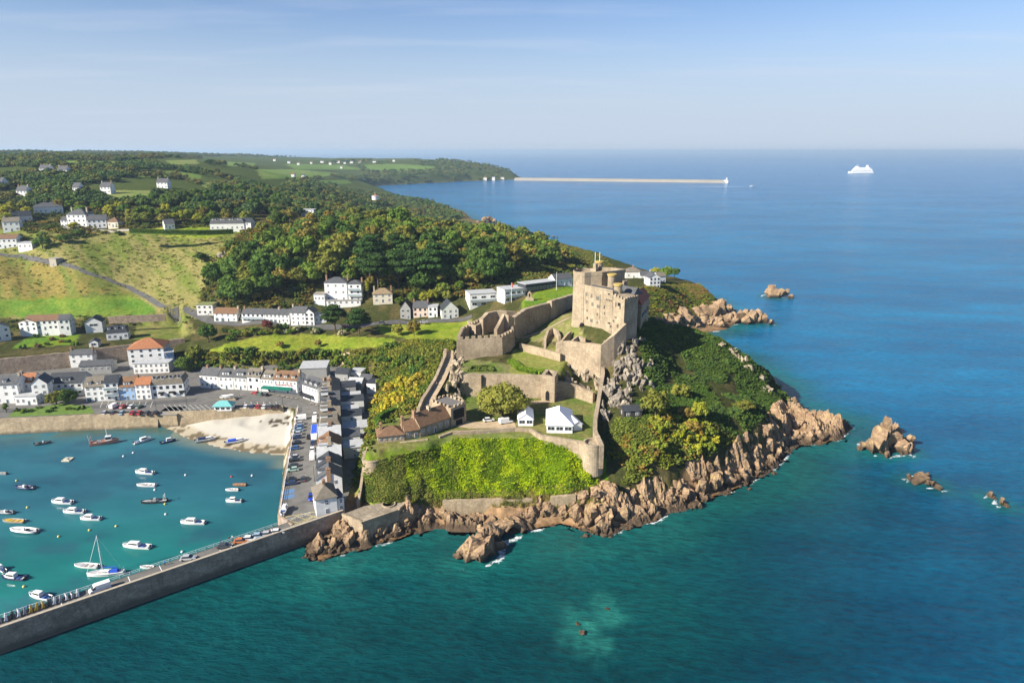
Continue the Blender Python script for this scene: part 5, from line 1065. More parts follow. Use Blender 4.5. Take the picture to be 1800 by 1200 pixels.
# ---------------------------------------------------------------- foliage
def leaf_material(name, inst):
    m, t, b = nmat(name); b.inputs['Roughness'].default_value = 0.9; b.inputs['Specular IOR Level'].default_value = 0.0
    if inst: a = nd(t, 'ShaderNodeAttribute', attribute_name='tint'); a.attribute_type = 'INSTANCER'; base = a.outputs['Color']
    else: base = nd(t, 'ShaderNodeObjectInfo').outputs['Color']
    n1 = noise(t, 0.45, 4, 'Object', 0.6); n2 = noise(t, 3.0, 3, 'Object', 0.6)
    c = mixc(t, ramp(t, n1, 0.35, 0.65), mixc(t, 1.0, base, (1.35,1.4,1.1), 'MULTIPLY'), mixc(t, 1.0, base, (2.25,2.1,1.5), 'MULTIPLY'))
    c = mixc(t, ramp(t, n2, 0.4, 0.7), c, mixc(t, 1.0, c, (0.68,0.72,0.7), 'MULTIPLY'))
    t.links.new(c, b.inputs['Base Color'])
    tr = nd(t, 'ShaderNodeBsdfTranslucent'); t.links.new(c, tr.inputs[0]); ad = nd(t, 'ShaderNodeMixShader'); ad.inputs[0].default_value = 0.22
    t.links.new(b.outputs[0], ad.inputs[1]); t.links.new(tr.outputs[0], ad.inputs[2]); t.links.new(ad.outputs[0], t.nodes['Material Output'].inputs['Surface'])
    return m
LEAF = leaf_material('foliage', False); LEAFI = leaf_material('foliage_mass', True)
BARK = plain('bark', (0.10,0.075,0.05), .95, .3)
def crown_arrays(seed, rx, ry, rz, zc, nclump, nleaf, leaf, flat=0.0, shape='round'):
    r = np.random.default_rng(seed); V = []; F = []; b = 0
    for k in range(nclump):
        d = r.normal(size=3); d[2] = abs(d[2])*1.0 - .35*r.random(); d /= np.linalg.norm(d); rad = .55+.42*r.random()
        c = d*np.array([rx,ry,rz])*rad
        if shape == 'pine': c[2] = np.round(c[2]/(rz*.42))*rz*.42; 
        if shape == 'cone': k_ = 1-(c[2]/rz*.5+.5); c[0] *= .25+k_; c[1] *= .25+k_
        cr = (.26+.20*r.random())*min(rx, ry)*(1.0 if shape != 'pine' else 1.15); sq = .42 if shape == 'pine' else .8
        n = nleaf
        dd = r.normal(size=(n,3)); dd[:,2] = dd[:,2]*.9+.25; dd /= np.linalg.norm(dd,axis=1)[:,None]
        p = c+dd*cr*np.array([1,1,sq])*(.72+.35*r.random((n,1)))
        nor = dd+r.normal(size=(n,3))*.45; nor /= np.linalg.norm(nor,axis=1)[:,None]
        t = np.cross(nor, r.normal(size=(n,3))); t /= np.linalg.norm(t,axis=1)[:,None]; u = np.cross(nor, t)
        s = leaf*(.6+.8*r.random((n,1)))
        q = np.stack([p-t*s-u*s*.7, p+t*s-u*s*.7, p+t*s*.7+u*s, p-t*s*.7+u*s], 1).reshape(-1,3)
        q[:,2] += zc; V.append(q); F.append(np.arange(b, b+4*n).reshape(-1,4)); b += 4*n
        # lumpy inner mass of the clump
        ico = ICO[0]*cr*np.array([.74,.74,.74*sq])*(1+.3*(r.random((len(ICO[0]),1))-.5))+c; ico[:,2] += zc
        V.append(ico); f3 = ICO[1]+b; F.append(np.concatenate([f3, f3[:,2:3]],1)); b += len(ico)
    return np.concatenate(V), F
bm = bmesh.new(); bmesh.ops.create_icosphere(bm, subdivisions=1, radius=1); bm.verts.ensure_lookup_table()
ICO = (np.array([v.co[:] for v in bm.verts]), np.array([[v.index for v in f.verts] for f in bm.faces])); bm.free()
def crown_mesh(name, mat, *a, **k):
    V, F = crown_arrays(*a, **k)
    faces = []
    for f in F:
        for q in f.tolist(): faces.append(q[:3] if q[2] == q[3] else q)
    me = bpy.data.meshes.new(name); me.from_pydata(V.tolist(), [], faces); me.materials.append(mat)
    me.polygons.foreach_set('use_smooth', [False]*len(me.polygons)); me.update(); return me
#            seed rx ry rz zc clumps leaves leafsize   (a tree about 9 m tall)
SPEC = {'round': [(1,4.2,4.0,3.9,4.4,34,46,.30),(2,4.6,4.3,3.6,4.1,38,44,.30),(3,3.7,4.0,4.2,4.6,32,46,.30),(4,4.9,4.2,3.8,4.2,40,42,.31)],
        'pine': [(11,4.6,4.4,3.6,5.6,34,44,.27),(12,4.2,4.6,3.9,6.0,34,44,.27)],
        'big': [(41,4.6,4.4,3.6,3.4,80,60,.2)],
        'cone': [(21,2.0,2.0,4.8,5.2,26,44,.25)],
        'bush': [(31,1.5,1.5,1.1,.75,12,40,.16),(32,1.8,1.4,1.0,.65,13,40,.17),(33,1.3,1.6,1.3,.8,12,40,.16)]}
CM = {k: [crown_mesh('crown', LEAF, *s, shape=k) for s in v] for k, v in SPEC.items()}
def trunk_mesh(seed, h):
    r = random.Random(seed); mb = MB(); mb.tube([(0,0,-.8),(.05,.03,h*.3),(.12*r.uniform(-1,1),.1,h*.62)], [.34,.26,.18], 7)
    for k in range(5):
        a = k*1.25+r.random(); mb.tube([(0,0,h*(.3+.05*k)),(math.cos(a)*1.2,math.sin(a)*1.2,h*(.5+.05*k)),(math.cos(a)*2.2,math.sin(a)*2.2,h*(.62+.05*k))],[.14,.10,.05],5)
    return mb.me('trunk', BARK)
TM = [trunk_mesh(i, 8) for i in range(3)]
vr = random.Random(5)
def tree(p, size, tint, label, shape='round', group='', cat='tree', name='tree', sz=1.0):
    e = empty(name, (p[0],p[1],p[2]-.2), vr.uniform(0,6.28)); s = size/9.0; e.scale = (s*vr.uniform(.9,1.1), s*vr.uniform(.9,1.1), s*sz*vr.uniform(.9,1.1))
    if shape == 'bush': e.scale = (size/3.2*vr.uniform(.85,1.15), size/3.2*vr.uniform(.85,1.15), size/3.2*sz*vr.uniform(.85,1.15))
    tag(e, label, cat, group or None)
    k = vr.uniform(.82,1.18); c = link('crown', vr.choice(CM[shape]), e); c.color = (min(1,tint[0]*k*vr.uniform(.9,1.1)), min(1,tint[1]*k), min(1,tint[2]*k), 1)
    if shape != 'bush': link('trunk', vr.choice(TM), e)
    else: link('stem', BSTEM, e)
    return e
BSTEM = MB().tube([(0,0,-.4),(.05,0,.6)],[.09,.05],6).tube([(0,0,.1),(.4,.2,.8)],[.06,.03],5).tube([(0,0,.1),(-.35,.25,.8)],[.06,.03],5).me('stem', BARK)
DG, MG, OL, BZ, YG_, PN, BG = (0.052,0.088,0.026), (0.085,0.128,0.028), (0.12,0.13,0.034), (0.15,0.122,0.038), (0.185,0.185,0.030), (0.030,0.058,0.022), (0.045,0.072,0.036)
TREEPX = []
def wood(poly, n, sizes, mix, label, group, dmin, ymin=0, ymax=1e9, shape=('round',)):
    xs = [p[0] for p in poly]; ys = [p[1] for p in poly]; got = []; tries = 0
    while len(got) < n and tries < n*60:
        tries += 1; x = vr.uniform(min(xs), max(xs)); y = vr.uniform(min(ys), max(ys))
        if not inpoly(np.array([x]), np.array([y]), poly)[0]: continue
        if any((x-a)**2+((y-b)*1.8)**2 < dmin*dmin for a, b in TREEPX): continue
        if any(abs(x-a) < w and -4 < y-b < 9 for a, b, w in KEEPOUT): continue
        p = G(x, y)
        if p.y < ymin or p.y > ymax: continue
        TREEPX.append((x,y)); got.append(1)
        i = vr.randrange(len(mix)); sh = vr.choice(shape)
        nm = {DG:'dark green',MG:'green',OL:'olive green',BZ:'bronze autumn',YG_:'yellow green',PN:'blackish green pine',BG:'blue green'}[mix[i]]
        tree(p, vr.uniform(*sizes), mix[i], f'{nm} tree {label}', 'pine' if mix[i] == PN else sh, f'{nm} trees {group}')
KEEPOUT = [(600,532,44),(625,530,30),(145,400,48),(85,378,34),(20,405,28),(40,390,24),(15,437,40),(405,406,44),(673,533,24),(197,399,14),(299,402,14)]
def one(px, py, size, tint, label, shape='round', sz=1.0, cat='tree', name='tree', group=None): 
    TREEPX.append((px,py)); return tree(G(px,py), size, tint, label, shape, group, cat, name, sz)
# single trees one can point to
one(884,733,16.5,OL,'large round olive and bronze tree in the lower ward beside the parked vans', 'big', sz=.9)
one(1152,736,12,OL,'bushy olive tree standing above the timber hut on the castle slope')
one(1228,742,8,YG_,'small yellow green tree at the right of the sunny slope thicket')
one(1218,762,6.5,BZ,'brown rounded bush tree low on the sunny castle slope', sz=.9)
one(1205,738,6,BZ,'little bronze tree beside the yellow green one on the castle slope')
one(1306,724,9,OL,'spreading pale olive tree on the dark right flank of the castle hill', sz=.6)
one(1195,700,7,OL,'slim olive tree catching the sun on the shaded castle flank')
one(590,585,14,PN,'broad dark pine in front of the hillside row','pine', sz=1.0)
one(632,592,13,PN,'tall dark pine right of the broad pine by the green','pine', sz=1.15)
one(470,582,7,(0.09,0.03,0.035),'dark purple leaved tree in the gardens below the hillside row')
one(367,603,11,DG,'dark evergreen at the left end of the green', sz=1.1)
one(560,610,4.5,BZ,'small bare bronze tree standing alone on the green', sz=.9)
one(492,612,4.5,BZ,'small brown bush tree at the lower edge of the green')
one(647,526,9,YG_,'bright conifer right of the grand villa','cone', sz=1.25)
one(650,505,6,BZ,'orange tree behind the roof of the grand villa')
one(345,640,11,OL,'bushy olive tree between the orange hipped house and the green')
one(325,655,9,DG,'dark tree behind the corner pub')
one(100,712,8,OL,'olive tree in the waterside garden below the dark slate house'); one(122,712,8.5,DG,'dark tree beside the olive one in the waterside garden')
one(12,727,6,MG,'palm like tree at the left end of the promenade garden','cone', sz=.8)
one(700,590,7,OL,'olive tree at the corner of the upper green'); one(728,590,9,BZ,'bronze tree above the footpath near the castle green')
one(1170,490,11,MG,'spreading green tree at the tip of the headland houses'); one(1185,488,9,DG,'dark tree at the right of the headland houses'); one(1152,482,7,YG_,'yellow green tree behind the headland houses')
one(130,404,9,YG_,'yellow hedge tree below the grand ridge house', sz=.7); one(75,437,11,DG,'dark tree beside the brown roofed ridge villa'); one(115,428,10,DG,'dark hedge tree climbing the hillside boundary', sz=.8); one(140,415,8,DG,'upper dark tree of the hillside boundary', sz=.8)
one(355,462,11,DG,'rounded dark thicket tree on the open hillside', sz=.7); one(405,440,9,DG,'dark tree beside the grey outcrop', sz=.8); one(210,415,6,DG,'lone dark bush tree on the upper field edge', sz=.7)
wood([(410,460),(470,425),(560,405),(700,402),(790,418),(870,445),(905,475),(870,500),(820,512),(740,520),(690,505),(640,500),(560,505),(480,535),(430,545),(385,540),(375,500)], 95, (11,20), [DG,DG,MG,OL,OL,BZ,DG,MG], 'in the wood behind the hillside row', 'in the hillside wood', 17, 380, 700, ('round',))
wood([(650,505),(760,515),(770,480),(690,455),(640,470)], 11, (16,22), [PN], 'in the wood behind the tan roofed house', 'behind the tan roofed house', 15, 380, 700)
wood([(440,402),(560,388),(700,381),(780,384),(860,396),(930,420),(1020,450),(960,474),(880,440),(780,412),(600,400),(450,408)], 56, (9,16), [BZ,OL,OL,MG,MG,DG], 'on the crest of the wooded hill', 'along the wooded crest', 14, 480, 1100)
wood([(0,372),(120,362),(220,372),(330,380),(440,380),(440,396),(330,398),(230,396),(205,388),(110,380),(60,392),(0,396)], 40, (9,12), [BZ,OL,DG,MG,YG_], 'between the ridge houses', 'between the ridge houses', 13, 450, 900)
wood([(230,355),(330,346),(450,337),(560,332),(640,347),(690,370),(600,384),(450,384),(330,374)], 62, (11,14), [DG,BG,BG,DG], 'in the valley wood beyond the ridge', 'in the valley wood', 13, 600, 1500)
wood([(700,545),(820,530),(820,505),(700,520)], 9, (6,9), [OL,YG_,MG], 'in the gardens above the castle road', 'in the castle road gardens', 12, 360, 470)
wood([(1000,470),(1060,478),(1040,495),(985,480)], 5, (5,8), [DG,OL], 'on the slope behind the keep', 'behind the keep', 10, 420, 800)
# shrubs along the banks
def shrubs(poly, n, sizes, mix, label, group, dmin):
    xs = [p[0] for p in poly]; ys = [p[1] for p in poly]; k = 0; tries = 0
    while k < n and tries < n*60:
        tries += 1; x = vr.uniform(min(xs), max(xs)); y = vr.uniform(min(ys), max(ys))
        if not inpoly(np.array([x]), np.array([y]), poly)[0] or any((x-a)**2+((y-b)*1.6)**2 < dmin*dmin for a, b in TREEPX): continue
        TREEPX.append((x,y)); k += 1; tree(G(x,y), vr.uniform(*sizes), vr.choice(mix), label, 'bush', group, 'shrub', 'shrub')
shrubs([(335,660),(345,632),(430,622),(600,625),(690,612),(690,640),(640,655),(560,650),(400,660)], 60, (5,8), [DG,MG,OL,MG], 'shrub in the belt above the harbour terrace', 'shrub belt above the terrace', 9)
shrubs([(640,770),(645,730),(668,690),(715,668),(745,660),(735,700),(690,718),(662,740)], 30, (4.5,7), [(0.27,0.24,0.03),(0.22,0.22,0.03),(0.25,0.2,0.04)], 'golden shrub on the bank under the rampart', 'golden shrubs under the rampart', 8)
shrubs([(600,660),(640,640),(700,640),(780,610),(770,640),(735,665),(680,680),(640,690)], 28, (5,8), [DG,OL,MG], 'shrub on the bank above the yard buildings', 'shrubs above the yard buildings', 10)
shrubs([(20,620),(60,588),(140,588),(140,606)], 10, (3,4.5), [DG,MG,(0.12,0.07,0.05)], 'rounded shrub round the long villa lawn', 'garden shrubs', 9)
shrubs([(390,585),(480,575),(640,582),(640,594),(560,588),(470,588),(400,600)], 26, (3.5,6), [DG,MG,OL,(0.25,0.24,0.2)], 'garden shrub between the hillside row and the green', 'shrubs above the green', 9)
shrubs([(20,730),(150,725),(150,716),(20,722)], 9, (2.6,4), [DG,MG], 'low shrub in the promenade garden', 'promenade shrubs', 9)
shrubs([(1140,770),(1150,730),(1200,735),(1265,760),(1250,790),(1170,800)], 22, (4,6), [(0.19,0.19,0.025),(0.15,0.17,0.03),(0.17,0.12,0.03)], 'sunlit shrub right of the round bastion', 'sunlit slope shrubs', 10)
# ---------------------------------------------------------------- foliage masses (stuff): instanced on scattered points
CI = {}
for k, v in SPEC.items():
    for j, s in enumerate(v[:2] if k != 'big' else []):
        CI.setdefault(k, []).append(bpy.data.objects.new('foliage_clump', crown_mesh('foliage_clump', LEAFI, s[0]+50, *s[1:5], s[5]//2, s[6]//2+4, s[7]*1.35, shape=k)))
def tuft_mesh(seed):
    r = np.random.default_rng(seed); V = []; F = []
    for i in range(26):
        a = r.random()*6.28; d = r.random()*.55; h = .35+.5*r.random(); x, y = d*math.cos(a), d*math.sin(a); w = .07; b = r.random()*6.28; lx, ly = r.normal()*.22, r.normal()*.22
        n = len(V); V += [(x-w*math.cos(b),y-w*math.sin(b),-.1),(x+w*math.cos(b),y+w*math.sin(b),-.1),(x+lx+w*.4,y+ly,h)]; F.append((n,n+1,n+2))
    me = bpy.data.meshes.new('tuft'); me.from_pydata(V, [], F); me.materials.append(LEAFI); return bpy.data.objects.new('tuft', me)
CI['tuft'] = [tuft_mesh(1), tuft_mesh(2)]
def stuff(name, label, pts, scl, tint, protos):
    n = len(pts); me = bpy.data.meshes.new(name); me.vertices.add(n); me.vertices.foreach_set('co', np.asarray(pts, np.float32).ravel())
    r = np.random.default_rng(n); rot = np.zeros((n,3), np.float32); rot[:,2] = r.random(n)*6.28; rot[:,:2] = r.normal(size=(n,2))*.12
    a = me.attributes.new('rot','FLOAT_VECTOR','POINT'); a.data.foreach_set('vector', rot.ravel())
    a = me.attributes.new('scl','FLOAT_VECTOR','POINT'); a.data.foreach_set('vector', np.asarray(scl, np.float32).ravel())
    a = me.attributes.new('tint','FLOAT_COLOR','POINT'); c = np.ones((n,4), np.float32); c[:,:3] = tint; a.data.foreach_set('color', c.ravel())
    a = me.attributes.new('pick','INT','POINT'); a.data.foreach_set('value', r.integers(0, len(protos), n).astype(np.int32))
    o = link(name, me); tag(o, label, kind='stuff')
    ng = bpy.data.node_groups.new(name, 'GeometryNodeTree'); ng.interface.new_socket('Geometry', in_out='INPUT', socket_type='NodeSocketGeometry'); ng.interface.new_socket('Geometry', in_out='OUTPUT', socket_type='NodeSocketGeometry')
    gi = ng.nodes.new('NodeGroupInput'); go = ng.nodes.new('NodeGroupOutput'); ip = ng.nodes.new('GeometryNodeInstanceOnPoints'); jn = ng.nodes.new('GeometryNodeJoinGeometry')
    for p in reversed(protos):
        oi = ng.nodes.new('GeometryNodeObjectInfo'); oi.inputs['Object'].default_value = p; oi.inputs['As Instance'].default_value = True; ng.links.new(oi.outputs['Geometry'], jn.inputs[0])
    def na(nm, ty):
        q = ng.nodes.new('GeometryNodeInputNamedAttribute'); q.data_type = ty; q.inputs[0].default_value = nm; return q.outputs[0]
    ng.links.new(gi.outputs[0], ip.inputs['Points']); ng.links.new(jn.outputs[0], ip.inputs['Instance']); ip.inputs['Pick Instance'].default_value = True
    ng.links.new(na('pick','INT'), ip.inputs['Instance Index']); ng.links.new(na('rot','FLOAT_VECTOR'), ip.inputs['Rotation']); ng.links.new(na('scl','FLOAT_VECTOR'), ip.inputs['Scale'])
    ng.links.new(ip.outputs[0], go.inputs[0]); md = o.modifiers.new('scatter','NODES'); md.node_group = ng; return o
nr = np.random.default_rng(7)
def scatter(n, poly, s0, s1, y0, y1, avoid=(), zmin=2.5, dens=None):
    q = np.sqrt(nr.random(n)*(y1*y1-y0*y0)+y0*y0); s = s0+(s1-s0)*nr.random(n); x = s*q; z = HG(x, q); px, py = PX(x, q, z)
    m = (z > zmin)
    if poly is not None: m &= inpoly(px, py, poly)
    for a in avoid: m &= ~inpoly(px, py, a)
    for pd, _z, _w in PADS: m &= ~inpoly(x, q, pd)
    if dens is not None: m &= (fbm(x/dens, q/dens, o=3, seed=91) > .42)
    return np.stack([x, q, z], 1)[m]
def tints(p, cols, sc_=12, seed=3, var=.18):
    f = fbm(p[:,0]/sc_, p[:,1]/sc_, o=3, seed=seed); f = np.clip((f-.28)/.44, 0, .999)*len(cols); f = np.clip(f+nr.normal(size=len(p))*.55, 0, len(cols)-.001)
    return np.array(cols)[f.astype(int)]*(1+nr.normal(size=(len(p),1))*var)
def sizes(n, a, b, zs=1.0):
    s = a+(b-a)*nr.random(n); return np.stack([s*(.85+.3*nr.random(n)), s*(.85+.3*nr.random(n)), s*zs*(.8+.4*nr.random(n))], 1)
# bank in front of the castle: dull gorse at the left running into bright bracken
p = scatter(120000, [(632,882),(640,830),(642,812),(700,800),(785,782),(800,772),(960,772),(1030,786),(1055,815),(1050,850),(1000,868),(840,874),(720,886)], -.36,.25,190,240)
ppx, ppy = PX(p[:,0], p[:,1], p[:,2]); kb = sstep(690, 800, ppx+(fbm(p[:,0]/5,p[:,1]/5,o=3,seed=12)-.5)*190 - np.maximum(ppy-845,0)*1.5)*sstep(880,858,ppy+(fbm(p[:,0]/3,p[:,1]/3,o=2,seed=14)-.5)*22)
tt = tints(p,[(0.095,0.12,0.028),(0.15,0.155,0.045),(0.07,0.095,0.024)],6)*(1-kb[:,None]) + tints(p,[(0.115,0.185,0.010),(0.195,0.275,0.010),(0.255,0.31,0.014),(0.095,0.15,0.014)],7)*kb[:,None]
stuff('bank_scrub', 'green bracken, gorse and scrub on the bank below the castle front wall', p, sizes(len(p),.16,.5,.75), tt, CI['bush'])
p = scatter(30000, [(700,892),(720,866),(900,862),(1055,840),(1060,880),(1000,892),(800,890)], -.3,.25,190,235)
stuff('dry_grass', 'dry straw coloured grass along the foot of the castle bank', p, sizes(len(p),.6,1.3), tints(p,[(0.26,0.21,0.09),(0.18,0.17,0.06),(0.13,0.14,0.05)],5), CI['tuft'])
# shaded flank
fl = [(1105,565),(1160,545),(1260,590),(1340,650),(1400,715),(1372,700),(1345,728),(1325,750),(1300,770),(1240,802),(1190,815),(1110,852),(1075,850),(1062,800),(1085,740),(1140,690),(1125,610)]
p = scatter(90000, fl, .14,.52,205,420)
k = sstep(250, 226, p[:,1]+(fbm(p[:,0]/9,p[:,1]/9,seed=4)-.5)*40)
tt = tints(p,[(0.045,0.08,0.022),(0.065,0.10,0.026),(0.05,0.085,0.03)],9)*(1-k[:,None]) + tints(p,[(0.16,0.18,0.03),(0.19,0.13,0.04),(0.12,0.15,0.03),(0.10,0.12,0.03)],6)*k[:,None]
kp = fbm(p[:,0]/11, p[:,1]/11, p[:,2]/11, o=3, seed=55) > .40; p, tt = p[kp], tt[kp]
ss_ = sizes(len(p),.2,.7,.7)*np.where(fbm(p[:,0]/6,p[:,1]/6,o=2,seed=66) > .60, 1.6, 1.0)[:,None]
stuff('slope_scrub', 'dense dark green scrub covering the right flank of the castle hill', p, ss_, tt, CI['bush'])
# west flank and bank above the town, understory of the wood
p = scatter(26000, [(606,800),(640,700),(660,668),(590,640),(350,648),(335,620),(400,622),(640,618),(720,600),(800,600),(786,640),(745,715),(690,738),(650,790),(628,860),(612,860)], -.6,-.02,205,420)
stuff('bank_scrub', 'mixed shrubs and brambles on the banks above the town', p, sizes(len(p),.5,1.1), tints(p,[(0.07,0.10,0.025),(0.13,0.15,0.03),(0.16,0.15,0.035),(0.10,0.12,0.03)],10), CI['bush'])
p = scatter(60000, [(350,555),(362,470),(430,405),(560,385),(720,365),(800,370),(900,385),(1050,445),(1080,475),(1000,500),(880,500),(800,525),(640,520),(550,535),(480,545)], -.5,.2,380,1000, [((548,537),(640,537),(640,484),(548,484)),((650,535),(700,535),(700,505),(650,505))])
stuff('undergrowth', 'bushes and brambles covering the wooded hill behind the town', p, sizes(len(p),.7,1.7,.85), tints(p,[(0.06,0.085,0.026),(0.11,0.115,0.032),(0.15,0.11,0.035),(0.08,0.10,0.028)],14), CI['bush'])
p = scatter(16000, [(1115,545),(1120,505),(1200,500),(1250,500),(1285,545),(1220,562),(1170,560)], .12,.36,400,640)
stuff('headland_scrub', 'low scrub and heather on the headland behind the castle', p, sizes(len(p),.5,1.0,.7), tints(p,[(0.10,0.12,0.03),(0.17,0.10,0.05),(0.14,0.16,0.03),(0.07,0.09,0.025)],9), CI['bush'])
p = scatter(4500, [(0,460),(0,415),(130,412),(420,402),(390,450),(360,480),(345,552),(240,515),(120,472)], -.85,-.36,380,640)
p2 = scatter(2500, [(-50,452),(95,468),(240,518),(0,528),(-50,530)], -.9,-.5,380,640); p = np.concatenate([p,p2])
stuff('hillside_grass', 'tussocks of dry grass and bracken on the steep hillside field', p, sizes(len(p),.3,.75,.7), tints(p,[(0.12,0.155,0.035),(0.19,0.18,0.06),(0.15,0.14,0.045),(0.10,0.15,0.03)],12), CI['bush'])
p = scatter(9000, [(0,372),(120,362),(440,372),(445,400),(230,402),(60,436),(0,436)], -.9,-.3,450,900, [((108,402),(190,402),(190,382),(108,382)),((0,410),(40,410),(40,396),(0,396)),((368,408),(444,408),(444,396),(368,396)),((0,440),(60,440),(60,424),(0,424))])
stuff('hedges', 'hedges and garden bushes round the ridge houses', p, sizes(len(p),.8,1.9,.8), tints(p,[(0.06,0.085,0.026),(0.12,0.13,0.032),(0.16,0.115,0.035)],14), CI['bush'])
p = scatter(5000, [(20,618),(0,600),(0,560),(130,556),(330,556),(345,575),(325,592),(240,600),(150,600)], -.85,-.4,340,480)
stuff('garden_hedges', 'garden hedges and bushes between the villas above the long wall', p[::4], sizes(len(p[::4]),.5,1.1), tints(p[::4],[(0.06,0.09,0.026),(0.12,0.14,0.03)],8), CI['bush'])
# canopy trees of the hillside wood that merge into one mass
p = scatter(1900, [(410,460),(470,420),(560,400),(700,385),(790,395),(870,415),(960,440),(1000,462),(905,475),(870,498),(820,508),(740,515),(690,500),(650,488),(640,475),(560,480),(545,505),(480,530),(430,540),(385,530),(375,495)], -.45,.1,400,760)
stuff('woodland', 'merged canopy of the wood filling the hill between the single trees', p, sizes(len(p),.6,1.6,.9), tints(p,[(0.055,0.085,0.026),(0.08,0.115,0.028),(0.12,0.125,0.034),(0.14,0.115,0.036),(0.06,0.09,0.026)],25), CI['round'])
# far woods
nF = 30000
q = np.exp(math.log(620)+(math.log(4600)-math.log(620))*nr.random(nF)); s = -1.05+1.1*nr.random(nF); x = s*q; z = HG(x,q); px, py = PX(x,q,z)
m = (z > 1.5) & (fbm(x/(90+q*.05), q/(90+q*.05), o=3, seed=71) > np.where(q > 1800, .49, np.where(s > -.27, .22, .40)))
for f in FLD: m &= ~inpoly(px, py, f)
for a in [((108,402),(190,402),(190,382),(108,382)),((368,408),(444,408),(444,396),(368,396))]: m &= ~inpoly(px,py,a)
hs = [(px_,py_,w_) for px_,py_,w_ in ((134,341,11),(186,340,16),(285,331,15),(39,347,13),(541,381,16),(600,288,60),(510,312,14),(535,312,10))]
for a,b,w in hs: m &= ~((np.abs(px-a) < w) & (py > b-1) & (py < b+5))
p = np.stack([x,q,z],1)[m]
sz_ = sizes(len(p), .75, 1.2, .85)*np.clip(p[:,1:2]/1800, 1, 1.35)
stuff('distant_woods', 'far woods and hedgerows on the hills and headland beyond the bay', p, sz_, tints(p,[(0.048,0.082,0.034),(0.068,0.105,0.036),(0.10,0.115,0.04),(0.058,0.09,0.04),(0.11,0.105,0.04)],60), CI['round'])
# grass sward on the lawns
p = scatter(30000, [(352,622),(400,603),(470,588),(560,588),(690,594),(700,606),(640,612),(560,616),(430,620)], -.55,-.1,330,420)
stuff('lawn_grass', 'mown grass of the sloping green', p, sizes(len(p),.18,.35,.7), tints(p,[(0.12,0.20,0.03),(0.17,0.24,0.04),(0.20,0.23,0.05)],10), CI['tuft'])
# ---------------------------------------------------------------- vehicles
PAINT = plain('car_paint', (0,0,0), 0.25, 0.05, 0.5, spec=.6, objcol=True); TYRE = plain('tyre', (0.02,0.02,0.02), .9); CGL = plain('car_glass', (0.02,0.025,0.03), .08, .1, spec=.8)
LAMP = plain('headlamp', (0.8,0.8,0.75), .2, .05); TAIL = plain('tail_lamp', (0.4,0.02,0.02), .3, .1)
def loft(prof_list, name, mat, parent, smooth=False):
    """closed loops along x joined in order"""
    n = len(prof_list[0]); V = [v for pr in prof_list for v in pr]; F = []
    for j in range(len(prof_list)-1):
        for i in range(n): F.append((j*n+i, j*n+(i+1)%n, (j+1)*n+(i+1)%n, (j+1)*n+i))
    F += [tuple(range(n-1,-1,-1)), tuple((len(prof_list)-1)*n+i for i in range(n))]
    o = MB().add(V, F).build(name, mat, parent, smooth); bmf(o); return o
def car_proto(kind):
    e = empty('car', (0,0,-50)); Lx = {'car':4.3,'van':5.2,'pickup':5.0}[kind]; Wd = .88 if kind != 'van' else .98; hh = Lx/2
    def sec(x, zt, w): return [(x,-w,.32),(x,-w*1.02,.55),(x,-w*.95,zt),(x,w*.95,zt),(x,w*1.02,.55),(x,w,.32)]
    if kind == 'car': S = [(-hh,.62,.78),(-hh+.15,.82,Wd),(-1.3,.90,Wd),(1.0,.88,Wd),(hh-.35,.74,Wd*.96),(hh,.55,.72)]
    elif kind == 'van': S = [(-hh,1.2,.92),(-hh+.1,1.25,Wd),(0,1.2,Wd),(1.4,1.1,Wd),(hh-.3,.95,Wd),(hh,.6,.85)]
    else: S = [(-hh,.9,.85),(-.3,.92,Wd),(1.1,.92,Wd),(hh-.3,.85,Wd*.97),(hh,.55,.78)]
    loft([sec(*s) for s in S], 'body', PAINT, e)
    def cab(x0,x1,x2,x3,z0,z1,w0,w1,m,nm):
        V=[(x0,-w0,z0),(x3,-w0,z0),(x3,w0,z0),(x0,w0,z0),(x1,-w1,z1),(x2,-w1,z1),(x2,w1,z1),(x1,w1,z1)]
        return MB().add(V,[(0,3,2,1),(4,5,6,7),(0,1,5,4),(1,2,6,5),(2,3,7,6),(3,0,4,7)]).build(nm, m, e)
    if kind == 'car': cab(-1.75,-1.35,.35,1.15,.86,1.42,.84,.66,CGL,'windows'); MB().box(-1.35,.38,-.64,.64,1.40,1.47).build('car_roof',PAINT,e)
    elif kind == 'van': cab(-2.55,-2.5,1.1,1.85,1.2,2.15,.97,.9,PAINT,'cargo_body'); cab(1.0,.98,1.22,1.95,1.2,1.95,.985,.92,CGL,'windscreen')
    else: cab(-.6,-.4,.8,1.4,.9,1.6,.85,.72,CGL,'windows'); MB().box(-.4,.82,-.7,.7,1.58,1.65).build('car_roof',PAINT,e); MB().box(-2.4,-.7,-.75,.75,.93,.97).build('load_bed',BLACKP,e)
    for x in (-hh*.62, hh*.64):
        for y in (-Wd*.9, Wd*.9):
            w = MB().lathe([(.01,-.11),(.33,-.11),(.33,.11),(.01,.11)],14); V = [(a,c,b) for a,b,c in w.V]; o = MB().add(V,w.F).build('wheel',TYRE,e); o.location = (x,y,.33)
    for y in (-.6,.6): MB().box(hh-.16,hh+.005,y-.16,y+.16,.56,.7).build('headlight',LAMP,e); MB().box(-hh-.01,-hh+.1,y-.14,y+.14,.6,.78).build('tail_light',TAIL,e)
    return proto_done(e)
CARP = {k: car_proto(k) for k in ('car','van','pickup')}; CUSED = set()
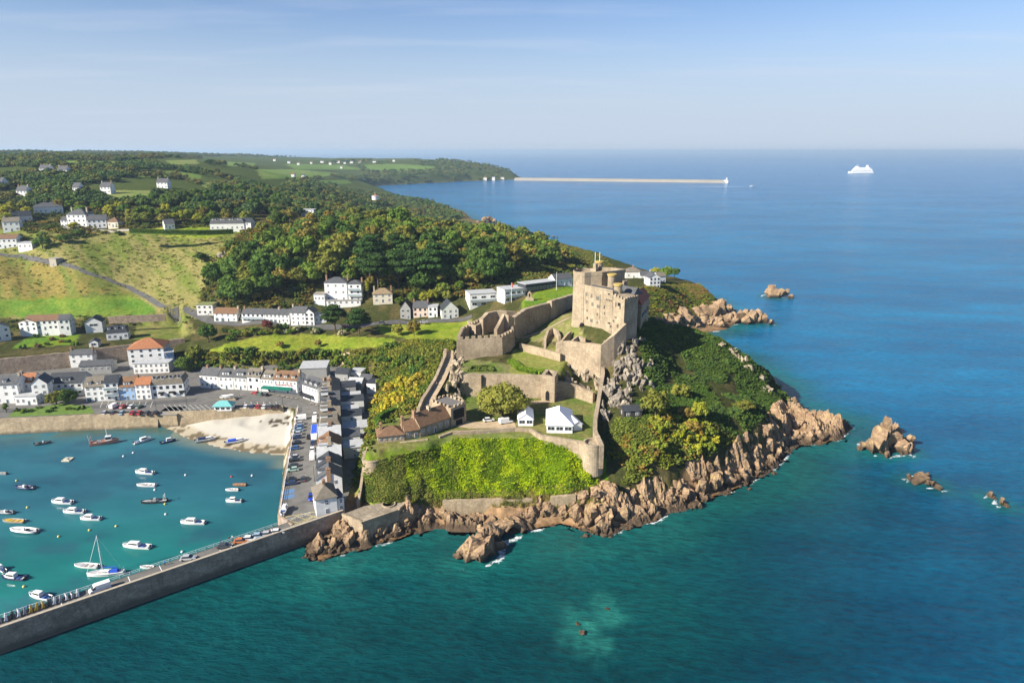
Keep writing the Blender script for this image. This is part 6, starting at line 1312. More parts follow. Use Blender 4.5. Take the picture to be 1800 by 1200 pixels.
CC = {'white':(0.75,0.75,0.74),'silver':(0.42,0.43,0.45),'black':(0.015,0.015,0.017),'dark grey':(0.06,0.063,0.07),'dark blue':(0.02,0.04,0.12),'blue':(0.05,0.13,0.32),'red':(0.42,0.02,0.02),'pale green':(0.35,0.5,0.42),'pale blue':(0.28,0.40,0.50),'royal blue':(0.02,0.05,0.45),'orange':(0.5,0.16,0.05),'green':(0.06,0.14,0.09)}
def car(px, py, z, ang, col, label, kind='car', group=None):
    p = P(px, py, z); 
    c = copy_tree(CARP[kind]); c.location = p; c.rotation_euler = (0,0,ang); tag(c, label, 'van' if kind == 'van' else 'pickup' if kind == 'pickup' else 'car', group)
    c.name = 'parked_van' if kind == 'van' else 'parked_pickup' if kind == 'pickup' else 'parked_car'
    for ch in COL.objects[-14:]: pass
    for ch in c.children: ch.color = (*CC[col], 1)
    return c
SD = math.atan2((S1p-S0p).y, (S1p-S0p).x)
# promenade car park
for i, (x, c, k) in enumerate(((201,'white','van'),(217,'red','car'),(232,'white','car'),(245,'green','car'))):
    car(x, 716, TZ, R(85), c, ['white van at the left end of the upper row in the promenade car park','red car second in the upper row of the promenade car park','white car third in the upper row of the promenade car park','dark green car at the right end of the upper car park row'][i], k)
for i, (x, c) in enumerate(((185,'silver'),(200,'dark grey'),(215,'pale blue'),(234,'red'),(246,'red'),(259,'dark grey'),(274,'black'))):
    car(x, 727, TZ, R(95), c, ['silver car at the left end of the lower car park row','dark grey car second in the lower car park row','pale blue car third in the lower car park row','left of two red cars side by side by the sea wall','right of two red cars side by side by the sea wall','dark grey car right of the two red cars','black car at the right end of the lower car park row'][i])
for i, (x, c) in enumerate(((433,'white'),(444,'dark blue'),(454,'red'),(465,'white'),(476,'dark grey'),(487,'black'))):
    car(x, 716, TZ, R(92), c, ['white car right of the teal roofed shelter','dark blue car second from the teal roofed shelter','red car third from the teal roofed shelter','white car fourth from the teal roofed shelter','dark grey car fifth from the teal roofed shelter','black car at the right end of the row by the shelter'][i])
car(449,692,TZ,R(150),'red','red car in front of the green awning'); car(457,694,TZ,R(150),'green','green car in front of the green awning'); car(466,695,TZ,R(150),'black','black car in front of the green awning')
# pier street, harbour side (nose in)
ps = [(528,735,'white','van','white van nearest the beach on the pier street'),(526,744,'silver','car','silver car beside the white van on the pier street'),(525,750,'blue','car','blue car, third of the harbour side row'),(524,756,'pale blue','car','pale blue car, fourth of the harbour side row'),(522,762,'silver','car','silver car, fifth of the harbour side row'),(521,768,'dark blue','car','dark blue car, sixth of the harbour side row'),
 (521,778,'black','car','black car midway along the harbour side row'),(518,787,'blue','car','bright blue car midway along the harbour side row'),(517,803,'silver','car','silver car with a gap behind it in the harbour side row'),(517,808,'black','car','black car next to the silver one in the harbour side row'),(515,818,'dark grey','car','dark grey car beside the pale green one'),(515,825,'pale green','car','pale green car near the seaward end of the harbour side row'),(511,843,'black','car','black car second from the blue parking bays'),(511,849,'dark blue','car','dark blue car next to the blue parking bays')]
for x, y, c, k, l in ps: car(x, y+2, TZ, SD-R(88), c, l, k)
pr_ = [(554,728,'white','car','white car at the top of the house side of the pier street'),(553,738,'white','van','white van on the house side of the pier street'),(543,767,'black','car','black car driving down the pier street'),(550,777,'dark blue','car','dark blue car parked by the houses of the pier street'),(549,789,'white','car','white car parked by the houses midway along the pier street'),(549,803,'white','van','white van parked by the houses lower on the pier street'),(533,841,'dark grey','car','dark grey car standing in the middle of the pier street'),(547,873,'royal blue','pickup','royal blue pickup near the pier root')]
for x, y, c, k, l in pr_: car(x, y+2, TZ, SD+R(180 if k != 'pickup' else 0), c, l, k)
PD_ = math.atan2(dO.y, dO.x)
for x, y, c, l in ((488,937,'white','white car parked on the pier nearest the street'),(471,941,'silver','silver car second along the pier'),(455,944,'pale blue','pale car third along the pier'),(439,949,'white','white car fourth along the pier'),(424,953,'orange','dark car with orange tail on the pier'),(395,962,'dark grey','grey car alone between two empty bays on the pier'),(331,983,'silver','silver car parked halfway along the pier')):
    car(x, y, TZ, PD_+R(150), c, l)
car(176,1037,TZ,PD_,'white','white van on the outer pier beside the stacked dinghies','van')
car(859,740,22.1,R(15),'white','white car on the sandy forecourt of the lower ward'); car(889,743,22.1,R(22),'white','white van beside the large olive tree in the lower ward','van')
car(607,574,20.6,R(5),'red','red car under the dark pines on the castle road'); car(672,568,21.8,R(5),'dark grey','dark car on the castle road below the tan roofed house'); car(745,567,22.2,R(5),'silver','silver car on the castle road below the pink house')
for k in CARP.values():
    for ch in list(k.children_recursive): bpy.data.objects.remove(ch)
    bpy.data.objects.remove(k)
# ---------------------------------------------------------------- boats
HW = plain('boat_white', (0.78,0.78,0.77), .3, .06, spec=.5); HBK = plain('boat_black', (0.02,0.022,0.025), .4, .1); HNV = plain('boat_navy', (0.02,0.035,0.10), .35, .1); HGY = plain('boat_grey', (0.30,0.31,0.32), .6, .1); HYL = plain('boat_yellow', (0.60,0.38,0.04), .5, .1)
HBR = plain('boat_wood', (0.30,0.13,0.06), .6, .2); HPK = plain('boat_pink', (0.50,0.22,0.18), .6, .2); BCV = plain('blue_canvas', (0.02,0.08,0.50), .8, .1); TEAK = plain('deck_teak', (0.40,0.30,0.19), .8, .2); MOTOR = BLACKP; DKG = plain('deck_grey', (0.45,0.45,0.45), .7, .1); BLC = plain('blue_trim', (0.04,0.10,0.30), .5)
def hull(e, L, B, H, mat, deckmat, bow=1.25, stern=.85, open_=True, name='hull'):
    n = 11; S = []
    for i in range(n):
        t = i/(n-1); x = -L/2+L*t; b = B/2*(stern+(1-stern)*min(1,t*2.5))*(1-max(0,(t-.5)/.5)**2.3*.97); zs = H*(1+(bow-1)*t*t); ch = .78-.35*max(0,t-.55)
        S.append([(x,-b,zs),(x-.02*L*(1-t),-b*ch,.12*H),(x,0,-.25*H),(x-.02*L*(1-t),b*ch,.12*H),(x,b,zs)])
    V = [v for s in S for v in s]; F = []
    for j in range(n-1):
        for i in range(4): F.append((j*5+i,j*5+i+1,(j+1)*5+i+1,(j+1)*5+i))
    F += [(4,3,2,1,0)]; o = MB().add(V,F).build(name, mat, e); bmf(o)
    D = []; dz = .45*H if open_ else 0.06
    for i in range(n):
        s = S[i]; f = .93; zz = s[0][2]-(dz if i < n*.62 else dz*.35); D += [(s[0][0]*.985,s[0][1]*f,zz),(s[4][0]*.985,s[4][1]*f,zz)]
    MB().add(D,[(i*2,i*2+2,i*2+3,i*2+1) for i in range(n-1)]).build('deck', deckmat, e)
    gw = MB(); 
    for sd in (0,4): gw.tube([S[i][sd] for i in range(n)], .045*B/2+.02, 5)
    gw.build('gunwale', mat if mat != HBR else HBR, e)
    return S
def cabbox(e, x0, x1, w, z0, z1, mat, nm='cabin', rake=.35, glass=True):
    V=[(x0,-w,z0),(x1,-w*.85,z0),(x1,w*.85,z0),(x0,w,z0),(x0+rake*.3,-w*.86,z1),(x1-rake*1.6,-w*.74,z1),(x1-rake*1.6,w*.74,z1),(x0+rake*.3,w*.86,z1)]
    o = MB().add(V,[(0,3,2,1),(4,5,6,7),(0,1,5,4),(1,2,6,5),(2,3,7,6),(3,0,4,7)]).build(nm, mat, e)
    if glass:
        f0, f1 = .42, .88; lerp_ = lambda a,b,t: tuple(a[i]+(b[i]-a[i])*t for i in range(3)); g = MB()
        for a,b in ((0,1),(1,2),(2,3)):
            q = [lerp_(V[a],V[a+4],f0),lerp_(V[b],V[b+4],f0),lerp_(V[b],V[b+4],f1),lerp_(V[a],V[a+4],f1)]; c = Vector([sum(p[i] for p in q)/4 for i in range(3)]); nrm = (Vector(q[1])-Vector(q[0])).cross(Vector(q[3])-Vector(q[0])).normalized()
            g.add([tuple(c+(Vector(p)-c)*.9+nrm*.02) for p in q],[(0,1,2,3)])
        g.build('cabin_windows', CGL, o)
    return o
def motor(e, L, H):
    x = -L/2-.15; o = MB().box(x-.28,x+.18,-.2,.2,H*.9,H*.9+.65,top=(.06,.05)).box(x-.08,x+.05,-.06,.06,-.5,H*.9).build('outboard_motor', MOTOR, e)
def boat(kind, px, py, Lpx, label, ang=180, hm=HW, dm=DKG, z=0.0, cm=None, name=None):
    p = P(px, py, z); s = MPP(p); L = Lpx*s/max(.35,abs(math.cos(R(ang)))) if kind != 'fixed' else Lpx; L = min(max(L,3.2),13)
    e = empty(name or {'cruiser':'motor_cruiser','rib':'inflatable_boat','open':'open_boat','yacht':'sailing_yacht','trawler':'fishing_boat','work':'workboat','raft':'mooring_raft'}[kind], p, R(ang)); tag(e, label, 'boat' if kind != 'raft' else 'raft')
    B = L*.31 if L < 8 else L*.27; H = .55+L*.036
    if kind == 'cruiser':
        hull(e, L, B, H, hm, dm); cabbox(e, -L*.12, L*.30, B*.36, H*.85, H+1.15, cm or HW); MB().box(-L*.30,-L*.14,-B*.2,B*.2,H*.5,H*.95).build('cockpit_seat', BLC, e); motor(e, L, H)
        ra = MB().tube([(L*.1,-B*.38,H*1.15+.5),(L*.36,-B*.2,H*1.2+.55),(L*.47,0,H*1.25+.5),(L*.36,B*.2,H*1.2+.55),(L*.1,B*.38,H*1.15+.5)],.03,4).build('bow_rail', FRAME, e)
    elif kind == 'covered':
        hull(e, L, B, H, hm, dm); cabbox(e, -L*.38, L*.12, B*.44, H*.9, H+.75, cm or BCV, 'canopy', .6, False); cabbox(e, L*.0, L*.34, B*.36, H*.9, H+.7, HW, 'cabin'); motor(e, L, H)
    elif kind == 'rib':
        hull(e, L, B*.8, H*.8, HGY, DKG); tb = MB(); r = B*.14
        pts = [(-L*.5,-B*.42),(-L*.2,-B*.46),(L*.15,-B*.44),(L*.36,-B*.28),(L*.48,0),(L*.36,B*.28),(L*.15,B*.44),(-L*.2,B*.46),(-L*.5,B*.42)]
        tb.tube([(x,y,H*.75+(.25*max(0,x/L))) for x,y in pts], r, 8); tb.build('tube', hm, e, True)
        MB().box(-L*.05,L*.06,-.35,.35,H*.5,H*.5+1.0,top=(.1,.05)).build('console', cm or HW, e); MB().box(-L*.22,-L*.12,-.3,.3,H*.5,H*.5+.6).build('seat', BLACKP, e); motor(e, L, H)
    elif kind == 'open':
        hull(e, L, B, H*.8, hm, dm)
        for t in (-.22,.02,.22): MB().box(L*t-.14,L*t+.14,-B*.42,B*.42,H*.62,H*.68).build('thwart', TEAK, e)
        motor(e, L, H*.8)
    elif kind == 'work':
        hull(e, L, B, H, hm, DKG); MB().box(-L*.1,L*.02,-.5,.5,H*.5,H+.9,top=(.1,.08)).build('console', HGY, e); motor(e, L, H)
        MB().tube([(-L*.40,-B*.4,H),(-L*.42,-B*.36,H+2.0),(-L*.42,B*.36,H+2.0),(-L*.40,B*.4,H)],.09,6).build('gantry', HW, e)
        for t in (.12,.26): MB().box(L*t-.3,L*t+.3,-.3,.3,H*.6,H*.6+.45).build('seat', HGY, e)
    elif kind == 'trawler':
        hull(e, L, B*1.05, H*1.5, hm, TEAK, 1.5); cabbox(e, L*.05, L*.30, B*.3, H*1.1, H*1.1+2.5, HW, 'wheelhouse', .25)
        MB().tube([(L*.12,0,H*1.1+2.4),(L*.12,0,H+6)],.09,6).tube([(L*.12,0,H+5),(L*.12,.9,H+4.4)],.05,5).build('mast', HW, e)
        MB().tube([(-L*.45,-B*.4,H),(-L*.45,-B*.35,H+2.8),(-L*.45,B*.35,H+2.8),(-L*.45,B*.4,H)],.09,6).build('stern_gantry', HPK, e)
        MB().tube([(L*.12,0,H+5.6),(-L*.45,0,H+2.8)],.03,4).build('stay', BLACKP, e); MB().box(-L*.25,-L*.1,-.6,.6,H,H+.8).build('winch', HGY, e)
        MB().tube([(-L*.48,-B*.3,H),(-L*.52,-B*.3,H+4.2)],.06,5).build('mizzen_pole', HW, e)
    elif kind == 'yacht':
        hull(e, L, B, H*1.1, hm, DKG, 1.2, .6, False); cabbox(e, -L*.12, L*.22, B*.3, H*1.1, H*1.1+.5, HW, 'coachroof', .5)
        MB().tube([(L*.06,0,H),(L*.06,0,H+12.2)],[.11,.08],7).build('mast', FRAME, e); MB().tube([(L*.05,0,H+1.7),(-L*.34,0,H+1.6)],.14,7).build('boom_cover', BCV, e)
        st = MB(); st.tube([(L*.06,0,H+12),(L*.49,0,H*1.3)],.05,4).tube([(L*.06,0,H+12),(-L*.49,0,H*1.1)],.018,4).tube([(L*.06,0,H+11),(L*.04,-B*.46,H*1.1)],.018,4).tube([(L*.06,0,H+11),(L*.04,B*.46,H*1.1)],.018,4); st.build('rigging', FRAME, e)
        MB().box(-L*.36,-L*.14,-B*.25,B*.25,H*1.1,H*1.1+.75,top=(.2,.15)).build('spray_hood', BCV, e); MB().tube([(-L*.47,-B*.3,H*1.1),(-L*.48,-B*.3,H*1.1+.9),(-L*.48,B*.3,H*1.1+.9),(-L*.47,B*.3,H*1.1)],.03,4).build('pushpit', FRAME, e)
    elif kind == 'raft':
        MB().box(-1.6,1.6,-1.6,1.6,-.2,.45).build('raft_deck', plain('raft_cream',(0.6,0.55,0.42),.8), e); MB().box(-.4,.4,-.5,.5,.45,.8).build('hatch', HGY, e)
        for x in (-1.4,1.4): MB().lathe([(.12,.45),(.14,.75),(.01,.8)],8,(x,1.3)).build('bollard', BLACKP, e)
    return e
boat('rib',76,780,22,'black inflatable boat near the sea wall, leftmost of the far row',25,HBK)
boat('trawler',184,780,42,'pink and white fishing boat with masts moored near the sea wall',20,HPK)
boat('cruiser',251,776,19,'white motor boat seen end on, right of the fishing boat',50)
boat('cruiser',296,777,20,'dark blue motor boat close to the beach edge',35,HNV)
boat('covered',362,774,30,'white and navy boat with blue canopy aground at the edge of the beach',25,HW,z=.4,cm=HNV,name='motor_cruiser')
boat('covered',415,777,32,'white boat with bright blue cover standing on the white beach',25,HW,z=.7,name='motor_cruiser')
boat('raft',119,808,12,'square cream mooring raft in the upper harbour')
boat('open',4,833,18,'small grey boat cut by the left edge below the upper harbour',170,HGY)
boat('rib',43,858,36,'dark blue inflatable boat left of the harbour',172,HNV)
boat('cruiser',109,884,38,'white cruiser with dark cockpit, first of three in a line',175,HW,DKG); boat('cruiser',130,901,38,'white cruiser with blue hull stripe, middle of three in a line',178,HW,cm=HW); boat('cruiser',159,913,36,'white cruiser with tall wheelhouse, lowest of three in a line',178,HW)
boat('rib',10,902,30,'grey inflatable cut by the left edge above the yellow boat',175,HGY); boat('open',24,917,40,'yellow and grey open boat at the left of the harbour',175,HGY,HYL); boat('rib',42,934,52,'long white inflatable boat below the yellow one',172,HW)
boat('cruiser',254,832,34,'white boat with windscreen, upper of the middle pair',172); boat('open',257,854,34,'white open boat, lower of the middle pair',176,HW,DKG)
boat('work',271,883,42,'black workboat with white gantry in mid harbour',10 and 190,HBK); boat('open',421,853,24,'brown wooden boat near the pier street',176,HBR,TEAK); boat('open',408,862,23,'small white boat just below the brown wooden boat',178,HW); boat('cruiser',411,882,28,'white cabin boat below the small white boat near the pier street',178)
boat('cruiser',339,920,43,'white speedboat alone in the lower middle of the harbour',178); boat('cruiser',240,962,50,'large white cruiser with flybridge near the pier',174); boat('open',152,996,44,'long white open boat beside the sailing yacht',174,HW,DKG)
boat('yacht',186,1010,60,'white sailing yacht with tall mast and blue sail cover',188)
boat('cruiser',2,1002,24,'white boat cut by the left edge near the stacked dinghies',150); boat('cruiser',24,1017,44,'navy hulled cruiser with white cabin left of the pier',174,HNV); boat('cruiser',70,1050,44,'white cruiser moored close to the stacked dinghies',165,HW,BLC); boat('open',259,998,26,'white boat half hidden behind the pier',176,HW)
boat('cruiser',500,897,11,'white boat ashore on the quay at the pier root',95,HW,z=TZ+.5)
# buoys
for i, (x, y, c) in enumerate(((29,845,'y'),(48,892,'y'),(157,932,'y'),(204,925,'y'),(103,943,'y'),(42,1031,'y'),(290,886,'y'),(291,904,'w'),(272,861,'w'),(407,838,'r'),(443,836,'w'),(326,835,'w'),(234,796,'w'),(217,802,'w'),(320,970,'w'))):
    tag(MB().lathe([(.02,-.3),(.36,-.1),(.42,.15),(.3,.42),(.08,.5),(.06,.66),(.01,.68)],12).build('mooring_buoy', {'y':plain('buoy_yellow',(0.7,0.6,0.2),.5),'w':HW,'r':plain('buoy_red',(0.6,0.05,0.04),.5)}[c]), {'y':'small yellow mooring buoy','w':'small white mooring buoy','r':'red mooring buoy near the brown wooden boat'}[c], 'buoy', {'y':'yellow buoys','w':'white buoys','r':None}[c]).location = P(x,y,0)
# dinghies stacked along the inner edge of the pier
for i in range(34):
    t = 66+i*1.28 + (2.2 if i >= 15 else 0)
    if t > LP-1: break
    q = O1+dO*(LP-(LP-74)+ (i*1.3+(3 if i > 16 else 0)) )+nI*4.3
    m = [HW,HGY,HW,HGY,HW,HBK][i%6] if not 6 <= i <= 8 else HYL
    e = empty('dinghy', (q.x,q.y,6.35), PD_+R(90)+vr.uniform(-.12,.12)); e.rotation_euler = (R(66+vr.uniform(-6,6)), 0, PD_+R(92+vr.uniform(-8,8))); tag(e, ('yellow' if m == HYL else 'white' if m == HW else 'grey' if m == HGY else 'black')+' dinghy stacked along the pier edge', 'dinghy', 'dinghies stacked on the pier')
    hull(e, 2.9+vr.uniform(-.3,.3), 1.35, .5, m, DKG); MB().box(-.12,.12,-.5,.5,.3,.35).build('thwart', TEAK, e)
# ---------------------------------------------------------------- ferry, breakwater, far tower
def ferry():
    p = P(1512,305,0); s = MPP(p); L = 42*s; e = empty('ferry', p, R(176)); tag(e, 'large white ferry far out on the open sea', 'ship')
    B, Hh = L*.16, L*.075; hull(e, L, B, Hh, HW, HW, 1.15, .95, False)
    for i, (x0,x1,z0,z1) in enumerate(((-.46,.34,1,1.9),(-.44,.30,1.9,2.6),(-.36,.26,2.6,3.2),(.10,.22,3.2,3.9))): MB().box(L*x0,L*x1,-B*.42,B*.42,Hh*z0,Hh*z1,top=(Hh*.1,0)).build('deckhouse', HW, e)
    MB().box(-L*.3,-L*.2,-B*.15,B*.15,Hh*3.2,Hh*4.5,top=(Hh*.15,Hh*.1)).build('funnel', HW, e); MB().tube([(L*.16,0,Hh*3.9),(L*.16,0,Hh*5)],Hh*.08,5).build('mast', HW, e)
    for z in (1.35,2.2): MB().box(-L*.42,L*.28,-B*.43,B*.43,Hh*z,Hh*(z+.16)).build('window_band', CGL, e)
ferry()
def breakwater():
    a, b = P(905,317,0), P(1277,321.5,0); e = empty('breakwater', a); tag(e, 'long straight pale breakwater across the bay with a small light at its end', 'breakwater')
    d = b-a; n = Vector((-d.y,d.x,0)).normalized(); L = d.length; CN = plain('pale_concrete', (0.30,0.275,0.235), .9, .15, .02)
    V = []
    for q, w in ((Vector((0,0,0)),1),(d,1)):
        for o, z in ((-12,-3),(-8,7),(2,7),(2,11),(6,11),(9,-3)): V.append(tuple(q+n*o+Vector((0,0,z))))
    o = MB().add(V,[(i,i+1,i+7,i+6) for i in range(5)]+[(0,1,2,3,4,5),(11,10,9,8,7,6)]).build('breakwater_wall', CN, e); bmf(o)
    MB().lathe([(11,-2),(10,10),(3,10),(2.4,16),(2.8,17),(1.5,19),(.1,20)],14,(d.x,d.y)).build('light_tower', HW, e)
breakwater()
def martello():
    p = G(660,357); p.z = max(p.z, 6); e = empty('round_tower', p); tag(e, 'round white tower with a red band on the shore of the bay', 'tower')
    MB().lathe([(7,-6),(6.4,6),(6.3,6)],20).build('lower_drum', plain('tower_red',(0.42,0.14,0.09),.8), e); MB().lathe([(6.3,6),(6.0,11.5),(6.5,12),(6.5,13.2),(5.6,13.2)],20).build('upper_drum', HW, e)
    MB().box(-2.5,2.5,-1.5,1.5,13,15.5).build('lookout', plain('tower_red',(0.42,0.14,0.09)), e); MB().tube([(0,0,15),(0,0,20)],.25,5).build('mast', HW, e)
martello()
def speedboat():
    p = P(1322,328,0); e = empty('speedboat', p, R(5)); tag(e, 'tiny white speedboat off the end of the breakwater', 'boat'); hull(e, 16, 5, 2.4, HW, HW); cabbox(e,-2,4,1.6,2,4.4,HW)
    FO = plain('wake_foam', (0.6,0.63,0.66), .9, .3, .3)
    w = MB().add([(p.x-9,p.y,.05),(p.x-70,p.y-5,.05),(p.x-260,p.y+8,.05),(p.x-70,p.y+7,.05)],[(3,2,1,0)]).build('boat_wake', FO); bmf(w); tag(w, 'white wake trailing behind the speedboat', kind='stuff')
speedboat()
# ---------------------------------------------------------------- street things
def shelter():
    p = P(392,722,TZ); e = empty('shelter', p, R(3)); tag(e, 'small shelter with a teal hipped roof on the sea wall', 'shelter')
    MB().box(-3.8,3.8,0,4.6,0,2.3).build('wall', WHITE, e); r = MB(); roof_hip(r,-3.8,3.8,0,4.6,2.3,2.0,.7); r.build('roof', TEAL, e)
    for x in (-2.4,0,2.4): win(e, x, -.02, .5, 1.7, 1.4, 0, 'wide')
shelter()
def planter():
    p = P(400,702,TZ); e = empty('boat_planter', p, R(6)); tag(e, 'white boat displayed on a stone planter in the middle of the car park', 'planter')
    MB().box(-4.2,4.2,-1.6,1.6,0,.7).build('plinth', DARKST, e); hull(e, 6.4, 2, 1.2, HW, TEAK)
    for c in e.children:
        if c.name.startswith(('hull','deck','gunwale')): c.location.z = .9
    for k in range(5):
        b_ = link('flower_clump', CM['bush'][k%3], e); b_.scale = (.28,.28,.3); b_.location = (-3.6+k*1.8,-1.1,.7); b_.color = (.12,.14,.05,1)
planter()
def van_awning():
    a = P(553,764,TZ); e = empty('market_lorry', a, SD); tag(e, 'long lorry with a royal blue top parked by the pier street houses', 'lorry')
    MB().box(-5,5,-1.2,1.2,.6,2.7).build('body', HW, e); MB().box(-4.9,4.9,-1.1,1.1,2.7,2.78).build('blue_top', BCV, e); MB().box(5.05,6.6,-1.1,1.1,.6,2.4,top=(.3,.05)).build('cab', HW, e)
    for x in (-3.5,-2.4,5.6):
        for y in (-1.05,1.05):
            w = MB().lathe([(.01,-.14),(.45,-.14),(.45,.14),(.01,.14)],12); o = MB().add([(q,c,b) for q,b,c in w.V],w.F).build('wheel',TYRE,e); o.location = (x,y,.45)
van_awning()
for i, (x, y) in enumerate(((498,712),(330,716),(275,716),(560,716),(553,840))):
    p = P(x,y+6,TZ); e = empty('street_lamp', p); tag(e, 'slim dark street lamp on the '+['corner of the beach road','promenade beside the car park lines','promenade near the stone block','quay by the corner awning','pier street by the houses'][i], 'street lamp')
    MB().tube([(0,0,0),(0,0,6.2)],[.09,.06],6).build('post', BLACKP, e); MB().tube([(0,0,6.1),(.7,0,6.35)],.04,5).build('arm', BLACKP, e); MB().box(.5,1.1,-.12,.12,6.28,6.4).build('lamp_head', HGY, e)
# flagpoles
for x, y0, h, l in ((899,532,12,'white flagpole with a red flag beside the modern villas'),(978,510,11,'white flagpole at the end of the glazed pavilion'),(39.,1080,5,'')):
    if not l: continue
    p = G(x,y0); e = empty('flagpole', p); tag(e, l, 'flagpole'); MB().tube([(0,0,-1),(0,0,h)],[.14,.09],6).build('pole', FRAME, e)
    if 'red' in l: MB().add([(0,0,h-.2),(1.0,.2,h-.4),(1.0,.1,h-3),(0,0,h-2.8)],[(0,1,2,3)]).build('flag', plain('flag_red',(0.6,0.15,0.13),.8), e)
# hedge below the ward wall and round the garden on the west terrace
HEDG = LEAF
def hedge(name, label, pts, w, h, tint, z=None):
    e = empty(name, P(*pts[0])); tag(e, label, 'hedge'); o0 = e.location.copy(); r = random.Random(len(pts)*7+int(pts[0][0]))
    q = [P(*p) for p in pts]; V = []; F = []; rg = np.random.default_rng(int(pts[0][0]))
    for i in range(len(q)-1):
        L = (q[i+1]-q[i]).length; n = int(L*w*60)
        for k in range(n):
            t = rg.random(); p = q[i].lerp(q[i+1], t); d = (q[i+1]-q[i]).normalized(); nn = Vector((d.y,-d.x,0)); u = rg.random()*2-1; f = rg.random()
            if f < .5: c = p+nn*u*w/2+Vector((0,0,h+rg.normal()*.06))
            else: c = p+nn*(w/2 if u > 0 else -w/2)+Vector((0,0,h*rg.random()))
            a = Vector(rg.normal(size=3)).normalized()*.22; b = Vector(rg.normal(size=3)).normalized()*.2; k0 = len(V)
            for s in (-a-b, a-b, a+b, b-a): V.append(tuple(c+s-o0))
            F.append((k0,k0+1,k0+2,k0+3))
        d = (q[i+1]-q[i]).normalized(); nn = Vector((d.y,-d.x,0))*w*.46; k0 = len(V)
        for p_ in (q[i],q[i+1]):
            for s, zz in ((-1,-1),(1,-1),(1,h*.96),(-1,h*.96)): V.append(tuple(p_+nn*s+Vector((0,0,zz))-o0))
        F += [(k0,k0+1,k0+5,k0+4),(k0+1,k0+2,k0+6,k0+5),(k0+2,k0+3,k0+7,k0+6),(k0+3,k0,k0+4,k0+7),(k0,k0+3,k0+2,k0+1),(k0+4,k0+5,k0+6,k0+7)]
    o = link('hedge_foliage', mesh('hedge_foliage', V, F, [LEAF]), e); o.color = (*tint, 1); return e
hedge('clipped_hedge', 'clipped bright hedge along the foot of the long ward wall', [(822,692,22.1),(870,694,22.1),(975,693,22.1)], 2.6, 1.6, (0.15,0.21,0.02))
hedge('clipped_hedge', 'curved clipped hedge round the small west terrace garden', [(716,722,20.2),(692,724,20.2),(672,732,20),(662,742,20),(668,748,20.2),(684,748,20.4)], 1.7, 1.7, (0.07,0.13,0.025))
hedge('garden_hedge', 'low parterre hedge behind the long ward wall', [(822,652,30.8),(830,645,30.8),(862,644,30.8),(868,652,30.8),(822,652,30.8)], .7, .6, (0.10,0.13,0.04))
hedge('garden_hedge', 'small oval parterre hedge inside the castle garden', [(835,650,30.8),(845,646.5,30.8),(856,649,30.8),(846,651.5,30.8),(835,650,30.8)], .5, .5, (0.10,0.13,0.04))
hedge('clipped_hedge', 'steep clipped hedge bank below the castle lawn', [(898,636,30.6),(915,650,30.6),(945,657,30.6),(965,654,30.6)], 3.4, 1.3, (0.11,0.17,0.025))
hedge('field_hedge', 'long clipped hedge along the top of the hillside field', [(230,408,62.2),(290,410,61.8),(350,411,61.5),(410,409,61.6)], 3, 2.4, (0.06,0.10,0.025))
hedge('clipped_hedge', 'tall narrow hedge left of the grand villa', [(549,520,29),(541,532,27),(536,538,26)], 1.6, 2.4, (0.10,0.14,0.025))
# ---------------------------------------------------------------- people
def person_mesh():
    me = bpy.data.meshes.new('person'); V = [(0,0,.95),(0,0,1.2),(0,0,1.42),(0,0,1.52),(0,.01,1.66),(.2,0,1.40),(.27,.02,1.12),(.26,.08,.86),(-.2,0,1.40),(-.27,.02,1.12),(-.26,.06,.86),(.1,0,.9),(.11,.04,.5),(.11,0,.06),(.12,.13,.04),(-.1,0,.9),(-.11,-.02,.5),(-.11,-.08,.06),(-.12,.05,.04)]
    E = [(0,1),(1,2),(2,3),(3,4),(2,5),(5,6),(6,7),(2,8),(8,9),(9,10),(0,11),(11,12),(12,13),(13,14),(0,15),(15,16),(16,17),(17,18)]
    rad = [.16,.15,.16,.06,.11,.07,.05,.04,.07,.05,.04,.10,.07,.05,.05,.10,.07,.05,.05]
    me.from_pydata(V, E, []); o = bpy.data.objects.new('person_skin', me); COL.objects.link(o); m = o.modifiers.new('s','SKIN')
    for i, r in enumerate(rad): me.skin_vertices[0].data[i].radius = (r, r*.8); 
    me.skin_vertices[0].data[0].use_root = True; o.modifiers.new('b','SUBSURF').levels = 1
    dg = bpy.context.evaluated_depsgraph_get(); r = bpy.data.meshes.new_from_object(o.evaluated_get(dg)); bpy.data.objects.remove(o)
    m, t, b = nmat('clothes'); oi = nd(t,'ShaderNodeObjectInfo'); tc_ = nd(t,'ShaderNodeTexCoord'); sp = nd(t,'ShaderNodeSeparateXYZ'); t.links.new(tc_.outputs['Object'], sp.inputs[0])
    c = mixc(t, ramp(t, sp.outputs[2], .92,.94), (0.03,0.035,0.06), oi.outputs['Color']); c = mixc(t, ramp(t, sp.outputs[2], 1.49,1.51), c, (0.45,0.28,0.2)); c = mixc(t, ramp(t, sp.outputs[2], 1.70,1.72), c, (0.05,0.03,0.02)); t.links.new(c, b.inputs['Base Color'])
    r.materials.append(m); r.name = 'person'; return r
PM = person_mesh()
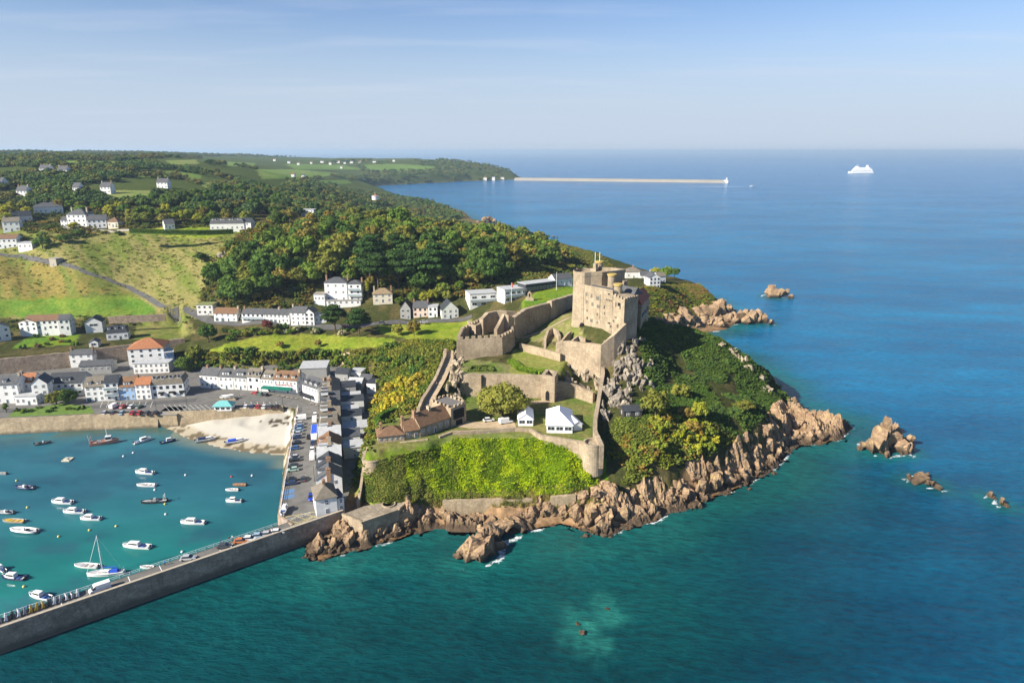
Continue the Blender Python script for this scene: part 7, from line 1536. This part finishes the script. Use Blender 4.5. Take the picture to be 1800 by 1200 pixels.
for x, y, z, c, l in ((290,993,TZ,(.05,.15,.4),'person in a blue jacket walking along the pier'),(388,955,TZ,(.02,.04,.2),'person in navy leaning by the pier railing'),(403,951,TZ,(.02,.02,.03),'person in black standing at the pier railing'),(409,949,TZ,(.5,.5,.48),'person in a white top beside the one in black on the pier'),(50,1072,TZ,(.02,.1,.4),'person in blue between the stacked dinghies'),(616,632,None,(.6,.5,.4),'person in a pale top on the footpath'),(620,631,None,(.4,.1,.1),'person in red on the footpath'),(768,678,28,(.4,.25,.3),'person in mauve on the rampart walk'),(548,712,TZ,(.3,.3,.32),'person in grey outside the corner awning'),(422,697,TZ,(.05,.05,.06),'person in dark clothes crossing the car park'),(424,698,TZ,(.5,.4,.3),'person in a tan top crossing the car park')):
    p = P(x,y,z) if z else G(x,y)+Vector((0,0,.25)); o = link('person', PM); o.location = p; o.rotation_euler = (0,0,vr.uniform(0,6.28)); o.color = (*c,1); tag(o, l, 'person')
# cafe tables with parasols outside the corner building
for i, (x, y) in enumerate(((505,700),(512,701),(520,702),(548,711),(556,714),(488,697),(496,698))):
    p = P(x,y,TZ); e = empty('cafe_table', p); tag(e, 'small wooden cafe table on the quay terrace', 'table', 'cafe tables on the quay'); MB().lathe([(.5,.72),(.5,.76)],10).build('table_top', TEAK, e); MB().tube([(0,0,0),(0,0,.72)],.05,6).build('leg', BLACKP, e); MB().lathe([(.3,0),(.28,.05)],10).build('base', BLACKP, e)
# ---------------------------------------------------------------- tell look-alikes apart by their place
bpy.context.view_layer.update()
ORD = 'first second third fourth fifth sixth seventh eighth ninth tenth eleventh twelfth thirteenth fourteenth fifteenth sixteenth seventeenth eighteenth nineteenth twentieth'.split()
by = {}
for o in COL.objects:
    if o.parent is None and o.get('label') and o.get('category'): by.setdefault(o['label'], []).append(o)
for lab, os_ in by.items():
    if len(os_) < 2: continue
    pos = {o: PX(*o.matrix_world.translation) for o in os_}
    n = len(os_); nb = max(1, math.ceil(n/15)); os_.sort(key=lambda o: -pos[o][1]); k = math.ceil(n/nb)
    nm = {1:[''],2:['front row, ','back row, '],3:['front row, ','middle row, ','back row, '],4:['lowest row, ','second row, ','third row, ','top row, ']}.get(nb)
    for i in range(nb):
        ch = sorted(os_[i*k:(i+1)*k], key=lambda o: pos[o][0])
        for j, o in enumerate(ch): o['label'] = lab+', '+nm[i]+ORD[j]+' from left'
# ---------------------------------------------------------------- air
hz = MB().box(-64000,64000,-3000,47500,-14,160).build('haze', None)
hz.data.materials.clear(); hm = bpy.data.materials.new('haze_air'); hm.use_nodes = True; t = hm.node_tree; t.nodes.clear(); oo = t.nodes.new('ShaderNodeOutputMaterial'); pv = t.nodes.new('ShaderNodeVolumePrincipled')
pv.inputs['Color'].default_value = (0.60,0.80,1.0,1); pv.inputs['Density'].default_value = 0.000068; pv.inputs['Anisotropy'].default_value = 0.2
t.links.new(pv.outputs[0], oo.inputs['Volume']); hz.data.materials.append(hm); tag(hz, 'thin blue sea haze over the whole bay', kind='stuff')
